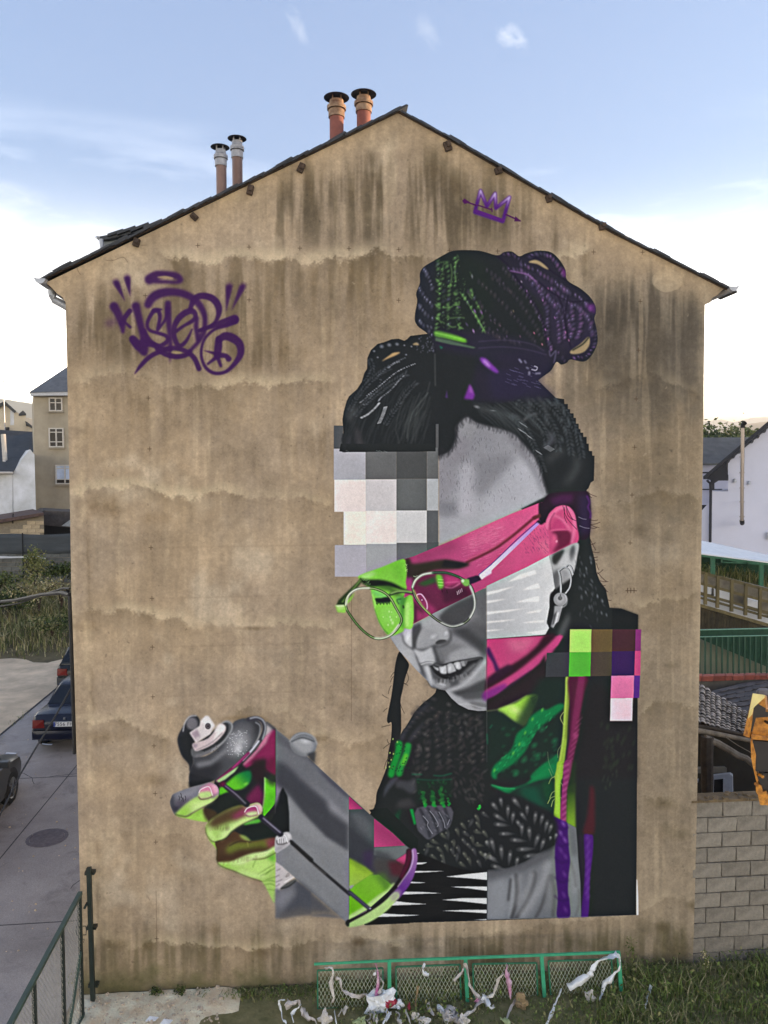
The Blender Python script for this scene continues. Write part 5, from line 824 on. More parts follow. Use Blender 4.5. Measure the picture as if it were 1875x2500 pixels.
def glasses():
    DK=(34,44,34); LT=(190,214,150); IV=(236,238,214)
    l1=tF([(180,640),(190,580),(240,520),(310,485),(400,478),(490,490),(580,530),(640,590),(690,680),(740,770),(745,820),(700,900),(630,960),(550,990),(470,985),(380,930),(300,850),(240,770),(195,700),(180,640)])
    l2=tF([(858,470),(885,400),(960,345),(1080,322),(1200,325),(1300,355),(1400,410),(1460,480),(1485,580),(1485,680),(1440,780),(1370,840),(1260,868),(1150,830),(1040,750),(950,660),(885,570),(858,470)])
    poly(tF([(322,395),(330,370),(345,400),(330,440),(250,530),(170,655),(85,655),(110,600)]),(46,64,32),1); stroke(tF([(330,400),(250,500),(150,620)]),2,(120,150,80),1,.8); poly(tF([(190,610),(280,520),(240,600),(200,640)]),(130,200,60),1.5,.8)
    for l in (l1,l2):
        stroke(l,3.1,DK,.5); 
    stroke(l1,1.2,(150,178,112),.4,.95); stroke(tF([(185,650),(215,550),(300,490),(420,480)]),2.2,IV,.7,.9); stroke(tF([(640,590),(700,700),(735,790)]),1.4,(150,180,110),.6,.9); stroke(tF([(720,850),(640,950),(550,985),(480,985)]),2.2,IV,.7,.9); stroke(tF([(200,710),(300,850),(420,960)]),1.2,(60,90,40),.6,.8)
    stroke(l2,1.1,(140,146,124),.4,.9); stroke(tF([(858,470),(890,400),(960,345),(1060,325)]),2.4,IV,.7,.95); stroke(tF([(1060,325),(1200,326),(1330,370)]),2.6,(48,78,60),.8,.85); stroke(tF([(1440,460),(1482,570),(1486,680),(1440,780)]),2,(226,226,220),.7,.95); stroke(tF([(870,500),(950,650),(1040,745)]),1.6,(190,186,110),.6,.9); stroke(tF([(1150,828),(1260,866),(1370,838)]),1.8,(206,206,206),.7,.9)
    # bridge, hinge, end piece
    stroke(tF([(635,545,3),(700,520,3.4),(780,515,3.4),(855,530,3)]),3.4,DK,.7); stroke(tF([(640,535),(710,512),(790,512),(850,522)]),2,(150,196,100),.7,.95)
    poly(tF([(75,655),(170,650),(185,690),(178,732),(100,725)]),(150,206,84),.7); poly(tF([(75,655),(165,652),(170,665),(95,668)]),(238,240,220),.8,.9); poly(tF([(95,668),(170,664),(160,690),(105,700)]),(206,226,160),2,.7)
    poly(smooth(tF([(1350,395),(1400,388),(1435,400),(1430,450),(1390,460),(1360,430)]),n=3),(130,180,90),1); blob(*tF([(1365,405)])[0],5,6,0,(240,242,226),.9,.9); poly(tF([(1435,398),(1500,375),(1530,345),(1545,390),(1500,420),(1440,440)]),(50,30,56),1.5); poly(tF([(1530,340),(1659,240),(1659,330),(1560,390)]),(234,214,236),.6); stroke(tF([(1530,342),(1600,285),(1659,238)]),1,(92,46,140),.5,.9)
    for i in range(6): pass
# ---- 3. tag, crown, survey crosses
def tag():
    P=(64,28,80)
    def s(pts,w,f=1.2,a=.93): stroke([(q[0],q[1])+((q[2]/4.1,) if len(q)>2 else ()) for q in tA(pts)],w/4.1,P,f*.8,a)
    def drop(x0,y0,x1,y1,w):
        n=14
        for i in range(n):
            t=i/(n-1.); blob(*tA([(x0+(x1-x0)*t,y0+(y1-y0)*t)])[0],w*(1-t)/4.1+1,w*(1-t)/4.1+1,0,P,.55,.7 if t>.15 else 1)
        poly(tA([(x0-w*.7,y0),(x0+w*.7,y0-4),(x1+5,y1),(x1-2,y1)]),P,1.6,.75)
    drop(175,195,268,392,44); drop(290,150,322,345,44); drop(1325,235,1293,500,46); drop(1465,235,1350,485,44)
    s([(520,175,50),(590,135,46),(690,125,34),(790,140,34),(835,180,26),(800,205,18),(690,200,18),(580,195,22),(520,165,40)],30,3.2,.9); poly(smooth(tA([(595,155),(680,140),(765,165),(700,172)])),(170,146,112),1.2,.9)
    s([(505,430,40),(540,370,44),(620,320,46),(740,302,40),(860,320,38),(960,370,36),(1030,440,34),(1075,540,28),(1080,640,26),(1070,720,22),(1020,800,22),(930,900,18)],36,2)
    s([(930,480,20),(960,400,30),(1010,350,32),(1090,345,34),(1170,380,36),(1220,460,34),(1210,560,22),(1150,640,16),(1020,700,14)],30,1.5)
    s([(380,450,44),(400,520,38),(430,640,36),(460,760,38),(470,860,42),(470,920,30)],36,3); s([(350,780,34),(400,840,44),(450,910,30)],40,2); s([(350,780,36),(420,850,46),(470,800,44)],40,1.5)
    s([(640,480,10),(570,490,22),(520,560,20),(495,630,18),(520,690,16),(610,720,18),(690,750,20),(700,800,22),(620,850,24),(540,810,22),(490,740,18),(460,700,30)],20)
    s([(560,490,20),(610,500,22),(625,560,20),(610,640,18),(600,690,14),(640,640,14),(690,560,16),(700,470,24)],20); s([(705,420,32),(710,560,32),(725,720,26),(730,880,22),(725,1020,3)],26,2.5)
    s([(770,715,20),(860,650,16),(960,590,22),(985,540,24),(950,495,30),(870,520,32),(800,590,30),(765,680,26),(775,780,26),(820,850,24),(890,800,18),(950,680,8)],24)
    s([(1000,570,22),(990,650,26),(1000,720,24),(1010,790,20),(1035,740,12),(1070,660,14)],20,2.5); s([(1020,690,16),(1120,660,22),(1240,620,34),(1380,580,46)],30,1.6); s([(1380,590,40),(1300,640,22),(1180,680,16),(1090,760,15),(1050,850,14),(1045,960,15),(1090,1070,17),(1180,1125,18),(1290,1110,18),(1380,1030,24),(1440,930,34),(1430,830,40),(1360,770,44),(1280,750,40),(1220,790,30)],20,1.8)
    s([(1220,780,34),(1215,860,40),(1205,940,34)],34); s([(1205,940,30),(1290,950,24),(1320,980,30)],30); s([(1200,960,24),(1150,1000,16),(1110,1030,12)],18); s([(1205,950,22),(1240,1050,16)],18); s([(1200,930,20),(1070,895,3)],10)
    s([(370,1130,5),(430,1050,20),(520,960,24),(640,900,24),(760,870,24),(880,900,24),(970,970,26),(1020,1080,26)],24); s([(600,880,26),(680,930,28),(790,955,28),(890,940,24),(930,900,20)],28); s([(470,820,30),(560,840,28),(640,880,26),(720,880,26)],28)
    poly(smooth(tA([(735,915),(790,905),(850,920),(790,930)])),(166,144,110),1.2,.9)
    s([(160,450,46),(200,520,40),(240,620,36),(250,710,16)],36,2.5); s([(320,495,26),(270,560,26),(240,620,30)],26); s([(260,600,14),(325,660,14)],14); s([(230,580,10),(110,620,40)],20,6,.45)
    for x,y,w in [(650,560,60),(400,430,60),(1380,560,60),(1300,740,60),(520,170,60)]: blob(*tA([(x,y)])[0],w/3.4,w/3.4,0,P,.18,1)
def crown():
    V=lg(tO([(474,818)])[0],tO([(455,892)])[0],(216,202,228),(84,34,112)); p=tO([(395,915),(420,822),(447,890),(483,834),(486,898),(545,850),(516,955),(395,915)])
    stroke(p,4.3,(84,36,120),.6,s=False); stroke(p,2.4,V,.8,s=False,a=.9); stroke(tO([(400,908),(516,950)]),3.6,(92,36,116),.5,s=False)
    stroke(tO([(345,865),(400,885)]),2,(84,30,84),.5); stroke(tO([(410,885),(470,905)]),1.8,(84,30,84),.5); stroke(tO([(468,898),(470,912)]),1.6,(84,30,84),.5); poly(tO([(350,855),(375,872),(352,880),(342,870)]),(84,30,84),.5); stroke(tO([(530,925),(590,952)]),2,(84,30,84),.5); poly(tO([(570,932),(596,954),(565,954)]),(84,30,84),.5)
    for pts in [[(395,915),(410,885)],[(447,890),(470,850)]]: pass
def marks():
    C=(70,52,38)
    for x,y in [(482.7,599.4),(608,603.4),(732,605.7),(852,606.8),(973.5,609),(1097.6,611.3),(1214.9,613),(1449.4,615.3),(1569,616),(1563,736),(1559,855),(1553,974),(1549,1092),(1543,1208.6),(1538.4,1325.5),(362,972),(365,1096),(368.5,1337),(371,1461),(372,1580),(373,1701),(376,1821),(379,1937),(380.4,2055.7),(382.8,2291.8),(973,733),(608,732),(355,722)]:
        stroke([(x-4.6,y),(x+4.6,y)],.7,C,.4,.8,s=False,paint=0); stroke([(x,y-5),(x,y+5)],.7,C,.4,.8,s=False,paint=0)
    for i in range(3): stroke([(1532+8*i,1436),(1532+8*i,1447)],.9,C,.4,.9,s=False,paint=0)
    stroke([(1528,1442),(1554,1442)],.9,C,.4,.9,s=False,paint=0)
    stroke([(381,2175),(383,2300)],.5,C,.5,.6,s=False,paint=0); stroke([(858,1420),(858,1760)],.6,C,.5,.45,s=False,paint=0); stroke([(365,1096),(369,1337)],.4,C,.6,.25,s=False,paint=0)
    for y0,y1 in [(1337,1330),(1461,1450),(1580,1568),(1701,1684)]: stroke([(400,y0),(830,y1)],.5,C,.6,.28,s=False,paint=0)
    # cracks and nail pocks under the eaves
    for pts in [[(258,635),(275,636),(300,628),(312,640)],[(345,599),(358,598)],[(196,670),(190,660),(188,650)]]: stroke(pts,.6,(90,72,54),.4,.7,paint=0)
def paint_wall():
    CAN[:]=wallbase(); marks(); tag(); crown(); W0=CAN.copy(); mural()
    m=polymask([(1000,2252.5),(1300,2244.5),(1553,2234),(1570,2300),(1000,2300)],OX,OY,CW,CH,2); CAN[:]=CAN+(W0-CAN)*m[...,None]; PAINT[m>.5]=0
    pixels_right(); glasses(); can_and_hand()
    M_=blur(PAINT.copy(),2)[...,None]
    B1=np.stack([blur(CAN[...,k],2.6) for k in range(3)],-1); B2=np.stack([blur(CAN[...,k],11) for k in range(3)],-1); CAN[:]=np.clip(CAN+M_*(.75*(CAN-B1)+.22*(B1-B2)),2,255)
    n=fbm(CH,CW,4,4,91,2)-.5; n2=fbm(CH,CW,40,60,92,3)-.5
    CAN[:]=np.clip(CAN*(1+(.09*n+.10*n2)[...,None]),2,255)
# ================================================================ helpers
def at(px,py,Y):
    d=RM@Vector(((px-937.5)/F,-(py-1250)/F,-1)); return CAM+d*((Y-CAM.y)/d.y)
def gnd(px,py,z=0.):
    d=RM@Vector(((px-937.5)/F,-(py-1250)/F,-1)); return CAM+d*((z-CAM.z)/d.z)
def pxp(v):
    d=RM.transposed()@(Vector(v)-CAM); return 937.5+F*d.x/-d.z, 1250-F*d.y/-d.z
def lin(v): v/=255.; return v/12.92 if v<=.04045 else ((v+.055)/1.055)**2.4
def alb(r,g,b): return tuple(min(lin(c)/k,.85) for c,k in zip((r,g,b),KA))
MATS={}
def mat(name,col,rough=.85,var=.25,scale=6.,bump=.0,metal=0.,rand=.0,col2=None,coord='Object',stretch=(1,1,1),spec=.5,bscale=None,alpha=1.,trans=0.):
    if name in MATS: return MATS[name]
    m=bpy.data.materials.new(name); m.use_nodes=True; t=m.node_tree; b=t.nodes['Principled BSDF']; N=t.nodes.new; L=t.links.new
    tcn=N('ShaderNodeTexCoord'); mpn=N('ShaderNodeMapping'); mpn.inputs['Scale'].default_value=stretch; L(tcn.outputs[coord],mpn.inputs[0])
    nz=N('ShaderNodeTexNoise'); nz.inputs['Scale'].default_value=scale; nz.inputs['Detail'].default_value=6; nz.inputs['Roughness'].default_value=.62; L(mpn.outputs[0],nz.inputs['Vector'])
    rp=N('ShaderNodeValToRGB'); e=rp.color_ramp.elements
    c2=col2 if col2 else tuple(max(0,x*(1-var)) for x in col); c1=col if col2 else tuple(min(.9,x*(1+var*.7)) for x in col)
    e[0].position=.32; e[0].color=tuple(c2)+(1,); e[1].position=.68; e[1].color=tuple(c1)+(1,); L(nz.outputs[0],rp.inputs[0])
    out=rp.outputs[0]
    if rand:
        oi=N('ShaderNodeObjectInfo'); mr=N('ShaderNodeMapRange'); mr.inputs[3].default_value=1-rand; mr.inputs[4].default_value=1+rand; L(oi.outputs['Random'],mr.inputs[0])
        hs=N('ShaderNodeHueSaturation'); L(mr.outputs[0],hs.inputs['Value']); L(out,hs.inputs['Color']); out=hs.outputs[0]
    L(out,b.inputs['Base Color']); b.inputs['Roughness'].default_value=rough; b.inputs['Metallic'].default_value=metal; b.inputs['Specular IOR Level'].default_value=spec
    if bump:
        n2=N('ShaderNodeTexNoise'); n2.inputs['Scale'].default_value=bscale or scale*5; n2.inputs['Detail'].default_value=5; L(mpn.outputs[0],n2.inputs['Vector'])
        bn=N('ShaderNodeBump'); bn.inputs['Strength'].default_value=bump; bn.inputs['Distance'].default_value=.02; L(n2.outputs[0],bn.inputs['Height']); L(bn.outputs[0],b.inputs['Normal'])
    if trans:
        b.inputs['Transmission Weight'].default_value=trans
    MATS[name]=m; return m
class MB:
    def __init__(s): s.v=[];s.f=[];s.mi=[]
    def add(s,vs,fs,mi=0):
        o=len(s.v); s.v+=[tuple(v) for v in vs]; s.f+=[tuple(i+o for i in f) for f in fs]; s.mi+=[mi]*len(fs)
    def box(s,c,d,rz=0.,M=None,mi=0):
        x,y,z=[k/2 for k in d]; vs=[Vector((sx*x,sy*y,sz*z)) for sx in(-1,1) for sy in(-1,1) for sz in(-1,1)]
        R_=M if M is not None else Matrix.Rotation(rz,3,'Z')
        s.add([R_@v+Vector(c) for v in vs],[(0,1,3,2),(4,6,7,5),(0,4,5,1),(2,3,7,6),(0,2,6,4),(1,5,7,3)],mi)
    def bar(s,a,b,w,h=None,mi=0,up=(0,0,1)):
        a,b=Vector(a),Vector(b); h=h or w; d=(b-a); L=d.length; d.normalize(); u=Vector(up)
        if abs(d.dot(u))>.98: u=Vector((0,1,0))
        x=d.cross(u).normalized(); y=x.cross(d)
        M=Matrix((x,d,y)).transposed(); s.box((a+b)/2,(w,L,h),M=M,mi=mi)
    def tube(s,pts,r,n=8,mi=0,cap=True):
        P=[Vector(p) for p in pts]; R_=r if isinstance(r,(list,tuple)) else [r]*len(P); rings=[]
        for i,p in enumerate(P):
            d=(P[min(i+1,len(P)-1)]-P[max(i-1,0)]).normalized(); u=Vector((0,0,1)) if abs(d.z)<.9 else Vector((0,1,0))
            x=d.cross(u).normalized(); y=x.cross(d); rings.append([p+(x*math.cos(2*math.pi*k/n)+y*math.sin(2*math.pi*k/n))*R_[i] for k in range(n)])
        vs=[v for r_ in rings for v in r_]; fs=[]
        for i in range(len(P)-1):
            for k in range(n): fs.append((i*n+k,i*n+(k+1)%n,(i+1)*n+(k+1)%n,(i+1)*n+k))
        if cap: fs+=[tuple(range(n-1,-1,-1)),tuple((len(P)-1)*n+k for k in range(n))]
        s.add(vs,fs,mi)
    def lathe(s,prof,c=(0,0,0),n=20,mi=0,axis=None):
        vs=[];fs=[]
        for r,z in prof:
            for k in range(n): vs.append(Vector((r*math.cos(2*math.pi*k/n),r*math.sin(2*math.pi*k/n),z)))
        for i in range(len(prof)-1):
            for k in range(n): fs.append((i*n+k,i*n+(k+1)%n,(i+1)*n+(k+1)%n,(i+1)*n+k))
        if axis is not None: vs=[axis@v for v in vs]
        s.add([v+Vector(c) for v in vs],fs,mi)
    def prism(s,pts,ext,mi=0,mi_side=None):
        """pts: planar 3D polygon, ext: extrusion vector"""
        n=len(pts); P=[Vector(p) for p in pts]; e=Vector(ext); ms=mi if mi_side is None else mi_side
        o=len(s.v); s.v+=[tuple(p) for p in P]+[tuple(p+e) for p in P]
        s.f.append(tuple(o+i for i in range(n))); s.mi.append(mi); s.f.append(tuple(o+n+i for i in range(n-1,-1,-1))); s.mi.append(ms)
        for i in range(n): j=(i+1)%n; s.f.append((o+i,o+n+i,o+n+j,o+j)); s.mi.append(ms)
    def mesh(s,name,mats,smooth=False):
        me=bpy.data.meshes.new(name); me.from_pydata(s.v,[],s.f)
        for m in (mats if isinstance(mats,(list,tuple)) else [mats]): me.materials.append(m)
        if any(s.mi): me.polygons.foreach_set('material_index',s.mi)
        bm=bmesh.new(); bm.from_mesh(me); bmesh.ops.recalc_face_normals(bm,faces=bm.faces); bm.to_mesh(me); bm.free()
        if smooth:
            me.polygons.foreach_set('use_smooth',[True]*len(me.polygons))
            try: me.set_sharp_from_angle(angle=math.radians(40))
            except Exception: pass
        me.update(); return me
    def build(s,name,mats,parent=None,smooth=False,loc=None):
        return link(name,s.mesh(name,mats,smooth),parent,loc)
def link(name,me,parent=None,loc=None,rot=None):
    o=bpy.data.objects.new(name,me); COL.objects.link(o)
    if parent: o.parent=parent
    if loc is not None: o.location=loc
    if rot is not None: o.rotation_euler=rot
    return o
def thing(name,label,cat,loc=(0,0,0),rz=0.,group=None):
    o=bpy.data.objects.new(name,None); COL.objects.link(o); o.location=loc; o.rotation_euler=(0,0,rz); o.empty_display_size=.2
    return tag_(o,label,cat,group)
def tag_(o,label,cat,group=None):
    o['label']=label; o['category']=cat; o['kind']='thing'
    if group: o['group']=group
    return o
def struct(name,mb,m,**k):
    o=mb.build(name,m,**k); o['kind']='structure'; return o
def stuff(o): o['kind']='stuff'; return o
def copy_tree(o,parent=None):
    c=o.copy(); COL.objects.link(c)
    if parent: c.parent=parent; 
    for ch in list(o.children): copy_tree(ch,c)
    return c
def bevel(o,w,seg=2):
    m=o.modifiers.new('bevel','BEVEL'); m.width=w; m.segments=seg; m.limit_method='ANGLE'; m.angle_limit=math.radians(35); return o
def t6(x0,y0,sc): return lambda pts:[(x0+p[0]/sc,y0+p[1]/sc) for p in pts]
c6=t6(1675,980,4.425); c7=t6(1675,1450,4.425); cL=t6(0,850,3.6875); cL2=t6(0,1400,3.6875)
def px_prism(mb,pts,Y,depth,mi=0,mi_side=None):
    x=sum(q[0] for q in pts)/len(pts); d=at(x,1150,Y)-CAM; k=1.25*d.x/d.y      # bodies recede away from the street, as the real ones do
    mb.prism([at(x,y,Y) for x,y in pts],(k*depth,depth,0),mi,mi_side)

# ================================================================ ground, road, hills
M_dirt=mat('trodden earth',alb(214,188,154),.95,.3,1.2,.4,coord='Object',bscale=9)
M_conc=mat('worn concrete road',alb(186,172,160),.85,.22,.55,.3,coord='Object',bscale=26,col2=alb(146,134,124))
t=M_conc.node_tree; bs=t.nodes['Principled BSDF']; src=bs.inputs['Base Color'].links[0].from_socket
tcx=t.nodes.new('ShaderNodeTexCoord'); n1=t.nodes.new('ShaderNodeTexNoise'); n1.inputs['Scale'].default_value=1.7; n1.inputs['Detail'].default_value=8; n1.inputs['Roughness'].default_value=.7; n1.inputs['Distortion'].default_value=.6; t.links.new(tcx.outputs['Object'],n1.inputs['Vector'])
n2=t.nodes.new('ShaderNodeTexNoise'); n2.inputs['Scale'].default_value=95; n2.inputs['Detail'].default_value=3; t.links.new(tcx.outputs['Object'],n2.inputs['Vector'])
r1=t.nodes.new('ShaderNodeMapRange'); r1.inputs[1].default_value=.54; r1.inputs[2].default_value=.70; r1.inputs[3].default_value=1.; r1.inputs[4].default_value=.62; t.links.new(n1.outputs[0],r1.inputs[0])
r2=t.nodes.new('ShaderNodeMapRange'); r2.inputs[1].default_value=.3; r2.inputs[2].default_value=.7; r2.inputs[3].default_value=.78; r2.inputs[4].default_value=1.18; t.links.new(n2.outputs[0],r2.inputs[0])
mm=t.nodes.new('ShaderNodeMath'); mm.operation='MULTIPLY'; t.links.new(r1.outputs[0],mm.inputs[0]); t.links.new(r2.outputs[0],mm.inputs[1])
mx=t.nodes.new('ShaderNodeMix'); mx.data_type='RGBA'; mx.blend_type='MULTIPLY'; mx.inputs[0].default_value=1; t.links.new(src,mx.inputs[6]); t.links.new(mm.outputs[0],mx.inputs[7]); t.links.new(mx.outputs[2],bs.inputs['Base Color'])
M_sand=mat('pale rubble sand',alb(252,232,200),.95,.28,7,.6,coord='Object',bscale=30,col2=alb(218,192,156))
M_soil=mat('mossy soil',alb(140,130,90),.95,.45,4,.6,coord='Object',bscale=22,col2=alb(92,92,54))
b=MB(); 
N_=48; 
b.add([(-1700,-60,-.02),(2600,-60,-.02),(2600,3300,-.02),(-1700,3300,-.02)],[(0,1,2,3)]); struct('ground',b,M_dirt)
b=MB(); b.box((-6.6,10.,-.02),(4.9,40.,.09)); o=struct('road',b,M_conc)
M_seam=mat('dark joint',alb(60,56,54),.9,.2,8)
b=MB(); b.box((0,-26,-.012),(60,46.8,.02)); struct('yard_ground',b,M_sand)
# foreground soil under the wall, and a pale rubble apron at the left
b=MB(); b.add([(-2.9,-1.8,.012),(14,-1.8,.012),(14,-.02,.012),(-2.9,-.02,.012)],[(0,1,2,3)]); struct('soil_ground',b,M_soil)
b=MB(); gx,gy=26,12; vs=[];fs=[]
for j in range(gy+1):
    for i in range(gx+1):
        x=-4.05+2.0*i/gx; y=-1.6+1.58*j/gy; e=(x+2.5)+.35*math.sin(y*7)+.2*math.sin(y*17+x*9)
        vs.append((x,y,.055+.02*math.sin(x*11+y*5)*math.sin(y*13)-max(0,e)*.16))
for j in range(gy):
    for i in range(gx): a=j*(gx+1)+i; fs.append((a,a+1,a+gx+2,a+gx+1))
b.add(vs,fs); struct('rubble_ground',b,M_sand,smooth=True)
rg=MB(); rr=random.Random(3)
for i in range(260):
    x=-4.0+1.75*rr.random(); y=-1.0+.98*rr.random(); s_=.008+.02*rr.random()**2
    rg.box((x,y,.06),(s_*1.6,s_,s_),M=Matrix.Rotation(rr.random()*3,3,(rr.random(),rr.random(),1.)))
stuff(tag_(rg.build('gravel',mat('stone chips',alb(190,172,150),.9,.3,20,rand=0)),'loose pale stone chips on the rubble by the gate','gravel'))
# hills far off
def ridge(name,pts,Y,depth,m):
    b=MB(); P=[at(x,y,Y) for x,y in pts]; n=len(P)
    vs=[(p.x,p.y,-3) for p in P]+[tuple(p) for p in P]+[(p.x*1.02,p.y+depth,p.z*.8) for p in P]+[(p.x*1.02,p.y+2*depth,-3) for p in P]
    # jittered front slope
    fs=[]
    for i in range(n-1):
        for k in range(3): fs.append((k*n+i,k*n+i+1,(k+1)*n+i+1,(k+1)*n+i))
    b.add(vs,fs); return struct(name,b,m)
def rough_line(pts,n,amp,seed):
    r=random.Random(seed); out=[]
    for i in range(n+1):
        t=i/n*(len(pts)-1); k=min(int(t),len(pts)-2); u=t-k
        out.append((pts[k][0]*(1-u)+pts[k+1][0]*u, pts[k][1]*(1-u)+pts[k+1][1]*u+amp*(r.random()-.5)))
    return out
M_hill=mat('wooded hill',alb(112,122,112),.95,.3,.006,0,coord='Object'); M_hill2=mat('dry hill',alb(150,138,112),.95,.2,.005,0,coord='Object')
b=MB(); vs=[];fs=[]; nn=40
for i in range(nn+1):
    y=-420+860*i/nn; zt_=36.4+.5*math.sin(i*.9)
    vs+=[(245+6*math.sin(i*1.3),y,-1),(285,y,24),(300,y,zt_),(330,y,zt_-1.5),(470,y,-1)]
for i in range(nn):
    for k in range(4): fs.append((i*5+k,i*5+k+1,i*5+k+6,i*5+k+5))
b.add(vs,fs); struct('hill',b,M_hill2,smooth=True)  # near hill out of view, added to keep the low sun off the scene
ridge('hill',rough_line([(-900,1010),(-500,985),(-200,965),(-40,968),(30,978),(80,986),(160,992),(300,1005),(700,1060),(950,1100)],60,2,1),1500,500,M_hill)
ridge('mountain',rough_line([(-700,1060),(-200,1040),(30,1025),(66,1020),(90,1028),(200,1050),(500,1100)],40,2,2),900,300,M_hill2)
ridge('mountain',rough_line([(1300,1070),(1500,1050),(1640,1034),(1700,1028),(1740,1026),(1762,1024),(1790,1030),(1826,1026),(1833,1020),(1880,1018),(2100,1012),(2600,1040),(3200,1080)],60,1.4,3),2200,600,M_hill)
ridge('hill',rough_line([(1500,1085),(1680,1062),(1740,1052),(1800,1040),(1830,1034),(1900,1026),(2200,1020),(2700,1060)],40,1.4,4),1200,400,M_hill2)

# ================================================================ the gable building
paint_wall()
PPM=180.; WX0,WX1,WZ0,WZ1=-4.75,4.75,-.2,11.6
def wall_image():
    nx,nz=int((WX1-WX0)*PPM),int((WZ1-WZ0)*PPM)
    X=(WX0+(np.arange(nx)+.5)/PPM)[None]; Zc=(WZ0+(np.arange(nz)+.5)/PPM)[:,None]
    R_=np.array(RM); d=[X*0+Zc*0+X-CAM.x, X*0+Zc*0-CAM.y, X*0+Zc-CAM.z]
    cx=sum(R_[i][0]*d[i] for i in range(3)); cy=sum(R_[i][1]*d[i] for i in range(3)); cz=sum(R_[i][2]*d[i] for i in range(3))
    u=937.5+F*cx/-cz-OX-.5; v=1250-F*cy/-cz-OY-.5
    u=np.clip(u,0,CW-1.01); v=np.clip(v,0,CH-1.01); ui,vi=u.astype(int),v.astype(int); fu,fv=(u-ui)[...,None],(v-vi)[...,None]
    def smp(a): return (a[vi,ui]*(1-fu)+a[vi,ui+1]*fu)*(1-fv)+(a[vi+1,ui]*(1-fu)+a[vi+1,ui+1]*fu)*fv
    c=smp(CAN)/255.; c=np.where(c<=.04045,c/12.92,((c+.055)/1.055)**2.4)/np.array(KA)
    px=np.ones((nz,nx,4),np.float32); px[...,:3]=np.clip(c,.004,.88)
    im=bpy.data.images.new('wall_paint',nx,nz,alpha=False,float_buffer=True); im.colorspace_settings.name='Non-Color'
    im.pixels.foreach_set(px.ravel()); im.update(); im.pack(); return im
IMG=wall_image()
def wall_mat():
    m=bpy.data.materials.new('weathered render with paint'); m.use_nodes=True; t=m.node_tree; b=t.nodes['Principled BSDF']; N=t.nodes.new; L=t.links.new
    uv=N('ShaderNodeUVMap'); uv.uv_map='wall'; ti=N('ShaderNodeTexImage'); ti.image=IMG; ti.extension='EXTEND'; L(uv.outputs[0],ti.inputs[0])
    tcn=N('ShaderNodeTexCoord'); nz=N('ShaderNodeTexNoise'); nz.inputs['Scale'].default_value=55; nz.inputs['Detail'].default_value=7; nz.inputs['Roughness'].default_value=.7; L(tcn.outputs['Object'],nz.inputs['Vector'])
    mr=N('ShaderNodeMapRange'); mr.inputs[1].default_value=.3; mr.inputs[2].default_value=.7; mr.inputs[3].default_value=.88; mr.inputs[4].default_value=1.10; L(nz.outputs[0],mr.inputs[0])
    mx=N('ShaderNodeMix'); mx.data_type='RGBA'; mx.blend_type='MULTIPLY'; mx.inputs[0].default_value=1; L(ti.outputs[0],mx.inputs[6]); L(mr.outputs[0],mx.inputs[7]); L(mx.outputs[2],b.inputs['Base Color'])
    b.inputs['Roughness'].default_value=.9; b.inputs['Specular IOR Level'].default_value=.25
    n2=N('ShaderNodeTexNoise'); n2.inputs['Scale'].default_value=7; n2.inputs['Detail'].default_value=9; n2.inputs['Roughness'].default_value=.72; L(tcn.outputs['Object'],n2.inputs['Vector'])
    bn=N('ShaderNodeBump'); bn.inputs['Strength'].default_value=.35; bn.inputs['Distance'].default_value=.03; L(n2.outputs[0],bn.inputs['Height']); L(bn.outputs[0],b.inputs['Normal']); return m
M_wall=wall_mat()
def uv_wall(o):
    me=o.data; ul=me.uv_layers.new(name='wall'); co=np.empty(len(me.vertices)*3,np.float32); me.vertices.foreach_get('co',co); co=co.reshape(-1,3)
    li=np.empty(len(me.loops),np.int32); me.loops.foreach_get('vertex_index',li)
    uv=np.stack([(co[li,0]-WX0)/(WX1-WX0),(co[li,2]-WZ0)/(WZ1-WZ0)],1).astype(np.float32); ul.data.foreach_set('uv',uv.ravel())
M_side=mat('plain render',alb(176,154,124),.92,.25,1.5,.2)
M_slate=mat('dark roof slate',alb(52,54,60),.55,.35,9,.25,rand=.3,spec=.5,col2=alb(30,31,34))
M_timber=mat('old dark timber',alb(74,58,46),.9,.4,14,.4,rand=.2)
M_zinc=mat('galvanised gutter',alb(168,170,176),.45,.2,12,metal=.35)
M_dark=mat('dark void',alb(26,25,25),.9,.2,5)
house=thing('gable_building','tall tan rendered building whose blank gable carries the mural','building',(0,0,0))
roofL=[(104,682),(153,658),(238,618),(408,539),(600,449),(765,369),(940,286),(972,271)]; roofR=[(972,271),(1120,352),(1300,455),(1500,569),(1700,668),(1776,706)]
wl=[(210,2600),(205,2440),(199,2300),(190,1950),(187,1840),(180,1600),(174,1440),(171,1250),(166,1000),(160,738),(153,726),(140,717),(124,700),(112,690)]
wr_=[(1768,704),(1752,719),(1737,729),(1735,738),(1721,742),(1718,980),(1710,1480),(1702,1950),(1696,2200),(1691,2365),(1686,2600)]
P=[at(x,y,0) for x,y in wl+[(972,276)]+wr_]
b=MB(); b.prism(P,(0,11.,0),0,1); wall=b.build('wall',[M_wall,M_side],house); uv_wall(wall)
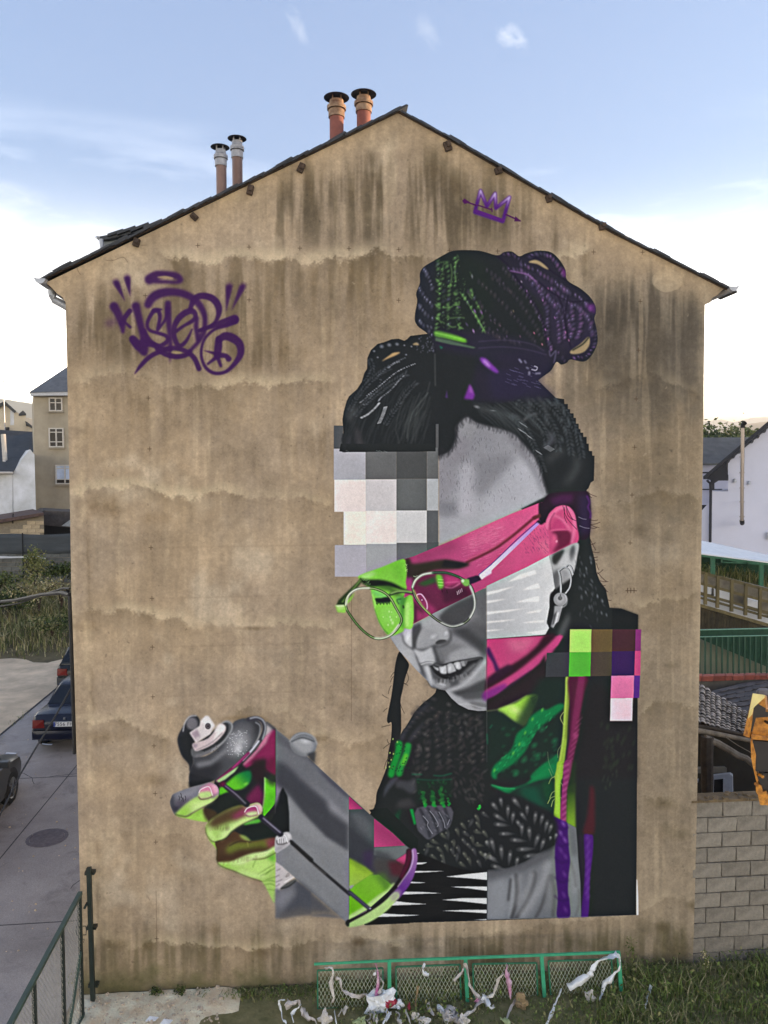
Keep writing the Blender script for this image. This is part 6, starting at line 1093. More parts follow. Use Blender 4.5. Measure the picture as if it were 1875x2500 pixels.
# painted pieces lie on the plaster as sheets of paint film
def paint_sheet(name,x0,x1,y0,y1,excl=None,cell=5):
    A_=PAINT[y0-OY:y1-OY,x0-OX:x1-OX].copy()
    if excl: A_[excl[2]-y0:excl[3]-y0,excl[0]-x0:excl[1]-x0]=0
    h,w_=A_.shape[0]//cell*cell,A_.shape[1]//cell*cell; A_=A_[:h,:w_].reshape(h//cell,cell,w_//cell,cell).max((1,3))>.25
    b=MB()
    for j in range(A_.shape[0]):
        r=np.concatenate([[0],A_[j].astype(int),[0]]); d=np.diff(r)
        for s0,e0 in zip(np.where(d==1)[0],np.where(d==-1)[0]):
            q=[at(x0+xx*cell,y0+yy*cell,-.004) for xx,yy in ((s0,j),(e0,j),(e0,j+1),(s0,j+1))]; b.add(q,[(0,3,2,1)])
    o=b.build(name,M_wall,house); uv_wall(o)
    for p in o.data.polygons:
        if p.normal.y>0: p.flip()
    return o
paint_sheet('mural',400,1600,590,2300,(400,640,590,960))['label']='painted woman in glasses holding a spray can, with pixel blocks'
paint_sheet('graffiti_tag',250,640,640,950)['label']='purple spray tag'
paint_sheet('crown_drawing',1120,1285,450,560)['label']='small purple crown with an arrow'
# roof sheets and verge slates
AP=at(972,272,0); EL=at(100,682,0); ER=at(1781,706,0)
b=MB()
for a_,b_ in ((EL,AP),(AP,ER)):
    n_=Vector((-(b_-a_).z,0,(b_-a_).x)).normalized()
    b.add([a_+n_*.03+Vector((0,.12,0)),b_+n_*.03+Vector((0,.12,0)),b_+n_*.03+Vector((0,11.1,0)),a_+n_*.03+Vector((0,11.1,0))],[(0,1,2,3)])
    b.add([a_-n_*.02+Vector((0,.12,0)),b_-n_*.02+Vector((0,.12,0)),b_-n_*.02+Vector((0,11.1,0)),a_-n_*.02+Vector((0,11.1,0))],[(3,2,1,0)])
b.build('roof',M_slate,house)
def path3(pts): return [at(x,y,0) for x,y in pts]
def walk(P3,step):
    out=[];acc=0
    for a_,b_ in zip(P3,P3[1:]):
        L=(b_-a_).length; t=step-acc if acc else 0
        while t<L: out.append((a_.lerp(b_,t/L),(b_-a_).normalized())); t+=step
        acc=(L-(t-step))
        acc=0 if acc>=step else acc
    return out
sm=[]
for k in range(5):
    b=MB(); r=random.Random(k+20); b.prism([(-.125+.02*r.random(),0,-.012),(.125,0,-.010),(.13-.03*r.random(),0,.010+.004*r.random()),(.02,0,.011+.003*r.random()),(-.13+.02*r.random(),0,.009)],(0,.42,0)); sm.append(b.mesh('slate',M_slate))
ups=(list(reversed(path3(roofL))),path3(roofR))
for si,P3 in enumerate(ups):
    for i,(p,d) in enumerate(walk(P3,.148)):
        if i==0 and si==1: continue
        ang=math.atan2(d.z,d.x)           # downhill
        n_=Vector((-d.z,0,d.x)); n_=n_ if n_.z>0 else -n_
        for lay in range(1 if i%5 else 2):
            o=link('slate',sm[rnd.randrange(5)],house,p+n_*(-.004+.016*lay+.005*rnd.random())+d*(.07*lay+.05*(rnd.random()-.5))+Vector((0,-.075+.03*rnd.random(),0)))
            o.rotation_euler=(0,-(ang if si==1 else ang+math.pi)+(.04 if si==1 else -.04)*(1+.5*rnd.random()),0)
b=MB()
for P3 in ups:
    for a_,b_ in zip(P3,P3[1:]): b.bar(a_+Vector((0,-.012,-.012)),b_+Vector((0,-.012,-.012)),.02,.022,up=(0,1,0))
b.build('verge_batten',M_timber,house)
for x,y,w_,h_,ang in [(735,410,17,25,.45),(611,464,17,26,.25),(474,529,20,16,.75),(333,592,17,22,.3),(1093,357,20,25,-.35),(1217,417,20,17,-.3),(1340,485,16,19,-.35),(1471,553,20,18,-.2)]:
    p=at(x,y,-.02); b=MB(); k=(CAM-p).length/F
    b.box((0,.02,0),(w_*k*.8,.10,h_*k*.8)); b.box((w_*k*.1,.0,h_*k*.12),(w_*k*.5,.1,h_*k*.5))
    o=b.build('purlin_end',M_timber,house,loc=p); o.rotation_euler=(0,ang,0); bevel(o,.008)
# gutters and downpipe
def gutter(px,Yc,side):
    b=MB(); p=at(*px,0); n=10; L=11.2; prof=[(math.cos(math.pi*k/n)*.06,-math.sin(math.pi*k/n)*.06) for k in range(n+1)]
    vs=[];fs=[]
    for y in (-.09,L):
        for x_,z_ in prof: vs.append((p.x+x_,y,p.z+z_))
    for k in range(n): fs.append((k,k+1,n+2+k,n+1+k))
    b.add(vs,fs); b.add([(p.x+x_,-.09,p.z+z_) for x_,z_ in prof],[tuple(range(n+1))])
    b.tube([(p.x-side*.06,-.09,p.z),(p.x-side*.06,L,p.z)],.010,6)
    return b.build('gutter',M_zinc,house,smooth=True)
gutter((104,684),0,1); gutter((1783,703),0,-1)
b=MB(); b.tube([at(126,700,.25),at(128,722,.25),at(134,733,.25),at(150,741,.25),at(168,752,.25)],.05,10); b.build('downpipe',M_zinc,house,smooth=True)
b=MB(); b.prism([at(x,y,.05) for x,y in [(108,690),(122,702),(140,716),(158,732),(158,724),(140,700),(118,682)]],(0,10.,0)); b.build('soffit',M_timber,house)
# small dormer on the left slope, behind the verge
M_grey=mat('grey sheet metal',alb(150,156,160),.5,.2,6,metal=.3)
b=MB(); Yd=1.6
b.prism([at(x,y,Yd) for x,y in [(246,582),(300,580),(300,640),(246,640)]],(0,1.2,0)); dm=b.build('dormer',M_grey,house)
b=MB(); b.prism([at(x,y,Yd-.1) for x,y in [(238,578),(330,560),(420,535),(420,542),(330,568),(262,584),(238,584)]],(0,1.5,0)); b.build('dormer_roof',M_slate,dm)
b=MB(); b.tube([at(247,584,Yd-.12),at(250,612,Yd-.12),at(250,640,Yd-.12)],.03,8); b.tube([at(240,580,Yd-.14),at(236,580,Yd+1.)],.022,8); b.build('dormer_pipe',M_zinc,dm,smooth=True)
for i,(xa,xb) in enumerate([(262,300),(285,330),(318,362),(350,395)]):
    b=MB(); ya,yb=578-(xa-238)*.2,578-(xb-238)*.26; b.prism([at(x,y,Yd-.13-.01*i) for x,y in [(xa,ya+4),(xb,yb+2),(xb,yb-4),(xa,ya-3)]],(0,1.4,0)); b.build('slate',M_slate,dm)
# conduit with cables at the left arris
M_cable=mat('black cable',alb(34,32,32),.6,.2,8)
b=MB(); b.tube([at(166,1442,.2),at(170,1456,.16),at(171.5,1500,.14),at(175,1600,.14),at(182,1840,.14)],.024,8); b.build('conduit',M_cable,house,smooth=True)

# ================================================================ flues on the roof
M_terra=mat('pinkish clay flue pipe',alb(126,74,64),.8,.2,10,.1,rand=.12); M_brownp=mat('brown plastic flue pipe',alb(128,98,86),.5,.15,8,.05,rand=.08)
M_galv=mat('dull zinc flue collar',alb(158,156,158),.5,.25,14,metal=.4); M_rust=mat('rusty flue collar',alb(168,140,112),.75,.45,9,.25,metal=.1,col2=alb(96,64,48))
M_cap=mat('dark metal flue cap',alb(40,38,44),.5,.3,8,metal=.3)
def flue(px,py_base,py_pipe,py_top,dia,Y,mp_,mc_,label,tilt=0.):
    p=at(px,py_base,Y); k=(RM.transposed()@(CAM-p)).z/F; H=(py_base-py_top)*k; hp=(py_base-py_pipe)*k; R_=dia*k/2
    t=thing('chimney_flue',label,'chimney',p-Vector((0,0,.5)),0,'metal flues on the roof slope'); z0=.5
    b=MB(); b.lathe([(0,0),(R_,0),(R_,z0+hp+.05),(0,z0+hp+.05)],n=20); b.build('pipe',mp_,t,smooth=True)
    b=MB(); h=H-hp; z=z0+hp; c0=(tilt*.4,0,0)
    b.lathe([(R_*1.06,z),(R_*1.16,z),(R_*1.16,z+h*.30),(R_*1.04,z+h*.33),(R_*1.04,z+h*.40)],c0); b.lathe([(R_*1.08,z+h*.36),(R_*1.36,z+h*.34),(R_*1.36,z+h*.50),(R_*1.05,z+h*.56),(R_*.98,z+h*.74),(R_*.9,z+h*.74),(R_*.9,z+h*.3)],c0)
    b.lathe([(R_*1.37,z+h*.40),(R_*1.39,z+h*.41),(R_*1.37,z+h*.42)],c0); col=b.build('collar',mc_,t,smooth=True)
    b=MB(); b.lathe([(0,z+h*.99),(R_*.6,z+h*.975),(R_*1.80,z+h*.87),(R_*1.83,z+h*.855),(R_*1.74,z+h*.86),(R_*.5,z+h*.94),(0,z+h*.95)],(tilt,0,0),28); b.build('rain_cap',M_cap,t,smooth=True)
    for a_ in (-2.2,-.9,.5,1.9):
        b=MB(); d=Vector((math.cos(a_),math.sin(a_),0))*R_*.98; b.bar(Vector((tilt,0,z+h*.66))+d,Vector((tilt,0,z+h*.93))+d*.98,.016,.006); b.build('bracket',mc_,t)
    return t
flue(822,342,289,234,34,.35,M_terra,M_rust,'rusty clay flue, left of the pair beside the ridge',0)
flue(888,312,276,226,34,.6,M_terra,M_rust,'rusty clay flue nearest to the ridge of the roof',0)
flue(541,470,408,355,25,.35,M_brownp,M_galv,'leaning grey-collared brown flue, leftmost on the roof',-.012)
flue(580,455,388,334,25,.7,M_brownp,M_galv,'upright taller grey-collared brown flue, second from the left',0)
# ================================================================ left side: road furniture, cars
tc2=MB(); tc2.bar((-9.06,-9,.028),(-9.06,30,.028),.05,.02); tc2.bar((-6.52,-9,.026),(-6.5,30,.026),.018,.004)
for y in (1.6,7.2,13.0): tc2.bar((-9.0,y,.026),(-4.1,y+.1,.026),.016,.004)
struct('road_joint',tc2,M_seam)
ck=MB(); rk=random.Random(77)
for x0_,y0_,an,n_ in [(-7.9,4.2,1.2,14),(-5.2,6.6,2.4,12),(-6.9,10.2,.4,12),(-5.0,2.6,1.9,10),(-8.3,7.6,-.3,9)]:
    q=Vector((x0_,y0_,.0265))
    for i in range(n_):
        an+=(rk.random()-.5)*.9; q2=q+Vector((math.cos(an),math.sin(an),0))*(.10+.12*rk.random()); ck.bar(q,q2,.008+.006*rk.random(),.003); q=q2
struct('road_crack',ck,M_seam)
st_=MB()
for i in range(420):
    s_=.006+.018*rk.random()**2; ed=rk.random()<.5; st_.box(((-4.12-.35*rk.random()**2) if ed else (-9.0+4.9*rk.random()),1.0+14*rk.random()**1.4,.028),(s_*1.5,s_,s_),M=Matrix.Rotation(rk.random()*3,3,(rk.random(),rk.random(),1.)))
stuff(tag_(st_.build('grit',M_dirt),'grit and small stones scattered over the concrete road','gravel'))
M_iron=mat('cast iron cover',alb(116,104,102),.75,.3,14,.3)
p=gnd(115,2045,.03); b=MB(); n=28
mh=thing('manhole_cover','round iron manhole cover set in the concrete road','manhole cover',(p.x,p.y,.022))
b.lathe([(0,0),(.29,0),(.29,.012),(0,.012)],n=n); b.build('cover',M_iron,mh)
b=MB(); b.lathe([(.30,0),(.36,0),(.36,.010),(.30,.010),(.30,0)],n=n); b.build('frame',M_iron,mh)
for i in range(5):
    b=MB(); r_=.05+.045*i; b.lathe([(r_,.012),(r_+.018,.012),(r_+.016,.016),(r_,.016),(r_,.012)],n=n); b.build('ring',M_iron,mh)
M_glass=mat('dark car glass',(.006,.008,.011),.1,.1,2,spec=.4); M_tyre=mat('tyre rubber',(.02,.02,.021),.85,.2,20); M_rim=mat('alloy rim',alb(150,152,156),.35,.1,8,metal=.7)
M_redlamp=mat('red tail lamp',alb(112,26,24),.2,.2,12); M_clearlamp=mat('clear lamp',alb(196,196,200),.15,.1,12); M_blackp=mat('black bumper plastic',(.022,.022,.024),.6,.2,10); M_plate=mat('white number plate',alb(226,224,222),.5,.05,6); M_txt=mat('black lettering',(.015,.015,.016),.6,.1,6); M_eu=mat('blue plate band',alb(48,70,150),.5,.1,6)
def loft(st,prof):
    vs=[];fs=[];n=len(prof(*st[0][1:]))
    for s in st:
        for x,z in prof(*s[1:]): vs.append((x,s[0],z))
    for i in range(len(st)-1):
        for k in range(n): fs.append((i*n+k,i*n+(k+1)%n,(i+1)*n+(k+1)%n,(i+1)*n+k))
    fs+=[tuple(range(n-1,-1,-1)),tuple((len(st)-1)*n+k for k in range(n))]
    return vs,fs
def text_mesh(txt,size):
    c=bpy.data.curves.new('lettering','FONT'); c.body=txt; c.size=size; c.align_x='CENTER'; c.align_y='CENTER'; c.extrude=.0015; c.space_character=1.1
    o=bpy.data.objects.new('tmp',c); COL.objects.link(o); dg=bpy.context.evaluated_depsgraph_get(); me=bpy.data.meshes.new_from_object(o.evaluated_get(dg)); bpy.data.objects.remove(o); bpy.data.curves.remove(c); me.materials.clear(); me.materials.append(M_txt); return me
def car(label,paint,loc,rz,hatch=False,plate=None,group='cars parked along the side of the building'):
    t=thing('parked_car',label,'car',loc,rz,group); W_=.85
    st=[(0,.74,.36,.70),(.03,.80,.31,.80),(.12,.83,.27,.93),(.3,.845,.26,.965),(.9,.86,.22,.965),(1.5,.865,.19,.93),(3.0,.865,.19,.90),(3.5,.85,.2,.86),(4.05,.81,.24,.76),(4.28,.74,.3,.66),(4.36,.66,.36,.56)]
    def prof(w_,zb,zt):
        h=[(w_*.80,zb),(w_*.97,zb+.06),(w_,zb+.22),(w_*.995,zt-.16),(w_*.965,zt-.05),(w_*.86,zt),(w_*.4,zt+.012)]
        return h+[(-x,z) for x,z in reversed(h)]
    b=MB(); b.add(*loft(st,prof)); b.build('body',paint,t,smooth=True)
    y0,y1,y2,y3=(.10,.42,2.55,3.4) if hatch else (.72,1.38,2.55,3.4)
    def cp(wb,wt,z0,z1): return [(wb,z0),(wb*.985,z0+(z1-z0)*.25),(wt*1.06,z1-.07),(wt*.9,z1),(-wt*.9,z1),(-wt*1.06,z1-.07),(-wt*1.06*.0-wb*.985,z0+(z1-z0)*.25),(-wb,z0)]
    b=MB(); zb=.90
    rows=[(y0,.74,.72,zb,.965),(y1,.77,.60,zb,1.385),((y1+y2)/2,.78,.62,zb,1.42),(y2,.77,.60,zb,1.385),(y3,.74,.72,zb-.02,.90)]
    b.add(*loft(rows,cp)); b.build('cabin',paint,t,smooth=True)
    def glass(q,name):
        P_=[Vector(v) for v in q]; n_=(P_[1]-P_[0]).cross(P_[2]-P_[0]).normalized(); ctr=sum(P_,Vector())/4
        if n_.dot(ctr-Vector((0,2.0,.9)))<0: n_=-n_
        b=MB(); b.prism([v+n_*.012 for v in P_],-n_*.03); return b.build(name,M_glass,t)
    def lerp(a_,b_,k): return tuple(a_[i]+(b_[i]-a_[i])*k for i in range(3))
    rb,rt=((-.72,y0,.965),(.72,y0,.965)),((-.545,y1,1.385),(.545,y1,1.385))
    glass([lerp(rb[0],rt[0],.10),lerp(rb[1],rt[1],.10),lerp(rb[1],rt[1],.9),lerp(rb[0],rt[0],.9)],'rear_window')
    fb,ft=((-.70,y3,.90),(.70,y3,.90)),((-.545,y2,1.385),(.545,y2,1.385))
    glass([lerp(fb[0],ft[0],.10),lerp(fb[1],ft[1],.10),lerp(fb[1],ft[1],.9),lerp(fb[0],ft[0],.9)],'windscreen')
    for s in (-1,1):
        ym=(y1+y2)/2
        glass([(s*.775,y0+.42 if not hatch else y0+.3,.985),(s*.785,ym-.05,.985),(s*.665,ym-.05,1.345),(s*.65,y1+.06,1.33)],'side_window')
        glass([(s*.785,ym+.05,.985),(s*.77,y3-.55,.97),(s*.65,y2-.02,1.33),(s*.665,ym+.05,1.345)],'side_window')
        for y in (.78,3.42):
            wh=b=MB(); A_=Matrix.Rotation(math.pi/2,3,'Y'); b.lathe([(.0,-.09),(.24,-.09),(.30,-.085),(.315,-.05),(.315,.05),(.30,.085),(.21,.09),(.2,.07)],(0,0,0),24,axis=A_)
            wo=b.build('wheel',M_tyre,t,smooth=True,loc=(s*.775,y,.315)); wo.scale=(s,1,1)
            b=MB(); b.lathe([(.0,.078),(.05,.085),(.06,.07),(.185,.075),(.205,.088)],(0,0,0),24,axis=A_)
            for k in range(5):
                a_=2*math.pi*k/5; b.bar((.082,.04*math.cos(a_),.04*math.sin(a_)),(.082,.195*math.cos(a_),.195*math.sin(a_)),.045,.012)
            b.build('rim',M_rim,wo,smooth=False)
            b=MB(); b.lathe([(0,.0),(.36,.0),(.37,.012),(0,.012)],(0,0,0),24,axis=A_); o=b.build('wheel_arch',M_blackp,t,loc=(s*.838,y,.34)); o.scale=(s,1,1)
        b=MB(); b.prism([(s*.80,-.005,.62),(s*.50,-.005,.63),(s*.52,-.01,.82),(s*.80,.02,.82)],(0,.10,0)); b.prism([(s*.80,.0,.62),(s*.845,.22,.66),(s*.845,.24,.80),(s*.80,.02,.82)],(-s*.05,.0,0)); b.build('tail_light',M_redlamp,t)
        b=MB(); b.prism([(s*.42,4.29,.60),(s*.66,4.22,.62),(s*.66,4.2,.72),(s*.42,4.27,.71)],(0,.06,0)); b.build('headlight',M_clearlamp,t)
        b=MB(); b.box((s*.93,2.86,1.0),(.2,.12,.13)); b.bar((s*.78,2.88,.97),(s*.9,2.86,.98),.04,.04); o=b.build('wing_mirror',paint,t); bevel(o,.03)
    b=MB(); b.add(*loft([(-.06,.70,.36,.50),(-.03,.80,.34,.56),(.12,.86,.33,.57),(.3,.868,.34,.56)],lambda w_,z0,z1:[(w_,z0),(w_*1.0,z1-.03),(w_*.97,z1),(-w_*.97,z1),(-w_,z1-.03),(-w_,z0)])); o=b.build('rear_bumper',M_blackp if not plate else paint,t,smooth=True)
    if plate:
        b=MB(); b.box((0,-.012,.72),(.53,.014,.12)); pl=b.build('number_plate',M_plate,t); b=MB(); b.box((-.243,-.021,.72),(.04,.006,.114)); b.build('plate_band',M_eu,pl)
        me=text_mesh(plate,.125); o=link('plate_lettering',me,pl,(.025,-.0215,.72),(math.pi/2,0,0))
        b=MB(); b.tube([(-.55,-.015,.235),(-.40,-.03,.22),(-.30,-.03,.22)],.025,8); b.build('exhaust',M_rim,t)
    b=MB(); b.box((0,-.004,.86),(.05,.01,.05)); b.build('badge',M_rim,t)
    return t
M_navy=mat('dark navy car paint',(.006,.008,.022),.25,.1,1.5,spec=.35); M_blackcar=mat('black car paint',(.008,.008,.010),.25,.1,1.5,spec=.35); M_greycar=mat('dark grey car paint',alb(70,72,72),.3,.1,1.5,spec=.4)
car('dark navy saloon with plate 7556 FHL parked beside the building',M_navy,(-7.04,8.75,.02),math.radians(-1.5),plate='7556 FHL').scale=(.93,.95,.95)
car('black car half hidden in front of the navy saloon',M_blackcar,(-7.95,13.4,.02),math.radians(-3),hatch=True)
car('dark grey car cut off by the left edge of the picture',M_greycar,(-7.98,2.55,.02),math.radians(1))
# cables strung to the left
def cable(pts,label,r=.018):
    b=MB(); b.tube(pts,r,6); return tag_(b.build('cable',M_cable,smooth=True),label,'cable')
cable([at(170,1452,.15),at(150,1447,.5),at(100,1452,1.5),at(40,1465,2.6),at(-60,1475,5)],'thick black cable leaving the conduit at the wall corner',.028)
cable([at(170,1437,.15),at(155,1436,.5),at(110,1450,1.5),at(45,1473,2.6),at(-60,1490,5)],'thinner upper cable looping off the wall corner',.014)
cable([at(180,1668,.3),at(140,1740,.1),at(90,1822,-.1),at(50,1890,-.4),at(0,1990,-.8),at(-80,2150,-1.3)],'straight dark cable running down across the road beside the navy car',.011)

# ================================================================ left background
M_gw=mat('grey cement render house',alb(164,152,130),.93,.28,.5,.15); M_ww=mat('whitewashed wall',alb(226,226,228),.9,.14,.8,.1,col2=alb(176,176,170)); M_cw=mat('cream wall',alb(200,186,160),.92,.18,.4)
M_sl2=mat('distant slate roof',alb(96,97,98),.75,.25,3,.2); M_sl3=mat('dark slate roofing',alb(56,57,58),.7,.3,3,.2)
M_frame=mat('white window frame',alb(196,188,176),.6,.1,8); M_pane=mat('window glass',(.03,.024,.02),.25,.3,1.5,spec=.25); M_curt=mat('pale blind',alb(190,200,216),.8,.15,3)
def window(par,x0,y0,x1,y1,Y,cols,rows,curtain=None,dep=.12):
    fr=MB(); P0,P1=at(x0,y1,Y),at(x1,y0,Y); w_,h_=P1.x-P0.x,P1.z-P0.z; t_=.07
    for (cx,cz,sx,sz) in [(P0.x+t_/2,(P0.z+P1.z)/2,t_,h_),(P1.x-t_/2,(P0.z+P1.z)/2,t_,h_),((P0.x+P1.x)/2,P0.z+t_/2,w_-2*t_,t_),((P0.x+P1.x)/2,P1.z-t_/2,w_-2*t_,t_)]: fr.box((cx,Y-dep/2,cz),(sx,dep,sz))
    for k in range(1,cols): fr.box((P0.x+w_*k/cols,Y-dep/2-.002,(P0.z+P1.z)/2),(.07,dep,h_-2*t_))
    f=fr.build('window',M_frame,par)
    ry=[0]+list(rows)+[1]
    for a_,b_ in zip(ry,ry[1:]):
        for k in range(cols):
            q=MB(); q.box((P0.x+w_*(k+.5)/cols,Y-.04,P0.z+h_*(a_+b_)/2),(w_/cols-.08,.03,h_*(b_-a_)-.05)); q.build('pane',curtain if (curtain and a_>.0) else M_pane,f)
    q=MB()
    for r_ in rows: q.box(((P0.x+P1.x)/2,Y-dep/2+.003,P0.z+h_*r_),(w_-2*t_,dep*.8,.055))
    if rows: q.build('glazing_bar',M_frame,f)
    q=MB(); q.box(((P0.x+P1.x)/2,Y-.08,P0.z-.05),(w_+.12,.2,.07)); q.build('sill',M_gw,f); return f
Yg=40.
gh=thing('apartment_house','grey rendered house of three storeys just left of the gable building','house')
b=MB(); px_prism(b,[(81,964),(330,960),(330,1420),(90,1420)],Yg,9.); b.build('wall',M_gw,gh)
b=MB(); px_prism(b,[(72,957),(340,953),(340,963),(76,966)],Yg-.5,.5); b.build('eave',M_zinc,gh)
b=MB(); q0,q1=at(70,958,Yg-.6),at(340,952,Yg-.6); ap=at(205,868,Yg+4.5); ap2=at(290,850,Yg+4.5); bk=Vector((q0.x,Yg+9.6,q0.z)); bk1=Vector((q1.x,Yg+9.6,q1.z))
b.add([q0,q1,ap2,ap,bk,bk1],[(0,1,2,3),(0,3,4),(1,5,2),(4,3,2,5),(0,4,5,1)]); b.build('roof',M_sl2,gh)
window(gh,121,971,153,1004,Yg,2,(.62,)); window(gh,121,1045,156,1092,Yg,2,(.28,.78)); window(gh,137,1135,182,1182,Yg,2,(.25,.82),M_curt)
wh=thing('white_house','low whitewashed house with a stained gable end and slate roof','house'); Yw=34.
b=MB(); px_prism(b,[(-160,1155),(31,1152),(31,1300),(-160,1300)],Yw,6.); b.build('wall',M_ww,wh)
b=MB(); px_prism(b,[(31.5,1155),(54,1120),(74,1097),(84,1110),(88,1255),(33,1272)],Yw-.02,5.9); b.build('gable_wall',M_ww,wh)
b=MB(); e0,e1=at(-160,1150,Yw-.25),at(32,1153,Yw-.25); r0,r1=at(-120,1095,Yw+3.),at(73,1096,Yw+3.); 
b.prism([e0,e1,r1,r0],(0,.03,.09));  b.build('roof',M_sl3,wh)
b=MB(); b.tube([at(-160,1154,Yw-.3),at(31,1154,Yw-.3)],.06,8); b.build('gutter',M_frame,wh,smooth=True)
b=MB(); b.tube([at(13,1132,Yw+1.2),at(8,1060,Yw+1.2)],.13,10); b.tube([at(11,1132,Yw+1.15),at(18,1129,Yw+1.15)],.2,10); b.build('vent_pipe',M_frame,wh,smooth=True)
dh=thing('slate_roofed_house','dark slate roofed house behind the low white one','house'); Yd2=46.
b=MB(); px_prism(b,[(-200,1115),(82,1100),(82,1180),(-200,1180)],Yd2+.3,6.); b.build('wall',M_gw,dh)
b=MB(); b.prism([at(-200,1120,Yd2),at(84,1104,Yd2),at(84,1058,Yd2+4),at(-20,1052,Yd2+4),at(-200,1050,Yd2+4)],(0,.05,.12)); b.build('roof',M_sl3,dh)
ch=thing('cream_house','cream gabled house with chimney and aerial at the left edge','house'); Yc=60.
b=MB(); px_prism(b,[(-80,1000),(-30,1010),(10,985),(12,984),(38,1004),(56,1016),(64,1040),(81,1045),(81,1090),(-80,1090)],Yc,8.); b.build('wall',M_cw,ch)
b=MB()
for q in ([(-6,988),(10,979),(14,981),(40,1004),(36,1008),(12,987),(-4,996)],[(62,1028),(66,1030),(84,1044),(84,1049),(64,1036)]): px_prism(b,q,Yc-.3,8.6)
b.build('roof',M_sl3,ch)
b=MB(); px_prism(b,[(55,1012),(63,1012),(63,1050),(55,1050)],Yc-.05,1.2); cm=b.build('chimney',M_cw,ch); b=MB(); px_prism(b,[(46,1010),(56,1002),(64,1010),(64,1014),(46,1015)],Yc-.15,1.4); b.build('chimney_cap',M_sl3,cm)
b=MB(); px_prism(b,[(25,1000),(34,1002),(34,1038),(25,1038)],Yc-.02,.1); b.build('shutter',M_ww,ch)
b=MB(); b.tube([at(12,1050,Yc-.4),at(8,930,Yc-.4)],.04,6); b.bar(at(6,932,Yc-.4),at(24,932,Yc-.4),.05,.05)
for x in (8,11,14,17,22): b.bar(at(x,929,Yc-.4),at(x,936,Yc-.4),.03,.03)
b.build('aerial',M_zinc,ch)
for x in (16,20): 
    b=MB(); b.tube([at(x,1055,Yc-.3),at(x,1043,Yc-.3)],.1,8); b.build('vent',M_dark,ch)
# block shed and the low sheds beside it
M_blk=mat('warm concrete block',alb(190,170,138),.95,.2,9,.4,rand=.10); M_blkg=mat('grey concrete block',alb(104,104,98),.95,.25,7,.4,rand=.14); M_mort=mat('mortar bed',alb(140,128,108),.97,.2,10,.3)
M_rusty=mat('rusty sheet roof edge',alb(88,66,58),.8,.4,6,.2); M_stoner=mat('mossy rubble roof',alb(74,68,64),.9,.4,4,.5)
sh=thing('block_shed','small block shed with a sloping rusty roof behind the screened wall','shed'); Ys=30.
b=MB(); px_prism(b,[(-120,1300),(107,1258),(107,1340),(-120,1340)],Ys,3.); b.build('wall',M_mort,sh)
bl=MB(); bl.box((0,0,0),(.39,.05,.185)); blm=bl.mesh('block',M_blk); Pa,Pb=at(-5,1300,Ys),at(107,1258,Ys); za=at(50,1340,Ys).z; k=0
zz=za+.1
while zz<Pb.z:
    x=Pa.x-(.2 if k%2 else 0)
    while x<Pb.x-.05:
        ztop=Pa.z+(Pb.z-Pa.z)*(x-Pa.x)/(Pb.x-Pa.x)
        if zz<ztop-.12 and x+.2<Pb.x+.02: o=link('block',blm,sh,(x,Ys-.02,zz))
        x+=.405
    zz+=.2; k+=1
b=MB(); px_prism(b,[(-120,1288),(106,1251),(107,1258),(-120,1297)],Ys-.3,3.6); b.build('roof',M_rusty,sh)
b=MB(); b.tube([at(31,1278,Ys),at(32,1254,Ys)],.03,6); b.build('iron_rod',M_dark,sh)
s2=thing('stone_shed','low rubble roofed shed with a black opening below the grey house','shed')
b=MB(); px_prism(b,[(90,1256),(108,1246),(185,1250),(185,1290),(108,1282)],Ys+2.,3.); b.build('roof',M_stoner,s2)
b=MB(); px_prism(b,[(108,1282),(185,1284),(185,1345),(108,1345)],Ys+2.2,2.5); b.build('wall',M_dark,s2)
b=MB(); b.prism([at(150,1284,Ys+1.6),at(172,1268,Ys+1.6),at(185,1270,Ys+1.6),at(185,1287,Ys+1.6)],(0,.5,.05)); b.build('metal_sheet',M_grey,s2)
# wall with shade cloth
M_cloth=mat('grey shade cloth',alb(70,74,76),.9,.18,1.2,.3,stretch=(1,1,6),bscale=4)
Yf=28.; zs=at(80,1352,Yf).z; zt=at(80,1303,Yf).z
fw=thing('screened_wall','grey block wall topped with stretched shade cloth on posts','wall')
b=MB(); b.box((-14.5,Yf+.12,zs/2),(22,.16,zs)); b.build('wall',M_mort,fw)
bl=MB(); bl.box((0,0,0),(.385,.04,.18)); blm=bl.mesh('block',M_blkg)
for k in range(7):
    z=zs-.1-.2*k; x=-18.2-(.2 if k%2 else 0)
    while x<-10.5: link('block',blm,fw,(x+.2,Yf+.03,z)); x+=.4
n=60; b=MB(); vs=[];fs=[]
for i in range(n+1):
    x=-25+21*i/n
    for j in range(6): vs.append((x,Yf+.02+.05*math.sin(x*2.3+j)*(j%3)*.5+.03*math.sin(x*7.1+j*2),zs-.02+(zt-zs)*j/5+(.03*math.sin(x*1.9) if j==5 else 0)))
for i in range(n):
    for j in range(5): a_=i*6+j; fs.append((a_,a_+6,a_+7,a_+1))
b.add(vs,fs); o=b.build('shade_cloth',M_cloth,fw,smooth=True); o.modifiers.new('thick','SOLIDIFY').thickness=.01
for x in (-20.4,-15.0,-12.2,-9.2): b=MB(); b.tube([(x,Yf-.12,.3),(x,Yf-.12,zt+.05)],.03,8); b.build('post',M_dark,fw)
pl=MB(); pl.bar(at(-30,1362,Yf-.3),at(97,1359,Yf-.3),.06,.07); pl.bar(at(-30,1358,Yf-.25),at(112,1363,Yf-.25),.05,.05); tag_(pl.build('plank',M_ww),'pale plank lying along the top of the block wall','plank')
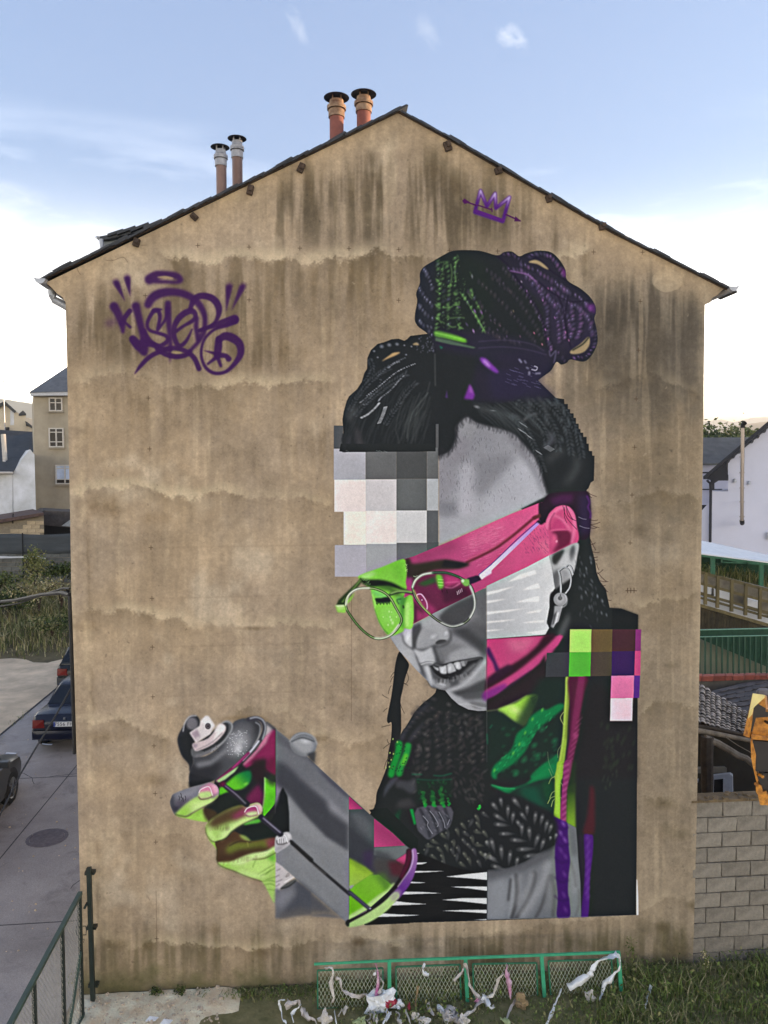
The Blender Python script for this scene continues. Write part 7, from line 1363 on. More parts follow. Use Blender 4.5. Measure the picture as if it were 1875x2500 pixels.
# ---------------------------------------------------------------- vegetation
def leafy(name,n,ctr,rad,size,m,seed,par=None,clumps=14,flat=.0,tint=None):
    r=np.random.RandomState(seed); c=r.randn(clumps,3); c/=np.linalg.norm(c,axis=1)[:,None]; c*=(r.rand(clumps,1)**.5)*.78
    k=r.randint(0,clumps,n); p=c[k]+r.randn(n,3)*.20; p=p*np.array(rad)+np.array(ctr)
    a=r.randn(n,3); a/=np.linalg.norm(a,axis=1)[:,None]; u=np.cross(a,r.randn(n,3)); u/=np.linalg.norm(u,axis=1)[:,None]; v=np.cross(a,u)
    s=size*(.6+.8*r.rand(n,1)); q=np.stack([p-u*s*.5,p+v*s*.28,p+u*s*.5,p-v*s*.28],1).reshape(-1,3)
    me=bpy.data.meshes.new(name); me.from_pydata(q.tolist(),[],[(4*i,4*i+1,4*i+2,4*i+3) for i in range(n)])
    for mm in m: me.materials.append(mm)
    me.polygons.foreach_set('material_index',((k*7+r.randint(0,2,n))%len(m)).astype(np.int32)); return link(name,me,par)
def blades(name,pts,hts,wd,m,seed,lean=.35):
    r=np.random.RandomState(seed); n=len(pts); p=np.array(pts,float); a=r.rand(n)*6.283; l=np.stack([np.cos(a),np.sin(a),0*a],1); h=np.array(hts)[:,None]
    sd=np.stack([-np.sin(a+.6*r.randn(n)),np.cos(a),0*a],1)*wd*(.6+.8*r.rand(n,1)); up=np.array([[0,0,1.]])
    mid=p+up*h*.55+l*h*lean*.35*r.rand(n,1); top=p+up*h*(.75+.25*r.rand(n,1))+l*h*lean*(1+.8*r.rand(n,1))
    q=np.stack([p-sd,p+sd,mid+sd*.7,mid-sd*.7,top],1).reshape(-1,3); f=[]
    for i in range(n): f+=[(5*i,5*i+1,5*i+2,5*i+3),(5*i+3,5*i+2,5*i+4)]
    me=bpy.data.meshes.new(name); me.from_pydata(q.tolist(),[],f)
    for mm in m: me.materials.append(mm)
    mi=np.repeat(r.randint(0,len(m),n),2).astype(np.int32); me.polygons.foreach_set('material_index',mi); return link(name,me)
def leafm(nm,c,v=.3): return mat(nm,c,.75,v,3,0,spec=.25)
L1,L2,L3,L4=leafm('leaf green',(.085,.11,.028)),leafm('leaf dark',(.045,.062,.02)),leafm('leaf olive',(.17,.18,.06)),leafm('leaf yellow',(.28,.26,.09))
D1,D2,D3=leafm('dry straw',(.52,.44,.24)),leafm('dry stalk',(.30,.25,.13)),leafm('dull weed',(.26,.24,.10))
# rough bank between yard and wall
b=MB(); nx,ny=40,10; vs=[];fs=[]
for j in range(ny+1):
    for i in range(nx+1):
        x=-26+20*i/nx; t=j/ny; y=18.4+.5*math.sin(x*1.3)+.3*math.sin(x*3.1)+9.5*t; vs.append((x,y,-.03+.75*(t**.8)+.12*math.sin(x*2.1+y)*math.sin(y*1.7)*min(1,t*4)))
for j in range(ny):
    for i in range(nx): a_=j*(nx+1)+i; fs.append((a_,a_+1,a_+nx+2,a_+nx+1))
b.add(vs,fs); struct('bank_ground',b,mat('weedy bank soil',alb(96,84,54),.95,.4,1.5,.4),smooth=True)
r=np.random.RandomState(8); pts=[];hs=[]
for _ in range(15000):
    x=-22+15*r.rand(); y=18.3+9.6*r.rand()**.9; t=(y-18.4)/9.5; cl_=.5+.5*math.sin(x*1.1+2*math.sin(y*.7))*math.sin(y*.9+x*.3)
    if r.rand()>.35+.65*cl_: continue
    if y<18.6+.5*math.sin(x*1.3)+.3*math.sin(x*3.1)+.2*r.randn(): continue
    pts.append((x,y,.75*max(t,0)**.8-.06)); hs.append((.2+.55*r.rand()**2)*(.6+.7*cl_)*(.5+min(1,t*3)))
o=blades('dry_grass',pts,hs,.018,[D1,D2,D3,L1,L3,D3,L1],9,.45); stuff(tag_(o,'dry and green weeds covering the bank behind the yard','grass'))
def bush(name,label,px,pyb,Y,w_,h_,n,ms,seed,size=.12,group='bushes on the weedy bank'):
    p=at(px,pyb,Y); t=thing(name,label,'bush',p,0,group); leafy('crown',n,(0,0,h_*.58),(w_/2,w_/2,h_*.48),size,ms,seed,t,18)
    r=random.Random(seed); b=MB()
    for k in range(6): a_=r.random()*6.28; b.tube([(0,0,-.2),(.1*math.cos(a_),.1*math.sin(a_),h_*.3),(w_*.3*math.cos(a_),w_*.3*math.sin(a_),h_*.75)],[.03,.02,.008],5)
    b.build('stem',M_timber,t); return t
bush('bush','tall yellow-green bush with a pointed top in front of the block wall',87,1440,25.,1.5,1.75,1500,[L3,L4,L1,L3],21,.11)
bush('bush','dark green bush beside the wall corner of the gable building',152,1425,26.,1.9,1.1,1300,[L1,L2,L1],22,.12)
bush('bush','brown dried shrub below the yellow-green bush',95,1480,22.5,2.4,1.2,1500,[D2,D3,D1,L3],23,.10)
bush('bush','low dark green bush in the middle of the weedy bank',20,1500,23.,2.6,1.1,1500,[L2,L1,L2],24,.12)
bush('bush','green bush at the left edge of the bank',-5,1450,25.,2.6,1.0,1200,[L1,L3],25,.12)
bush('bush','small dull shrub low on the bank near the black car',128,1545,20.5,2.6,.7,1200,[D3,L2,L1],26,.10)
bush('bush','dead grey shrub with bare twigs by the wall corner',150,1470,23.,1.2,1.0,500,[D2,D3],27,.07)
# ================================================================ right background
def tree(label,px,py_top,py_base,Y,w_,n,ms,seed,size=.5):
    p=at(px,py_base,Y); h_=at(px,py_top,Y).z-p.z; t=thing('tree',label,'tree',(p.x,p.y,-.02),0,'trees on the skyline at the right'); H=h_+p.z
    leafy('crown',n,(0,0,H*.64),(w_*.62,w_*.5,H*.36),size,ms,seed,t,30); b=MB(); b.tube([(0,0,0),(.1,0,H*.35),(0,.1,H*.75)],[.28,.2,.06],8)
    for k in range(4): b.tube([(.05,0,H*.4),(w_*.28*math.cos(k*1.6),w_*.28*math.sin(k*1.6),H*.72)],[.12,.03],6)
    b.build('trunk',M_timber,t)
for i,(px,pt,pb,Y,w_,lab,ms) in enumerate([(1716,1046,1092,78,5.,'dark round tree against the right arris of the building',[L2,L1]),(1745,1042,1094,80,7.5,'broad sunlit tree right of the dark round one',[L1,L3,L2]),(1772,1046,1094,76,7.,'dense green tree in the middle of the skyline row',[L1,L2,L3]),(1795,1050,1094,79,5.5,'yellowish tree left of the steel flue',[L3,L4,L1]),(1822,1056,1094,77,6.,'olive tree partly behind the steel flue',[L3,L1]),(1850,1058,1096,82,6.5,'tree hidden low behind the white gable roof',[L1,L2])]): tree(lab,px,pt-10,pb,Y,w_,6000,ms,60+i,.5)
M_ww2=mat('cool white wall',alb(208,208,220),.9,.06,.6,.05); M_blkt=mat('black stained timber',alb(40,40,46),.8,.3,8,.1); M_steel=mat('steel flue',alb(150,140,134),.28,.12,10,metal=.85); M_white=mat('white sheet roof',alb(238,236,230),.7,.08,3)
sr=thing('slate_house','slate roofed house between the gable building and the white gable','house'); Yq=44.
b=MB(); b.prism([at(1650,1072.5,Yq+4),at(1830,1071,Yq+4),at(1850,1134,Yq),at(1650,1134,Yq)],(0,.05,.12)); b.build('roof',mat('grey slate roof',alb(96,92,86),.85,.3,1.2,.3),sr)
b=MB(); px_prism(b,[(1650,1135),(1850,1135),(1850,1240),(1650,1240)],Yq+.5,3.); b.build('wall',M_ww2,sr)
b=MB(); px_prism(b,[(1650,1152),(1745,1152),(1745,1156),(1650,1156)],Yq-.2,.3); b.build('eave',M_blkt,sr)
b=MB(); b.bar(at(1725,1073,Yq+4),at(1830,1071.5,Yq+4),.25,.12); b.build('ridge_tile',M_zinc,sr)
wg=thing('white_gable_house','white house with a black raftered roof and steel flue at the right','house'); Yh=30.
b=MB(); px_prism(b,c6([(452,650),(1150,55),(1850,640),(1850,1900),(270,1530),(272,968),(452,972)]),Yh,10.); b.build('wall',M_ww2,wg)
b=MB(); px_prism(b,c6([(160,1190),(254,1085),(254,1530),(160,1500)]),Yh+.3,2.); b.build('side_wall',M_ww2,wg)
b=MB(); px_prism(b,c6([(160,840),(258,855),(258,1125),(160,1125)]),Yh+3.,.3); b.build('porch_wall',M_ww2,wg); b=MB(); px_prism(b,c6([(160,945),(390,945),(390,957),(160,957)]),Yh+2.8,.1); px_prism(b,c6([(160,1120),(220,1120),(165,1185)]),Yh+2.,.3); b.build('porch_rail',M_blkt,wg)
b=MB(); px_prism(b,c6([(183,812),(1150,-10),(1900,620),(1900,665),(1150,32),(440,632),(240,800),(186,842)]),Yh-.9,11.5); b.build('roof',M_blkt,wg)
for x,y in [(432,655),(490,604),(552,552),(688,438),(752,384),(824,322),(900,258),(975,196)]:
    b=MB(); px_prism(b,c6([(x-18,y-6),(x+22,y-38),(x+24,y-14),(x+10,y+8),(x-16,y+10)]),Yh-.75,.7); b.build('rafter',M_blkt,wg)
b=MB(); px_prism(b,c6([(215,835),(440,655),(440,770),(452,800),(452,856),(345,856),(300,885),(262,850)]),Yh-.3,.25); b.build('porch_beam',M_blkt,wg)
b=MB(); px_prism(b,c6([(264,850),(302,850),(302,960),(264,960)]),Yh-.28,.2); b.build('porch_post',M_blkt,wg)
b=MB(); b.tube([at(*c6([(228,852)])[0],Yh-.5),at(*c6([(262,885)])[0],Yh-.5),at(*c6([(266,960)])[0],Yh-.45),at(*c6([(260,1520)])[0],Yh-.3)],.075,8); b.build('downpipe',M_blkt,wg,smooth=True)
Q=[at(*c6([q])[0],Yh-1.25) for q in [(604,1290),(604,1000),(608,700),(611,480),(613,285)]]; kq=(Q[0]-CAM).length/F
fl=MB(); fl.tube(Q,17*kq/4.425,14); f=fl.build('flue',M_steel,wg,smooth=True)
b=MB(); e=at(*c6([(613,262)])[0],Yh-1.25); b.tube([e-Vector((0,0,.12)),e+Vector((0,0,.05)),e+Vector((.05,-.12,.16))],.12,12,cap=False); b.build('flue_cowl',M_dark,f); b=MB(); b.tube([at(*c6([(604,1290)])[0],Yh-1.25),at(*c6([(606,1315)])[0],Yh-.6)],.12,10); b.build('flue_elbow',M_dark,f)
for y in (600,770,935,1085,1245):
    b=MB(); q=at(*c6([(604,y)])[0],Yh-1.25); b.lathe([(.128,-.02),(.128,.02)],q,14); b.bar(q+Vector((.10,0,0)),q+Vector((.62,1.1,0)),.03,.03); b.build('clamp',M_steel,f)
for x,y in ((526,858),(682,880)):
    b=MB(); q=at(*c6([(x,y)])[0],Yh-.1); b.lathe([(.02,.12),(.07,.1),(.10,-.06),(.10,-.08),(0,-.08)],q,12); b.build('wall_lamp',M_zinc,wg,smooth=True)
b=MB(); px_prism(b,c6([(872,1415),(960,1430),(960,1500),(872,1485)]),Yh-.15,.2); b.build('vent_grille',M_grey,wg)
# white canopy on a green frame
M_grn=mat('green painted steel',alb(36,98,66),.5,.2,10); M_grnd=mat('dark green net',alb(34,72,52),.9,.25,3,.3); M_grnl=mat('bright green painted steel',alb(66,166,122),.5,.15,12)
cn=thing('canopy','white sheet canopy on a green steel frame','canopy'); Y1,Y2=23.5,20.5
b=MB(); b.prism([at(*c6([(100,1490)])[0],Y1),at(*c6([(1100,1705)])[0],Y1),at(*c6([(1100,1760)])[0],Y2),at(*c6([(100,1632)])[0],Y2)],(0,0,-.05)); b.build('sheet',M_white,cn)
b=MB(); b.bar(at(*c6([(100,1650)])[0],Y2+.05),at(*c6([(1100,1775)])[0],Y2+.05),.06,.14); b.build('beam',M_grn,cn)
for (x,y0,y1) in ((290,1680,2500),(812,1745,2500)): b=MB(); b.bar(at(*c6([(x,y0)])[0],Y2+.1),at(*c6([(x-6,y1)])[0],Y2+.1),.16,.1,up=(0,1,0)); b.build('post',M_grn,cn)
b=MB(); b.bar(at(*c6([(380,1700)])[0],Y2),at(*c6([(670,1752)])[0],Y2),.04,.04); b.bar(at(*c6([(380,1735)])[0],Y2),at(*c6([(900,1765)])[0],Y2),.04,.04); b.bar(at(*c6([(385,1690)])[0],Y2),at(*c6([(385,1740)])[0],Y2),.04,.04); b.bar(at(*c6([(672,1725)])[0],Y2),at(*c6([(668,1760)])[0],Y2),.04,.04); b.build('truss',M_grn,cn)
nt_=MB(); nt_.prism([at(*c6([q])[0],Y1-.2) for q in [(100,1640),(1100,1770),(1100,2010),(100,1850)]],(0,.03,0)); tag_(nt_.build('green_net',M_grnd),'dark green netting hanging below the white canopy','net')
gp=[];gh_=[]; rr_=np.random.RandomState(4)
for _ in range(1500): x,y=100+900*rr_.rand(),1760+160*rr_.rand()+ .0; q=at(*c6([(x,y+(x-100)*.16+60)])[0],22.6-1.2*rr_.rand()); gp.append(tuple(q)); gh_.append(.2+.5*rr_.rand())
stuff(tag_(blades('weeds',gp,gh_,.02,[L2,L1,D3,L3],31,.4),'weeds growing under the canopy','weeds'))
# ramp : white wall, weathered timber rails, board cladding
M_wood=mat('weathered brown timber',alb(104,92,58),.9,.35,6,.3,rand=.15,stretch=(1,1,.2)); M_board=mat('dark brown boarding',alb(66,58,38),.9,.4,5,.3,rand=.25); M_stone=mat('rough stone back wall',alb(122,112,92),.95,.4,2.5,.5)
rp=thing('ramp_fence','weathered timber rail fence above dark boarding along a ramp','fence'); Y3=17.5
b=MB(); px_prism(b,c6([(100,1835),(1100,2080),(1100,2420),(885,2400),(100,2215)]),Y3+.9,.3); b.build('back_wall',M_stone,rp)
for q in [[(158,1975),(205,1985),(205,2070),(158,2055)],[(215,1985),(270,2000),(270,2085),(215,2075)],[(300,2020),(340,2030),(335,2115),(300,2105)],[(352,2035),(478,2068),(474,2160),(352,2125)],[(638,2120),(782,2162),(780,2260),(638,2215)],[(100,2090),(480,2185),(620,2235),(900,2330),(900,2430),(470,2285),(100,2185)]]:
    b=MB(); px_prism(b,c6(q),Y3+.6,.15); b.build('white_panel',M_white,rp)
for (a_,c_,w_) in [((100,1832),(1100,2095),.11),((100,1950),(1100,2225),.10),((100,2060),(1100,2345),.10),((100,2105),(1100,2390),.09),((100,2188),(1100,2480),.12)]:
    b=MB(); b.bar(at(*c6([a_])[0],Y3),at(*c6([c_])[0],Y3),.08,w_); b.build('rail',M_wood,rp)
for x in (212,342,495,645,800,960):
    y0=1835+(x-100)*.265; b=MB(); b.bar(at(*c6([(x,y0-10)])[0],Y3-.05),at(*c6([(x-6,y0+330)])[0],Y3-.05),.11,.09,up=(0,1,0)); b.build('post',M_wood,rp)
b=MB(); px_prism(b,c7([(100,118),(900,365),(1000,400),(1000,900),(870,780),(150,490),(100,480)]),Y3+.1,.2); b.build('boarding_back',M_board,rp)
x=110
while x<990:
    yt=125+(x-100)*.31; yb=470+(x-100)*.39
    b=MB(); px_prism(b,c7([(x,yt),(x+26,yt+8),(x+26,yb+10),(x,yb)]),Y3+.03+.02*rnd.random(),.06); b.build('board',M_board,rp); x+=30
# pale wall with green railing in front
M_pale=mat('pale green-grey wall',alb(134,136,112),.92,.2,1.5,.2); Y4=13.5
pw=MB(); px_prism(pw,c7([(60,430),(150,480),(900,800),(1000,860),(1000,905),(60,905)]),Y4+.8,.25); tag_(pw.build('low_wall',M_pale),'pale rendered wall behind the green railing bars','wall')
rl=thing('green_railing','green metal railing with upright bars','railing')
M_grnv=mat('grey-green railing paint',alb(38,78,56),.5,.2,10); M_pgrn=mat('pale worn green rail',alb(120,164,136),.5,.2,10)
for y0,y1,m_,w_ in ((389,371,M_pgrn,.025),(464,448,M_pgrn,.022),(880,868,M_grnv,.07)):
    b=MB(); b.bar(at(*c7([(60,y0+1)])[0],Y4),at(*c7([(1000,y1-2)])[0],Y4),.05,w_); b.build('rail',m_,rl)
for k in range(14):
    x=145+61*k-(k>8)*4; b=MB(); b.bar(at(*c7([(x,455)])[0],Y4+.01),at(*c7([(x-1,872)])[0],Y4+.01),.045,.04,up=(0,1,0)); b.build('bar',M_grnv,rl)
b=MB(); b.prism([at(*c7([q])[0],Y4+.25) for q in [(60,395),(1000,378),(1000,880),(880,790),(150,485),(60,450)]],(0,.02,0)); b.build('net_panel',mat('worn green net',alb(42,76,54),.9,.35,4,.2),rl)
# brick coping
M_brk=mat('red brick coping',alb(158,84,66),.9,.35,6,.4,rand=.18)
bc_=thing('coped_wall','concrete wall end coped with a row of red bricks','wall'); Y5=11.
for x0,x1 in ((90,168),(172,296),(302,420),(424,500),(505,622),(628,740),(745,860),(865,980)):
    b=MB(); j=rnd.random()*6; px_prism(b,c7([(x0,886+j-(x0-90)*.012),(x1,884+j-(x0-90)*.012),(x1,944+j*.5-(x0-90)*.03),(x0,948-(x0-90)*.03)]),Y5,.25); o=b.build('brick',M_brk,bc_); bevel(o,.012)
b=MB(); px_prism(b,c7([(60,945),(980,918),(980,1000),(860,1000),(320,1110),(60,1110)]),Y5+.03,.2); b.build('wall',mat('grey cement coping',alb(92,86,76),.95,.3,3,.4),bc_)
# slate outhouse roof with big irregular slates
M_bigsl=mat('brown irregular slate',alb(84,76,72),.85,.3,5,.4,rand=.22); Y6=9.
ou=thing('slate_outhouse','low outhouse roofed with big irregular brown slates','outhouse')
P0=[at(*c7([q])[0],Y) for q,Y in [((150,1080),Y6+1.2),((980,870),Y6+2.5),((980,1420),Y6-.6),((150,1420),Y6-.6)]]
b=MB(); b.prism(P0,(0,.1,-.12)); b.build('roof_deck',M_bigsl,ou)
nrm=(P0[1]-P0[0]).cross(P0[3]-P0[0]).normalized(); nrm=nrm if nrm.z>0 else -nrm
for r_ in range(9):
    v=.03+r_*.115; x=-.06*(r_%2)
    while x<1.0:
        w_=.10+.05*rnd.random(); a_=P0[0].lerp(P0[1],x).lerp(P0[3].lerp(P0[2],x),v); c_=P0[0].lerp(P0[1],min(x+w_,1.02)).lerp(P0[3].lerp(P0[2],min(x+w_,1.02)),v); d_=P0[0].lerp(P0[1],min(x+w_,1.02)).lerp(P0[3].lerp(P0[2],min(x+w_,1.02)),v+.12); e_=P0[0].lerp(P0[1],x).lerp(P0[3].lerp(P0[2],x),v+.12)
        m1=a_.lerp(e_,.85); m2=c_.lerp(d_,.85); o_=nrm*(.012+.02*rnd.random())
        b=MB(); b.prism([a_.lerp(c_,.03)+o_,c_.lerp(a_,.03)+o_,m2.lerp(c_,.0)+o_*1.8,d_.lerp(e_,.25)+o_*2.0,e_.lerp(d_,.25)+o_*2.0,m1+o_*1.8],-nrm*.02); b.build('slate',M_bigsl,ou); x+=w_
# lean-to with curved lichened tiles
M_tile=mat('lichened curved tile',alb(186,174,160),.95,.5,10,.5,rand=.35,col2=alb(112,102,92),bscale=30)
lt=thing('lean_to','log framed lean-to with grey lichened roof tiles beside the wall','lean-to'); Yl=3.2
T00,T10,T11,T01=[at(*c7([q])[0],Y) for q,Y in [((90,965),Yl+1.5),((665,1300),Yl+1.5),((640,1545),Yl),((90,1400),Yl)]]
ex=(T10-T00); T10=T00+ex*1.5; T11=T01+(T11-T01)*1.5
tm=MB(); vs=[];fs=[];n=5
for j,(yy,rr__) in enumerate(((0,.085),(.22,.07))):
    for k in range(n+1): a_=math.pi*k/n; vs.append((math.cos(a_)*rr__,yy,math.sin(a_)*rr__*.75)); 
for k in range(n): fs.append((k,k+1,n+2+k,n+1+k))
tm.add(vs,fs); tmesh=tm.mesh('tile',M_tile,smooth=True); 
nu,nv=15,13; up_=(T00-T01); ax=(T11-T01).normalized(); nrm=ax.cross(up_).normalized(); nrm=nrm if nrm.z>0 else -nrm
b=MB(); gn=8; b.add([T01.lerp(T11,i/gn).lerp(T00.lerp(T10,i/gn),j/gn)-nrm*.05 for j in range(gn+1) for i in range(gn+1)],[(j*(gn+1)+i,j*(gn+1)+i+1,(j+1)*(gn+1)+i+1,(j+1)*(gn+1)+i) for j in range(gn) for i in range(gn)]); o=b.build('roof_deck',M_timber,lt); o.modifiers.new('thick','SOLIDIFY').thickness=-.04
for i in range(nu):
    for j in range(nv):
        u,v=(i+.5)/nu,(j)/nv; x2=(T01.lerp(T11,u+.01).lerp(T00.lerp(T10,u+.01),v)-T01.lerp(T11,u).lerp(T00.lerp(T10,u),v)).normalized(); p=T01.lerp(T11,u).lerp(T00.lerp(T10,u),v); d=((T00.lerp(T10,u))-(T01.lerp(T11,u))).normalized(); nl=x2.cross(d).normalized(); nl=nl if nl.z>0 else -nl; x_=d.cross(nl).normalized()
        M=Matrix((x_,d,x_.cross(d))).transposed().to_4x4(); M=M@Matrix.Rotation(.10*(rnd.random()-.5),4,'Z')@Matrix.Rotation(-.10+.10*(rnd.random()-.5),4,'X')
        L_=(T00-T01).length/nv; o=link('tile',tmesh,lt); sc_=(ex.length*1.5/nu)/.185; o.matrix_world=Matrix.Translation(p+nrm*(.01+.02*rnd.random())+x_*.01*(rnd.random()-.5))@M@Matrix.Diagonal((sc_*(.92+.16*rnd.random()),L_/.18,sc_,1))
M_log=mat('grey barked log',alb(122,112,98),.95,.4,7,.5,stretch=(1,1,.3)); M_logd=mat('dark log',alb(62,54,46),.95,.4,7,.5)
def log(pts,r0,r1,m,nm,Y): 
    q=[at(*c7([p])[0],Y) for p in pts]; b=MB(); n=len(q); b.tube([v+Vector((.012*rnd.random(),0,.012*rnd.random())) for v in q],[r0+(r1-r0)*i/(n-1) for i in range(n)],9); return b.build(nm,m,lt,smooth=True)
log([(90,1475),(250,1500),(420,1535),(560,1560),(760,1600)],.05,.035,M_log,'eaves_log',Yl-.05); log([(90,1425),(300,1455),(500,1495),(760,1545)],.03,.03,M_logd,'batten',Yl-.02)
log([(200,1560),(330,1610),(450,1680),(560,1745),(640,1775),(720,1840),(800,1890)],.065,.055,M_log,'brace_log',Yl-.12); log([(225,1540),(222,1750),(225,2020),(225,2200)],.11,.10,M_logd,'post_log',Yl-.1); log([(268,1550),(265,1660),(280,1760)],.015,.01,M_log,'strip',Yl-.15); log([(430,1560),(560,1640),(700,1720)],.006,.006,M_log,'wire',Yl-.2)
b=MB(); b.prism([at(*c7([q])[0],Yl+1.5) for q in [(60,1480),(1200,1560),(1200,2400),(60,2400)]],(0,.1,0)); b.build('back_wall',mat('dark rendered lean-to wall',alb(58,54,46),.95,.3,2,.2),lt)
b=MB(); b.prism([at(*c7([q])[0],Yl+1.0) for q in [(60,1890),(440,1880),(440,1930),(60,1940)]],(0,.1,0)); b.build('ledge',mat('pale ledge',alb(120,118,108),.9,.2,6),lt)
wf=MB(); Yv=Yl+.5
for q in [[(262,1968),(470,1945),(500,1965),(500,1985),(280,2010),(265,2020)],[(262,2000),(300,2005),(292,2210),(240,2210)],[(400,2000),(500,1975),(505,2210),(400,2210)]]: px_prism(wf,c7(q),Yv,.08)
wnd=wf.build('window',mat('blue-white painted frame',alb(150,158,170),.6,.12,9),lt); b=MB(); px_prism(b,c7([(295,2005),(402,2000),(402,2210),(290,2210)]),Yv+.05,.02); b.build('pane',M_dark,wnd)
b=MB(); px_prism(b,c7([(60,2020),(130,2020),(130,2040),(60,2045)]),Yv,.1); b.build('shelf',M_grey,lt)
# ---------------------------------------------------------------- block wall beside the gable
M_blkw=mat('weathered grey-tan block',alb(152,143,128),.97,.34,7,.8,rand=.13,bscale=40,col2=alb(112,104,92)); M_mortw=mat('sunken mortar',alb(124,115,98),.97,.3,14,.4)
bw=thing('block_wall','unrendered concrete block wall adjoining the gable on the right','wall')
zt=at(1790,1955,0).z; x0=3.93
b=MB(); b.box((x0+7,.115,zt/2-.1),(14,.16,zt+.2-.02)); b.build('mortar',M_mortw,bw)
b=MB(); b.box((x0+7,.115,zt+.005),(14.02,.24,.03)); 
for i in range(120): b.box((x0+14*rnd.random()*.35,.10+.2*(rnd.random()-.5),zt+.02),(.03+.05*rnd.random(),.05,.03*rnd.random()+.02),rz=rnd.random()*3)
b.build('cap',mat('crumbling mortar cap',alb(110,92,66),.97,.4,10,.6),bw)
bm_=[]
for k in range(9):
    b=MB(); r=random.Random(k+40); j=lambda:.006*(r.random()-.5)
    b.box((0,0,0),(.402,.05,.198)); o=[[v[0]+j(),v[1]+j()*.6,v[2]+j()] for v in b.v]
    for c_ in range(r.randrange(3)): a_=r.choice([0,1,4,5]); o[a_][0]*=.965; o[a_][2]*=.93
    b.v=[tuple(v) for v in o]; bm_.append(b.mesh('block',M_blkw))
hb=MB(); hb.box((0,0,0),(.196,.05,.198)); hbm=hb.mesh('block',M_blkw); ROW=.2085; z=zt-.115; k=0
while z>-.1:
    x=x0+.02
    if k%2: link('block',hbm,bw,(x+.10,.03+.008*(rnd.random()-.5),z)); x+=.207
    while x<x0+6.4:
        o=link('block',bm_[rnd.randrange(9)],bw,(x+.203,.03+.010*(rnd.random()-.5),z+.004*(rnd.random()-.5))); x+=.411
    z-=ROW; k+=1
# ---------------------------------------------------------------- yellow boom joint close to the camera
M_yel=mat('chipped yellow lift paint',alb(232,156,52),.45,.3,22,.15,col2=alb(126,72,24)); M_yd=mat('black hydraulic cover',alb(44,38,36),.5,.3,10); M_hose=mat('ribbed grey hose',alb(110,104,104),.5,.2,20)
kr=t6(1720,1640,6.142); Yk=-5.3
def bm_prism(mb,pts,Y,depth):
    P_=[at(x,y,Y) for x,y in pts]; d=(at(1850,1800,Y)-CAM); d=d/d.y; mb.prism(P_,Vector((d.x*1.12,1,d.z*.9))*depth)
bo=thing('boom_lift','yellow boom lift joint with worn paint at the right edge','boom lift')
b=MB(); bm_prism(b,kr([(722,322),(905,345),(925,560),(1250,560),(1250,1060),(700,995),(740,700)]),Yk,.22); o=b.build('casing',M_yel,bo); bevel(o,.006)
b=MB(); b.prism([at(*kr([q])[0],Y) for q,Y in [((722,322),Yk-.03),((735,540),Yk-.03),((680,990),Yk-.03),((640,985),Yk-.10),((578,955),Yk-.10),((650,640),Yk-.10)]],(.085,.12,-.04)); o=b.build('side_plate',M_yel,bo); bevel(o,.004)
b=MB(); b.prism([at(*kr([q])[0],Y) for q,Y in [((724,326),Yk-.045),((898,350),Yk-.045),((905,385),Yk-.045),((800,470),Yk-.045),((738,545),Yk-.05),((716,640),Yk-.06),((648,710),Yk-.115),((668,600),Yk-.115)]],(.003,.004,0)); b.build('painted_sun_patch',mat('pale yellow with sunlight painted in',alb(254,214,132),.5,.12,9),bo)  # pale sheet that paints the sunlit part of the plate as colour
b=MB(); bm_prism(b,kr([(735,545),(800,480),(915,545),(915,600),(1250,620),(1250,660),(770,690),(712,900),(680,890)]),Yk-.02,.03); b.build('recess',M_yd,bo)
b=MB(); bm_prism(b,kr([(690,930),(800,950),(1250,1010),(1250,1060),(700,1015)]),Yk-.04,.08); o=b.build('lip',M_yel,bo); bevel(o,.004)
b=MB(); bm_prism(b,kr([(690,1010),(712,1020),(770,1250),(760,1480),(800,1640),(790,1690),(740,1500),(700,1300)]),Yk-.02,.2); b.build('arm_plate',M_yel,bo)
b=MB(); bm_prism(b,kr([(712,1030),(1250,1080),(1250,1520),(760,1490),(770,1250)]),Yk,.18); b.build('cover',M_yd,bo)
b=MB(); bm_prism(b,kr([(765,1660),(800,1690),(850,1720),(870,1800),(920,1790),(940,1850),(1250,1860),(1250,2010),(832,2000),(800,1850),(770,1800)]),Yk-.02,.2); o=b.build('bracket',M_yel,bo); bevel(o,.003)
b=MB(); bm_prism(b,kr([(790,1560),(900,1520),(1250,1520),(1250,1830),(930,1850),(860,1780)]),Yk+.03,.12); b.build('pin_housing',M_yd,bo)
for x,y in ((848,1560),(790,1700),(940,760)):
    b=MB(); q=at(*kr([(x,y)])[0],Yk-.03); b.lathe([(0,-.02),(.009,-.02),(.009,.02),(0,.02)],q,8,axis=Matrix.Rotation(math.pi/2,3,'X')); b.build('bolt',M_yel if x!=940 else M_yd,bo)
b=MB(); q0=kr([(790,345),(795,290),(830,270),(1000,275)]); b.tube([at(*q,Yk+.05) for q in q0],.010,10); 
b.build('hose',M_hose,bo,smooth=True)
for i in range(5): b=MB(); b.tube([at(*q,Yk+.03) for q in kr([(805+i*4,330-i*12),(1000,345-i*14)])],.0035,6); b.build('cable',M_hose,bo)

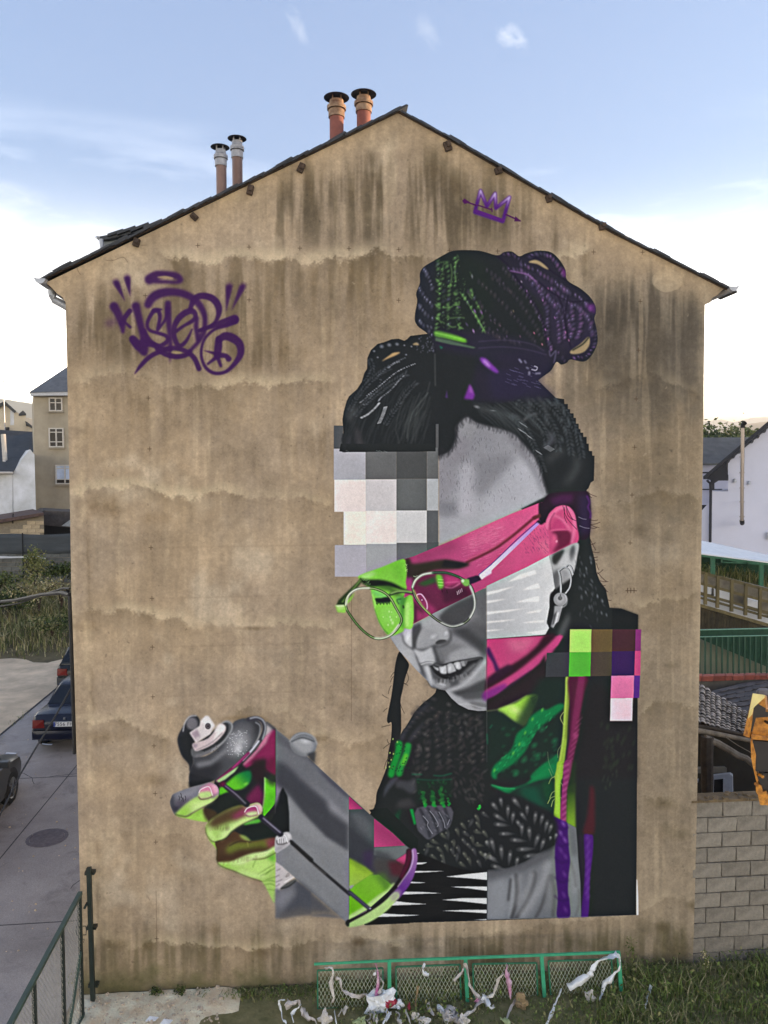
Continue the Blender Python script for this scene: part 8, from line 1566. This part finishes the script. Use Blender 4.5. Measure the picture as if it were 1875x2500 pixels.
# ================================================================ foreground: gate, fence, grass, litter
M_gg=mat('dark green gate paint',alb(52,72,58),.55,.3,9,.1); M_gd=mat('very dark green post paint',alb(30,40,34),.5,.3,9,.1)
gp_=thing('gate_post','dark green steel gate post bracketed to the wall','post'); pb_=at(227,2440,-.12); pt_=at(217,2118,-.12)
b=MB(); b.bar(Vector((pb_.x,-.12,0)),Vector((pt_.x,-.12,pt_.z)),.052,.052,up=(0,1,0)); b.build('post',M_gd,gp_)
for y in (2133,2267,2408):
    q=at(218+(y-2120)*.03,y,-.1); b=MB(); b.box((q.x,-.065,q.z),(.12,.08,.035)); b.build('bracket',M_gd,gp_)
b=MB(); q=at(210,2210,-.14); b.box((q.x,-.15,q.z),(.03,.05,.06),M=Matrix.Rotation(.5,3,'Y')); b.build('latch',M_gd,gp_)
gt_=thing('gate','green mesh gate leaf standing open towards the road','gate')
F0=gnd(203,2478,.04); zT=at(195,2180,F0.y).z; N0=gnd(25,2500,zT)
dirg=(Vector((N0.x,N0.y,0))-Vector((F0.x,F0.y,0))); Lg=3.2; dirg.normalize(); e0=Vector((F0.x,F0.y,0)); e1=e0+dirg*Lg
def gp(u,z): return e0+dirg*(u*Lg)+Vector((0,0,z))
for nm,a_,c_,w_ in [('top_rail',gp(-.0,zT),gp(1,zT),.05),('stile',gp(0.012,.05),gp(0.012,zT),.045),('stile',gp(.22,.05),gp(.22,zT),.04),('stile',gp(.5,.05),gp(.5,zT),.04),('bottom_rail',gp(0,.06),gp(1,.06),.045),('diagonal_brace',gp(.01,zT*.56),gp(.22,.08),.035),('stile',gp(1,.05),gp(1,zT),.045)]:
    b=MB(); b.bar(a_,c_,w_,w_*.8,up=(0,1,0) if nm=='stile' else (0,0,1)); b.build(nm,M_gg if nm!='stile' else M_gd,gt_)
b=MB()
wm=mat('galvanised gate wire',alb(176,168,150),.5,.2,10,metal=.3)
def lattice(b,O,U,V,wu,wv,du,dv,r=.0022,off=None):
    """diamond mesh on O + u U + v V, size wu x wv, diamond du x dv"""
    n_=U.cross(V).normalized(); k=dv/du
    s=-wv/k
    while s<wu:
        u0,v0=s,0.; u1,v1=s+wv/k,wv
        if u0<0: v0=-u0*k; u0=0
        if u1>wu: v1=wv-(u1-wu)*k; u1=wu
        if u1>u0+1e-4:
            b.bar(O+U*u0+V*v0,O+U*u1+V*v1,r*2,r*2,up=n_); b.bar(O+U*u0+V*(wv-v0)+n_*r,O+U*u1+V*(wv-v1)+n_*r,r*2,r*2,up=n_)
        s+=du
lattice(b,gp(0.01,.07),dirg,Vector((0,0,1)),Lg*.98,zT-.1,.055,.075,.0016); stuff(b.build('wire_mesh',wm,gt_))
hd=MB()
for s in (-1,1):
    q=gp(0,zT*.70); n_=Vector((-dirg.y,dirg.x,0)); w_=n_*s; hd.tube([q+w_*.02+Vector((0,0,-.055)),q+w_*.055+Vector((0,0,-.055)),q+w_*.06,q+w_*.055+Vector((0,0,.055)),q+w_*.02+Vector((0,0,.055))],.006,6)
hd.build('handle',M_gd,gt_); hd=MB(); q=gp(-.01,zT*.62); hd.tube([q,q+Vector((.03,-.02,.01)),q+Vector((.02,-.02,-.03))],.005,6); hd.build('latch',M_gd,gt_)
# green fence lying along the foot of the wall
p7=t6(660,2280,3.6065); p8=t6(1100,2280,3.6065); Yn=-.50
gf=thing('green_fence','low green mesh fence of four panels along the foot of the wall','fence')
def fb(nm,a_,c_,w_,m_=M_grnl,dy=0.): b=MB(); b.bar(at(*a_,Yn+dy),at(*c_,Yn+dy),w_,w_*.7,up=(0,1,0)); return b.build(nm,m_,gf)
A0,A1,A2=p7([(385,266)])[0],p7([(1045,236)])[0],p8([(1490,160)])[0]; fb('top_rail',A0,A1,.026); fb('top_rail',A1,A2,.030,dy=-.006)
for (a_,c_) in [(p7([(1047,240)])[0],p7([(1050,650)])[0]),(p8([(130,205)])[0],p8([(150,640)])[0]),(p8([(800,185)])[0],p8([(830,610)])[0]),(p8([(1478,165)])[0],p8([(1500,500)])[0])]: fb('post',a_,c_,.045)
fb('bottom_rail',p7([(385,725)])[0],p8([(1440,640)])[0],.024,dy=.03)
for q in [p7([(415,322),(990,302),(995,640),(418,662)]),p7([(1105,290)])+p8([(82,270),(92,602)])+p7([(1112,622)]),p8([(195,265),(757,255),(768,592),(208,610)]),p8([(860,240),(1415,222),(1440,560),(885,580)])]:
    T_=MB(); P_=[at(x,y,Yn+.03) for x,y in q]
    for i in range(4): T_.bar(P_[i],P_[(i+1)%4],.018,.014,up=(0,1,0))
    fr=T_.build('panel_frame',mat('dull green panel frame',alb(52,120,88),.5,.2,12),gf); b=MB(); U=(P_[1]-P_[0]); wu=U.length; U.normalize(); V=(P_[0]-P_[3]); wv=V.length; V.normalize()
    lattice(b,P_[3],U,V,wu,wv,.048,.095,.0019); stuff(b.build('wire_mesh',mat('pale wire',alb(200,206,178),.6,.2,10,metal=.2),fr))
# grass
r=np.random.RandomState(12); pts=[];hs=[]
for _ in range(34000):
    x=-2.9+11*r.rand()**1.0; y=-1.9*r.rand()**1.1-.03
    cl_=.5+.5*math.sin(x*2.1+1.3*math.sin(y*4+x))*math.sin(y*5+x*1.3)
    if x<-.9: 
        if not (y>-.18-.28*max(0,(x+2.9)/2)*r.rand()): continue
        if x<-2.3 and r.rand()<.7: continue
        h=.03+.09*r.rand()*cl_
    else:
        h=(.05+.22*r.rand()**1.6)*(.45+.75*cl_)*(.75+.45*min(1,max(0,(x-1.5)/3)))
        if y>-.14 and x<3.2: h*=.7
        if r.rand()>.5+.5*cl_: continue
    if y<-.5 and -.9<x<2.3: h*=.45
    if x>3.2: h*=1.0
    pts.append((x,y,.005)); hs.append(h)
G1,G2,G3,G4=leafm('grass green',(.15,.20,.045)),leafm('grass deep',(.11,.13,.04)),leafm('grass olive',(.27,.25,.10)),leafm('grass straw',(.38,.32,.17))
stuff(tag_(blades('grass',pts,hs,.0065,[G1,G2,G1,G3,G2,G4,G1],13,.5),'rough green grass along the foot of the wall','grass'))
r=np.random.RandomState(15); P_=[];n=9000
x=-2.6+10.5*r.rand(n); y=-1.5*r.rand(n)**1.2-.02; z=.02+.16*r.rand(n)*(x>-.8)+.03*r.rand(n)
keep=((x>-.8)|(y>-.28*r.rand(n)))&(r.rand(n)<.55+.45*np.sin(x*3+np.sin(y*5)*2)); x,y,z=x[keep],y[keep],z[keep]; n=len(x)
a=r.randn(n,3); a[:,2]=np.abs(a[:,2])+.6; a/=np.linalg.norm(a,axis=1)[:,None]; u=np.cross(a,r.randn(n,3)); u/=np.linalg.norm(u,axis=1)[:,None]; v=np.cross(a,u); p=np.stack([x,y,z],1); s=(.012+.022*r.rand(n,1))
q=np.stack([p-u*s,p+v*s*.5,p+u*s,p-v*s*.5],1).reshape(-1,3); me=bpy.data.meshes.new('ground_cover'); me.from_pydata(q.tolist(),[],[(4*i,4*i+1,4*i+2,4*i+3) for i in range(n)])
for m_ in (G1,G2,L1,G3): me.materials.append(m_)
me.polygons.foreach_set('material_index',r.randint(0,4,n).astype(np.int32)); stuff(tag_(link('ground_cover',me),'small-leaved weeds and moss between the grass','ground cover'))
def weed(label,px,py,Y,h_,seed,ms,n=90):
    p=at(px,py,Y); t=thing('weed',label,'weed',(p.x,p.y,0),0,'tall weeds against the wall'); r=random.Random(seed); b=MB(); pts=[Vector((0,0,0)),Vector((.02,0,h_*.5)),Vector((-.01,.01,h_))]; b.tube(pts,[.004,.003,.001],5)
    for k in range(7): z_=h_*(.25+.1*k); a_=r.random()*6.28; b.tube([(0,0,z_),(.09*math.cos(a_),.09*math.sin(a_),z_+.07)],[.0025,.001],4)
    b.build('stem',L3,t); leafy('leaves',n,(0,0,h_*.6),(.10,.08,h_*.42),.03,ms,seed,t,12)
weed('tall feathery weed at the right end of the green fence',1540,2440,-.25,.62,51,[L1,L3]); weed('leafy weed growing through the third fence panel',1222,2470,-.42,.42,52,[L1,L1,L3],140); weed('bushy green weed at the foot of the wall left of the fence',440,2440,-.10,.16,53,[L1,L2],160); weed('dark ivy-like weed spreading near the gate end of the wall',385,2430,-.06,.15,54,[L2,L1],130); weed('pale grassy weed near the right corner of the gable',1720,2430,-.3,.4,55,[L3,L1,D1],120)
r=np.random.RandomState(44); pts=[];hs=[]
for _ in range(1500):
    if r.rand()<.5: x=-9.06+.10*r.randn(); y=3+15*r.rand()
    else: x=-4.2-.10*abs(r.randn()); y=.2+9*r.rand()
    if math.sin(y*3.1+x)+math.sin(y*1.3)<.2: continue
    pts.append((x,y,.02)); hs.append(.03+.12*r.rand()**2)
stuff(tag_(blades('weeds',pts,hs,.006,[G1,G3,G4,D3],45,.6),'weeds in the cracks along both edges of the road','weeds'))
# ---------------------------------------------------------------- litter
M_film=mat('grubby white plastic film',alb(236,228,216),.5,.2,14,.2,col2=alb(190,180,168)); M_filmw=mat('white plastic film',alb(250,246,240),.5,.1,14,.2); M_filmg=mat('grey plastic film',alb(200,190,182),.6,.25,14,.2); M_pink=mat('magenta stained film',alb(186,84,140),.6,.4,9,.2,col2=alb(222,196,206)); M_redl=mat('red plastic',alb(170,40,60),.5,.3,9); M_straw=mat('matted straw',alb(156,132,96),.95,.4,20,.4); M_lime=mat('pale green plastic',alb(176,186,132),.6,.2,10)
def lat(x,y,Y):
    p=at(x,y,Y); return p if p.z>.06 else gnd(x,y,.06)
def ribbon(label,pts,w_,m_,dy=0.,seed=1,tw=1.,two=None):
    P_=[lat(x,y,Yn-.06+dy) for x,y in pts]; q=[]
    for i in range(len(P_)-1):
        for t in (0,.34,.67): q.append(P_[i].lerp(P_[i+1],t))
    q.append(P_[-1]); r=random.Random(seed); ph=r.random()*6; vs=[];n=len(q)
    for i,p in enumerate(q):
        d=(q[min(i+1,n-1)]-q[max(i-1,0)]).normalized(); a_=ph+tw*.55*i+.5*r.random(); s=d.cross(Vector((0,-1,0))); s=s.normalized() if s.length>.05 else Vector((1,0,0)); s=(s*math.cos(a_*.5)+Vector((0,1,0))*math.sin(a_*.5))
        ww=w_*1.6*(.6+.7*r.random()); p=p+Vector((0,-.03*r.random(),0)); mid=d.cross(s)*ww*.25; vs+=[p-s*ww/2,p+mid,p+s*ww/2]
    fs=[]
    for i in range(n-1): fs+=[(3*i,3*i+1,3*i+4,3*i+3),(3*i+1,3*i+2,3*i+5,3*i+4)]
    b=MB(); b.add(vs,fs); o=b.build('litter_strip',m_,smooth=True); o.modifiers.new('thick','SOLIDIFY').thickness=.0025
    return tag_(o,label,'litter','plastic litter on and below the green fence')
def lump(label,px,py,w_,h_,m_,seed,dy=0.,m2=None):
    p=lat(px,py,Yn-.08+dy); bm=bmesh.new(); bmesh.ops.create_icosphere(bm,subdivisions=3,radius=1); r=random.Random(seed); ks=[(Vector((r.gauss(0,1),r.gauss(0,1),r.gauss(0,1))).normalized(),r.random()*6) for _ in range(9)]
    for v in bm.verts:
        n_=v.co.normalized(); f=.75+.34*sum(math.sin(6*n_.dot(k)+ph)*abs(math.cos(4*n_.dot(k)+ph)) for k,ph in ks[:6])+.30*abs(math.sin(13*n_.dot(ks[7][0])+ks[7][1]))+.28*r.random(); v.co=Vector((n_.x*w_/2*f,n_.y*w_/3*f,n_.z*h_/2*f))
    me=bpy.data.meshes.new('litter_lump'); bm.to_mesh(me); bm.free(); me.materials.append(m_)
    if m2:
        me.materials.append(m2)
        for po in me.polygons:
            if po.center.x>w_*.22 and po.center.z<h_*.05 and po.center.z>-h_*.3: po.material_index=1
    return tag_(link('litter_lump',me,None,p),label,'litter','plastic litter on and below the green fence')
R7=lambda l,pts,w_,m_,**k: ribbon(l,p7(pts),w_,m_,**k)
R8=lambda l,pts,w_,m_,**k: ribbon(l,p8(pts),w_,m_,**k)
R7('cream knotted strip hanging inside the leftmost fence panel',[(480,305),(540,292),(552,350),(535,420),(540,480),(565,550),(548,605)],.042,M_film,seed=1)
R7('long grey strip sagging across the leftmost fence panel',[(572,385),(612,388),(630,490),(690,522),(780,542),(850,532),(892,590)],.034,M_filmg,seed=2)
R7('mauve strip hanging beside the first green post',[(925,258),(942,330),(950,430),(940,520),(900,590)],.030,M_pink,seed=3)
R7('short stiff grey strip right of the mauve one',[(962,385),(992,430),(965,480),(962,530)],.036,M_filmg,seed=4)
R7('small white scrap on the mauve strip',[(915,320),(925,355)],.03,M_filmw,seed=5)
lump('crumpled white and red bag at the foot of the first post',*p7([(975,595)])[0],.235,.20,M_filmw,6,m2=M_redl)
R7('white tail hanging from the crumpled bag',[(1000,640),(1035,670),(1040,700),(1000,770)],.05,M_filmw,seed=7)
R7('small white rag looped on the second fence panel',[(1356,250),(1335,300),(1350,345),(1392,352)],.028,M_filmw,seed=8)
R7('thin white loop of film standing left of the fence',[(130,568),(78,572),(78,610),(98,680),(105,740),(140,778)],.020,M_filmw,seed=9)
R7('grey crumpled film left of the fence, nearest the thin loop',[(140,585),(150,615),(205,600),(250,565),(262,610)],.05,M_filmg,seed=10)
R7('white strip dangling below the grey crumpled film',[(265,610),(235,650),(185,705),(208,770)],.032,M_filmw,seed=11)
R7('grey sheet trailing down to the left end of the fence',[(262,650),(300,690),(340,740),(395,745),(415,800)],.055,M_filmg,seed=12)
lump('pale bundled bag under the leftmost fence panel',*p7([(478,750)])[0],.10,.16,M_film,13)
R7('pair of pale strips crossing under the leftmost panel',[(600,712),(630,660),(645,690),(675,625)],.036,M_film,seed=14)
R7('straight pale strip under the leftmost panel',[(566,680),(585,785)],.026,M_filmw,seed=15)
lump('pale green plastic lump in the grass before the fence',*p7([(788,770)])[0],.12,.10,M_lime,16)
R7('grey loop of film below the crumpled bag',[(862,650),(880,700),(858,740),(890,800)],.045,M_filmg,seed=17)
R7('twisted grimy strip left below the crumpled bag',[(900,640),(915,690),(905,740),(945,715),(925,800)],.05,M_film,seed=18)
R7('white strip slanting right of the crumpled bag',[(1060,675),(1040,730),(985,790)],.04,M_filmw,seed=19)
lump('white scrunched film between the first post and the red strip',*p7([(1130,635)])[0],.085,.09,M_filmw,20)
R7('grimy strip trailing under the white scrunched film',[(1100,680),(1140,700),(1120,750),(1165,795)],.04,M_film,seed=21)
R7('short red strip standing in the grass',[(1226,590),(1218,660)],.026,M_redl,seed=22)
R7('pale strip right of the short red one',[(1195,685),(1220,740),(1235,795)],.04,M_film,seed=23)
R7('grey bent strip under the second fence panel',[(1380,600),(1395,650),(1440,705)],.045,M_filmg,seed=24)
R7('ragged grey strip arching over the litter heap',[(1490,680),(1560,660),(1640,675),(1640,790)],.06,M_filmg,seed=25)
R7('white scrap on top of the litter heap',[(1465,640),(1500,650),(1540,690)],.05,M_filmw,seed=26)
R7('grimy strip low in the litter heap',[(1520,720),(1560,750),(1540,800)],.06,M_film,seed=27)
lump('grey scrunched film in the litter heap',*p7([(1600,740)])[0],.16,.12,M_filmg,28); lump('pale bag left of the litter heap',*p7([(1360,765)])[0],.10,.08,M_film,29)
lump('small yellowish scrap between two strips in the grass',*p7([(1275,740)])[0],.07,.09,M_film,30)
R7('yellow stained strip in the second fence panel',[(1300,450),(1285,530),(1270,600),(1285,640)],.026,M_straw,seed=31)
R8('grey strip hanging from the second post down to the right',[(122,248),(145,320),(160,430),(200,500),(250,555)],.034,M_filmg,seed=32)
R8('thin grey tail blown left from the second post',[(110,290),(90,340),(30,405)],.026,M_filmg,seed=33)
R8('white strip fading to violet on the third panel',[(486,262),(490,330),(510,410),(518,500),(530,565)],.040,M_pink,seed=34)
R8('white strip stained red beside the violet one',[(462,335),(425,375),(405,440),(380,520),(320,555)],.034,M_film,seed=35)
R8('strip running left from the red stained one to the ground',[(290,560),(220,620),(180,680),(80,740)],.048,M_film,seed=36)
R8('white flap hanging under the third panel',[(270,540),(310,575),(340,640),(385,630)],.05,M_filmw,seed=37)
R8('broad white band twisted along the last panel to its corner',[(1035,470),(1130,412),(1215,365),(1245,300),(1290,228),(1380,195),(1468,172)],.058,M_filmw,seed=38,tw=.6)
R8('white strip falling from the last fence corner',[(1468,172),(1486,230),(1476,310),(1410,385),(1352,430),(1330,520),(1315,582)],.042,M_filmw,seed=39)
R8('pale strip falling to the ground below the last panel',[(975,480),(935,560),(905,640),(880,710),(835,795)],.038,M_filmw,seed=40)
lump('pale scrunched film behind the last panel',*p8([(1225,565)])[0],.10,.12,M_film,41)
lump('matted straw bundle under the third panel',*p8([(620,615)])[0],.13,.14,M_straw,42)
R8('grey strip hanging from the straw bundle',[(575,570),(530,640),(490,740)],.03,M_filmg,seed=43)
R8('pale green torn leaf of plastic in the grass',[(430,735),(480,765),(530,795)],.05,M_lime,seed=44)
ribbon('lone white strip in the grass near the right corner',[(1589,2404),(1582,2425),(1576,2440),(1574,2462)],.040,M_filmw,seed=45)
R8('mauve scrap beside the second post',[(215,560),(235,580)],.05,M_pink,seed=46)
lump('white rag on the ground at the second post',*p8([(112,775)])[0],.10,.10,M_film,47)
cu=thing('plastic_cup','small white plastic cup lying before the third panel','cup',at(*p8([(612,765)])[0],Yn-.1)); b=MB(); b.lathe([(0,-.03),(.028,-.03),(.033,.03),(.030,.03),(.026,-.026),(0,-.026)],n=16); b.build('cup_body',M_filmw,cu,smooth=True); b=MB(); b.lathe([(.033,.026),(.036,.03),(.033,.033),(.030,.03)],n=16); b.build('rim',M_filmw,cu)
for i,(x,y,lab) in enumerate([(370,2490,'flat white scrap at the foot of the wall near the gate'),(405,2497,'larger flat white scrap on the rubble edge')]):
    b=MB(); q=gnd(x,y,.06); b.prism([q+Vector((-.07,-.02,0)),q+Vector((.05,-.04,.01)),q+Vector((.08,.02,.012)),q+Vector((-.03,.04,.02))],(0,0,.004)); tag_(b.build('paper_scrap',M_filmw),lab,'litter')

# ---------------------------------------------------------------- air
xs=[];hm=0
for o in COL.objects:
    if o.type=='MESH':
        for c_ in o.bound_box: v=o.matrix_world@Vector(c_); xs.append(v)
lo=[min(v[i] for v in xs) for i in range(3)]; hi=[max(v[i] for v in xs) for i in range(3)]
b=MB(); b.box([(lo[i]+hi[i])/2 for i in range(3)],[hi[i]-lo[i]+(2. if i==2 else 20.) for i in range(3)])
hzm=bpy.data.materials.new('air'); hzm.use_nodes=True; t=hzm.node_tree; t.nodes.clear(); pv=t.nodes.new('ShaderNodeVolumePrincipled'); pv.inputs['Color'].default_value=(.93,.95,1,1); pv.inputs['Density'].default_value=.00028; pv.inputs['Anisotropy'].default_value=.2
om=t.nodes.new('ShaderNodeOutputMaterial'); t.links.new(pv.outputs[0],om.inputs['Volume']); stuff(b.build('haze',hzm)); print('haze',lo,hi)
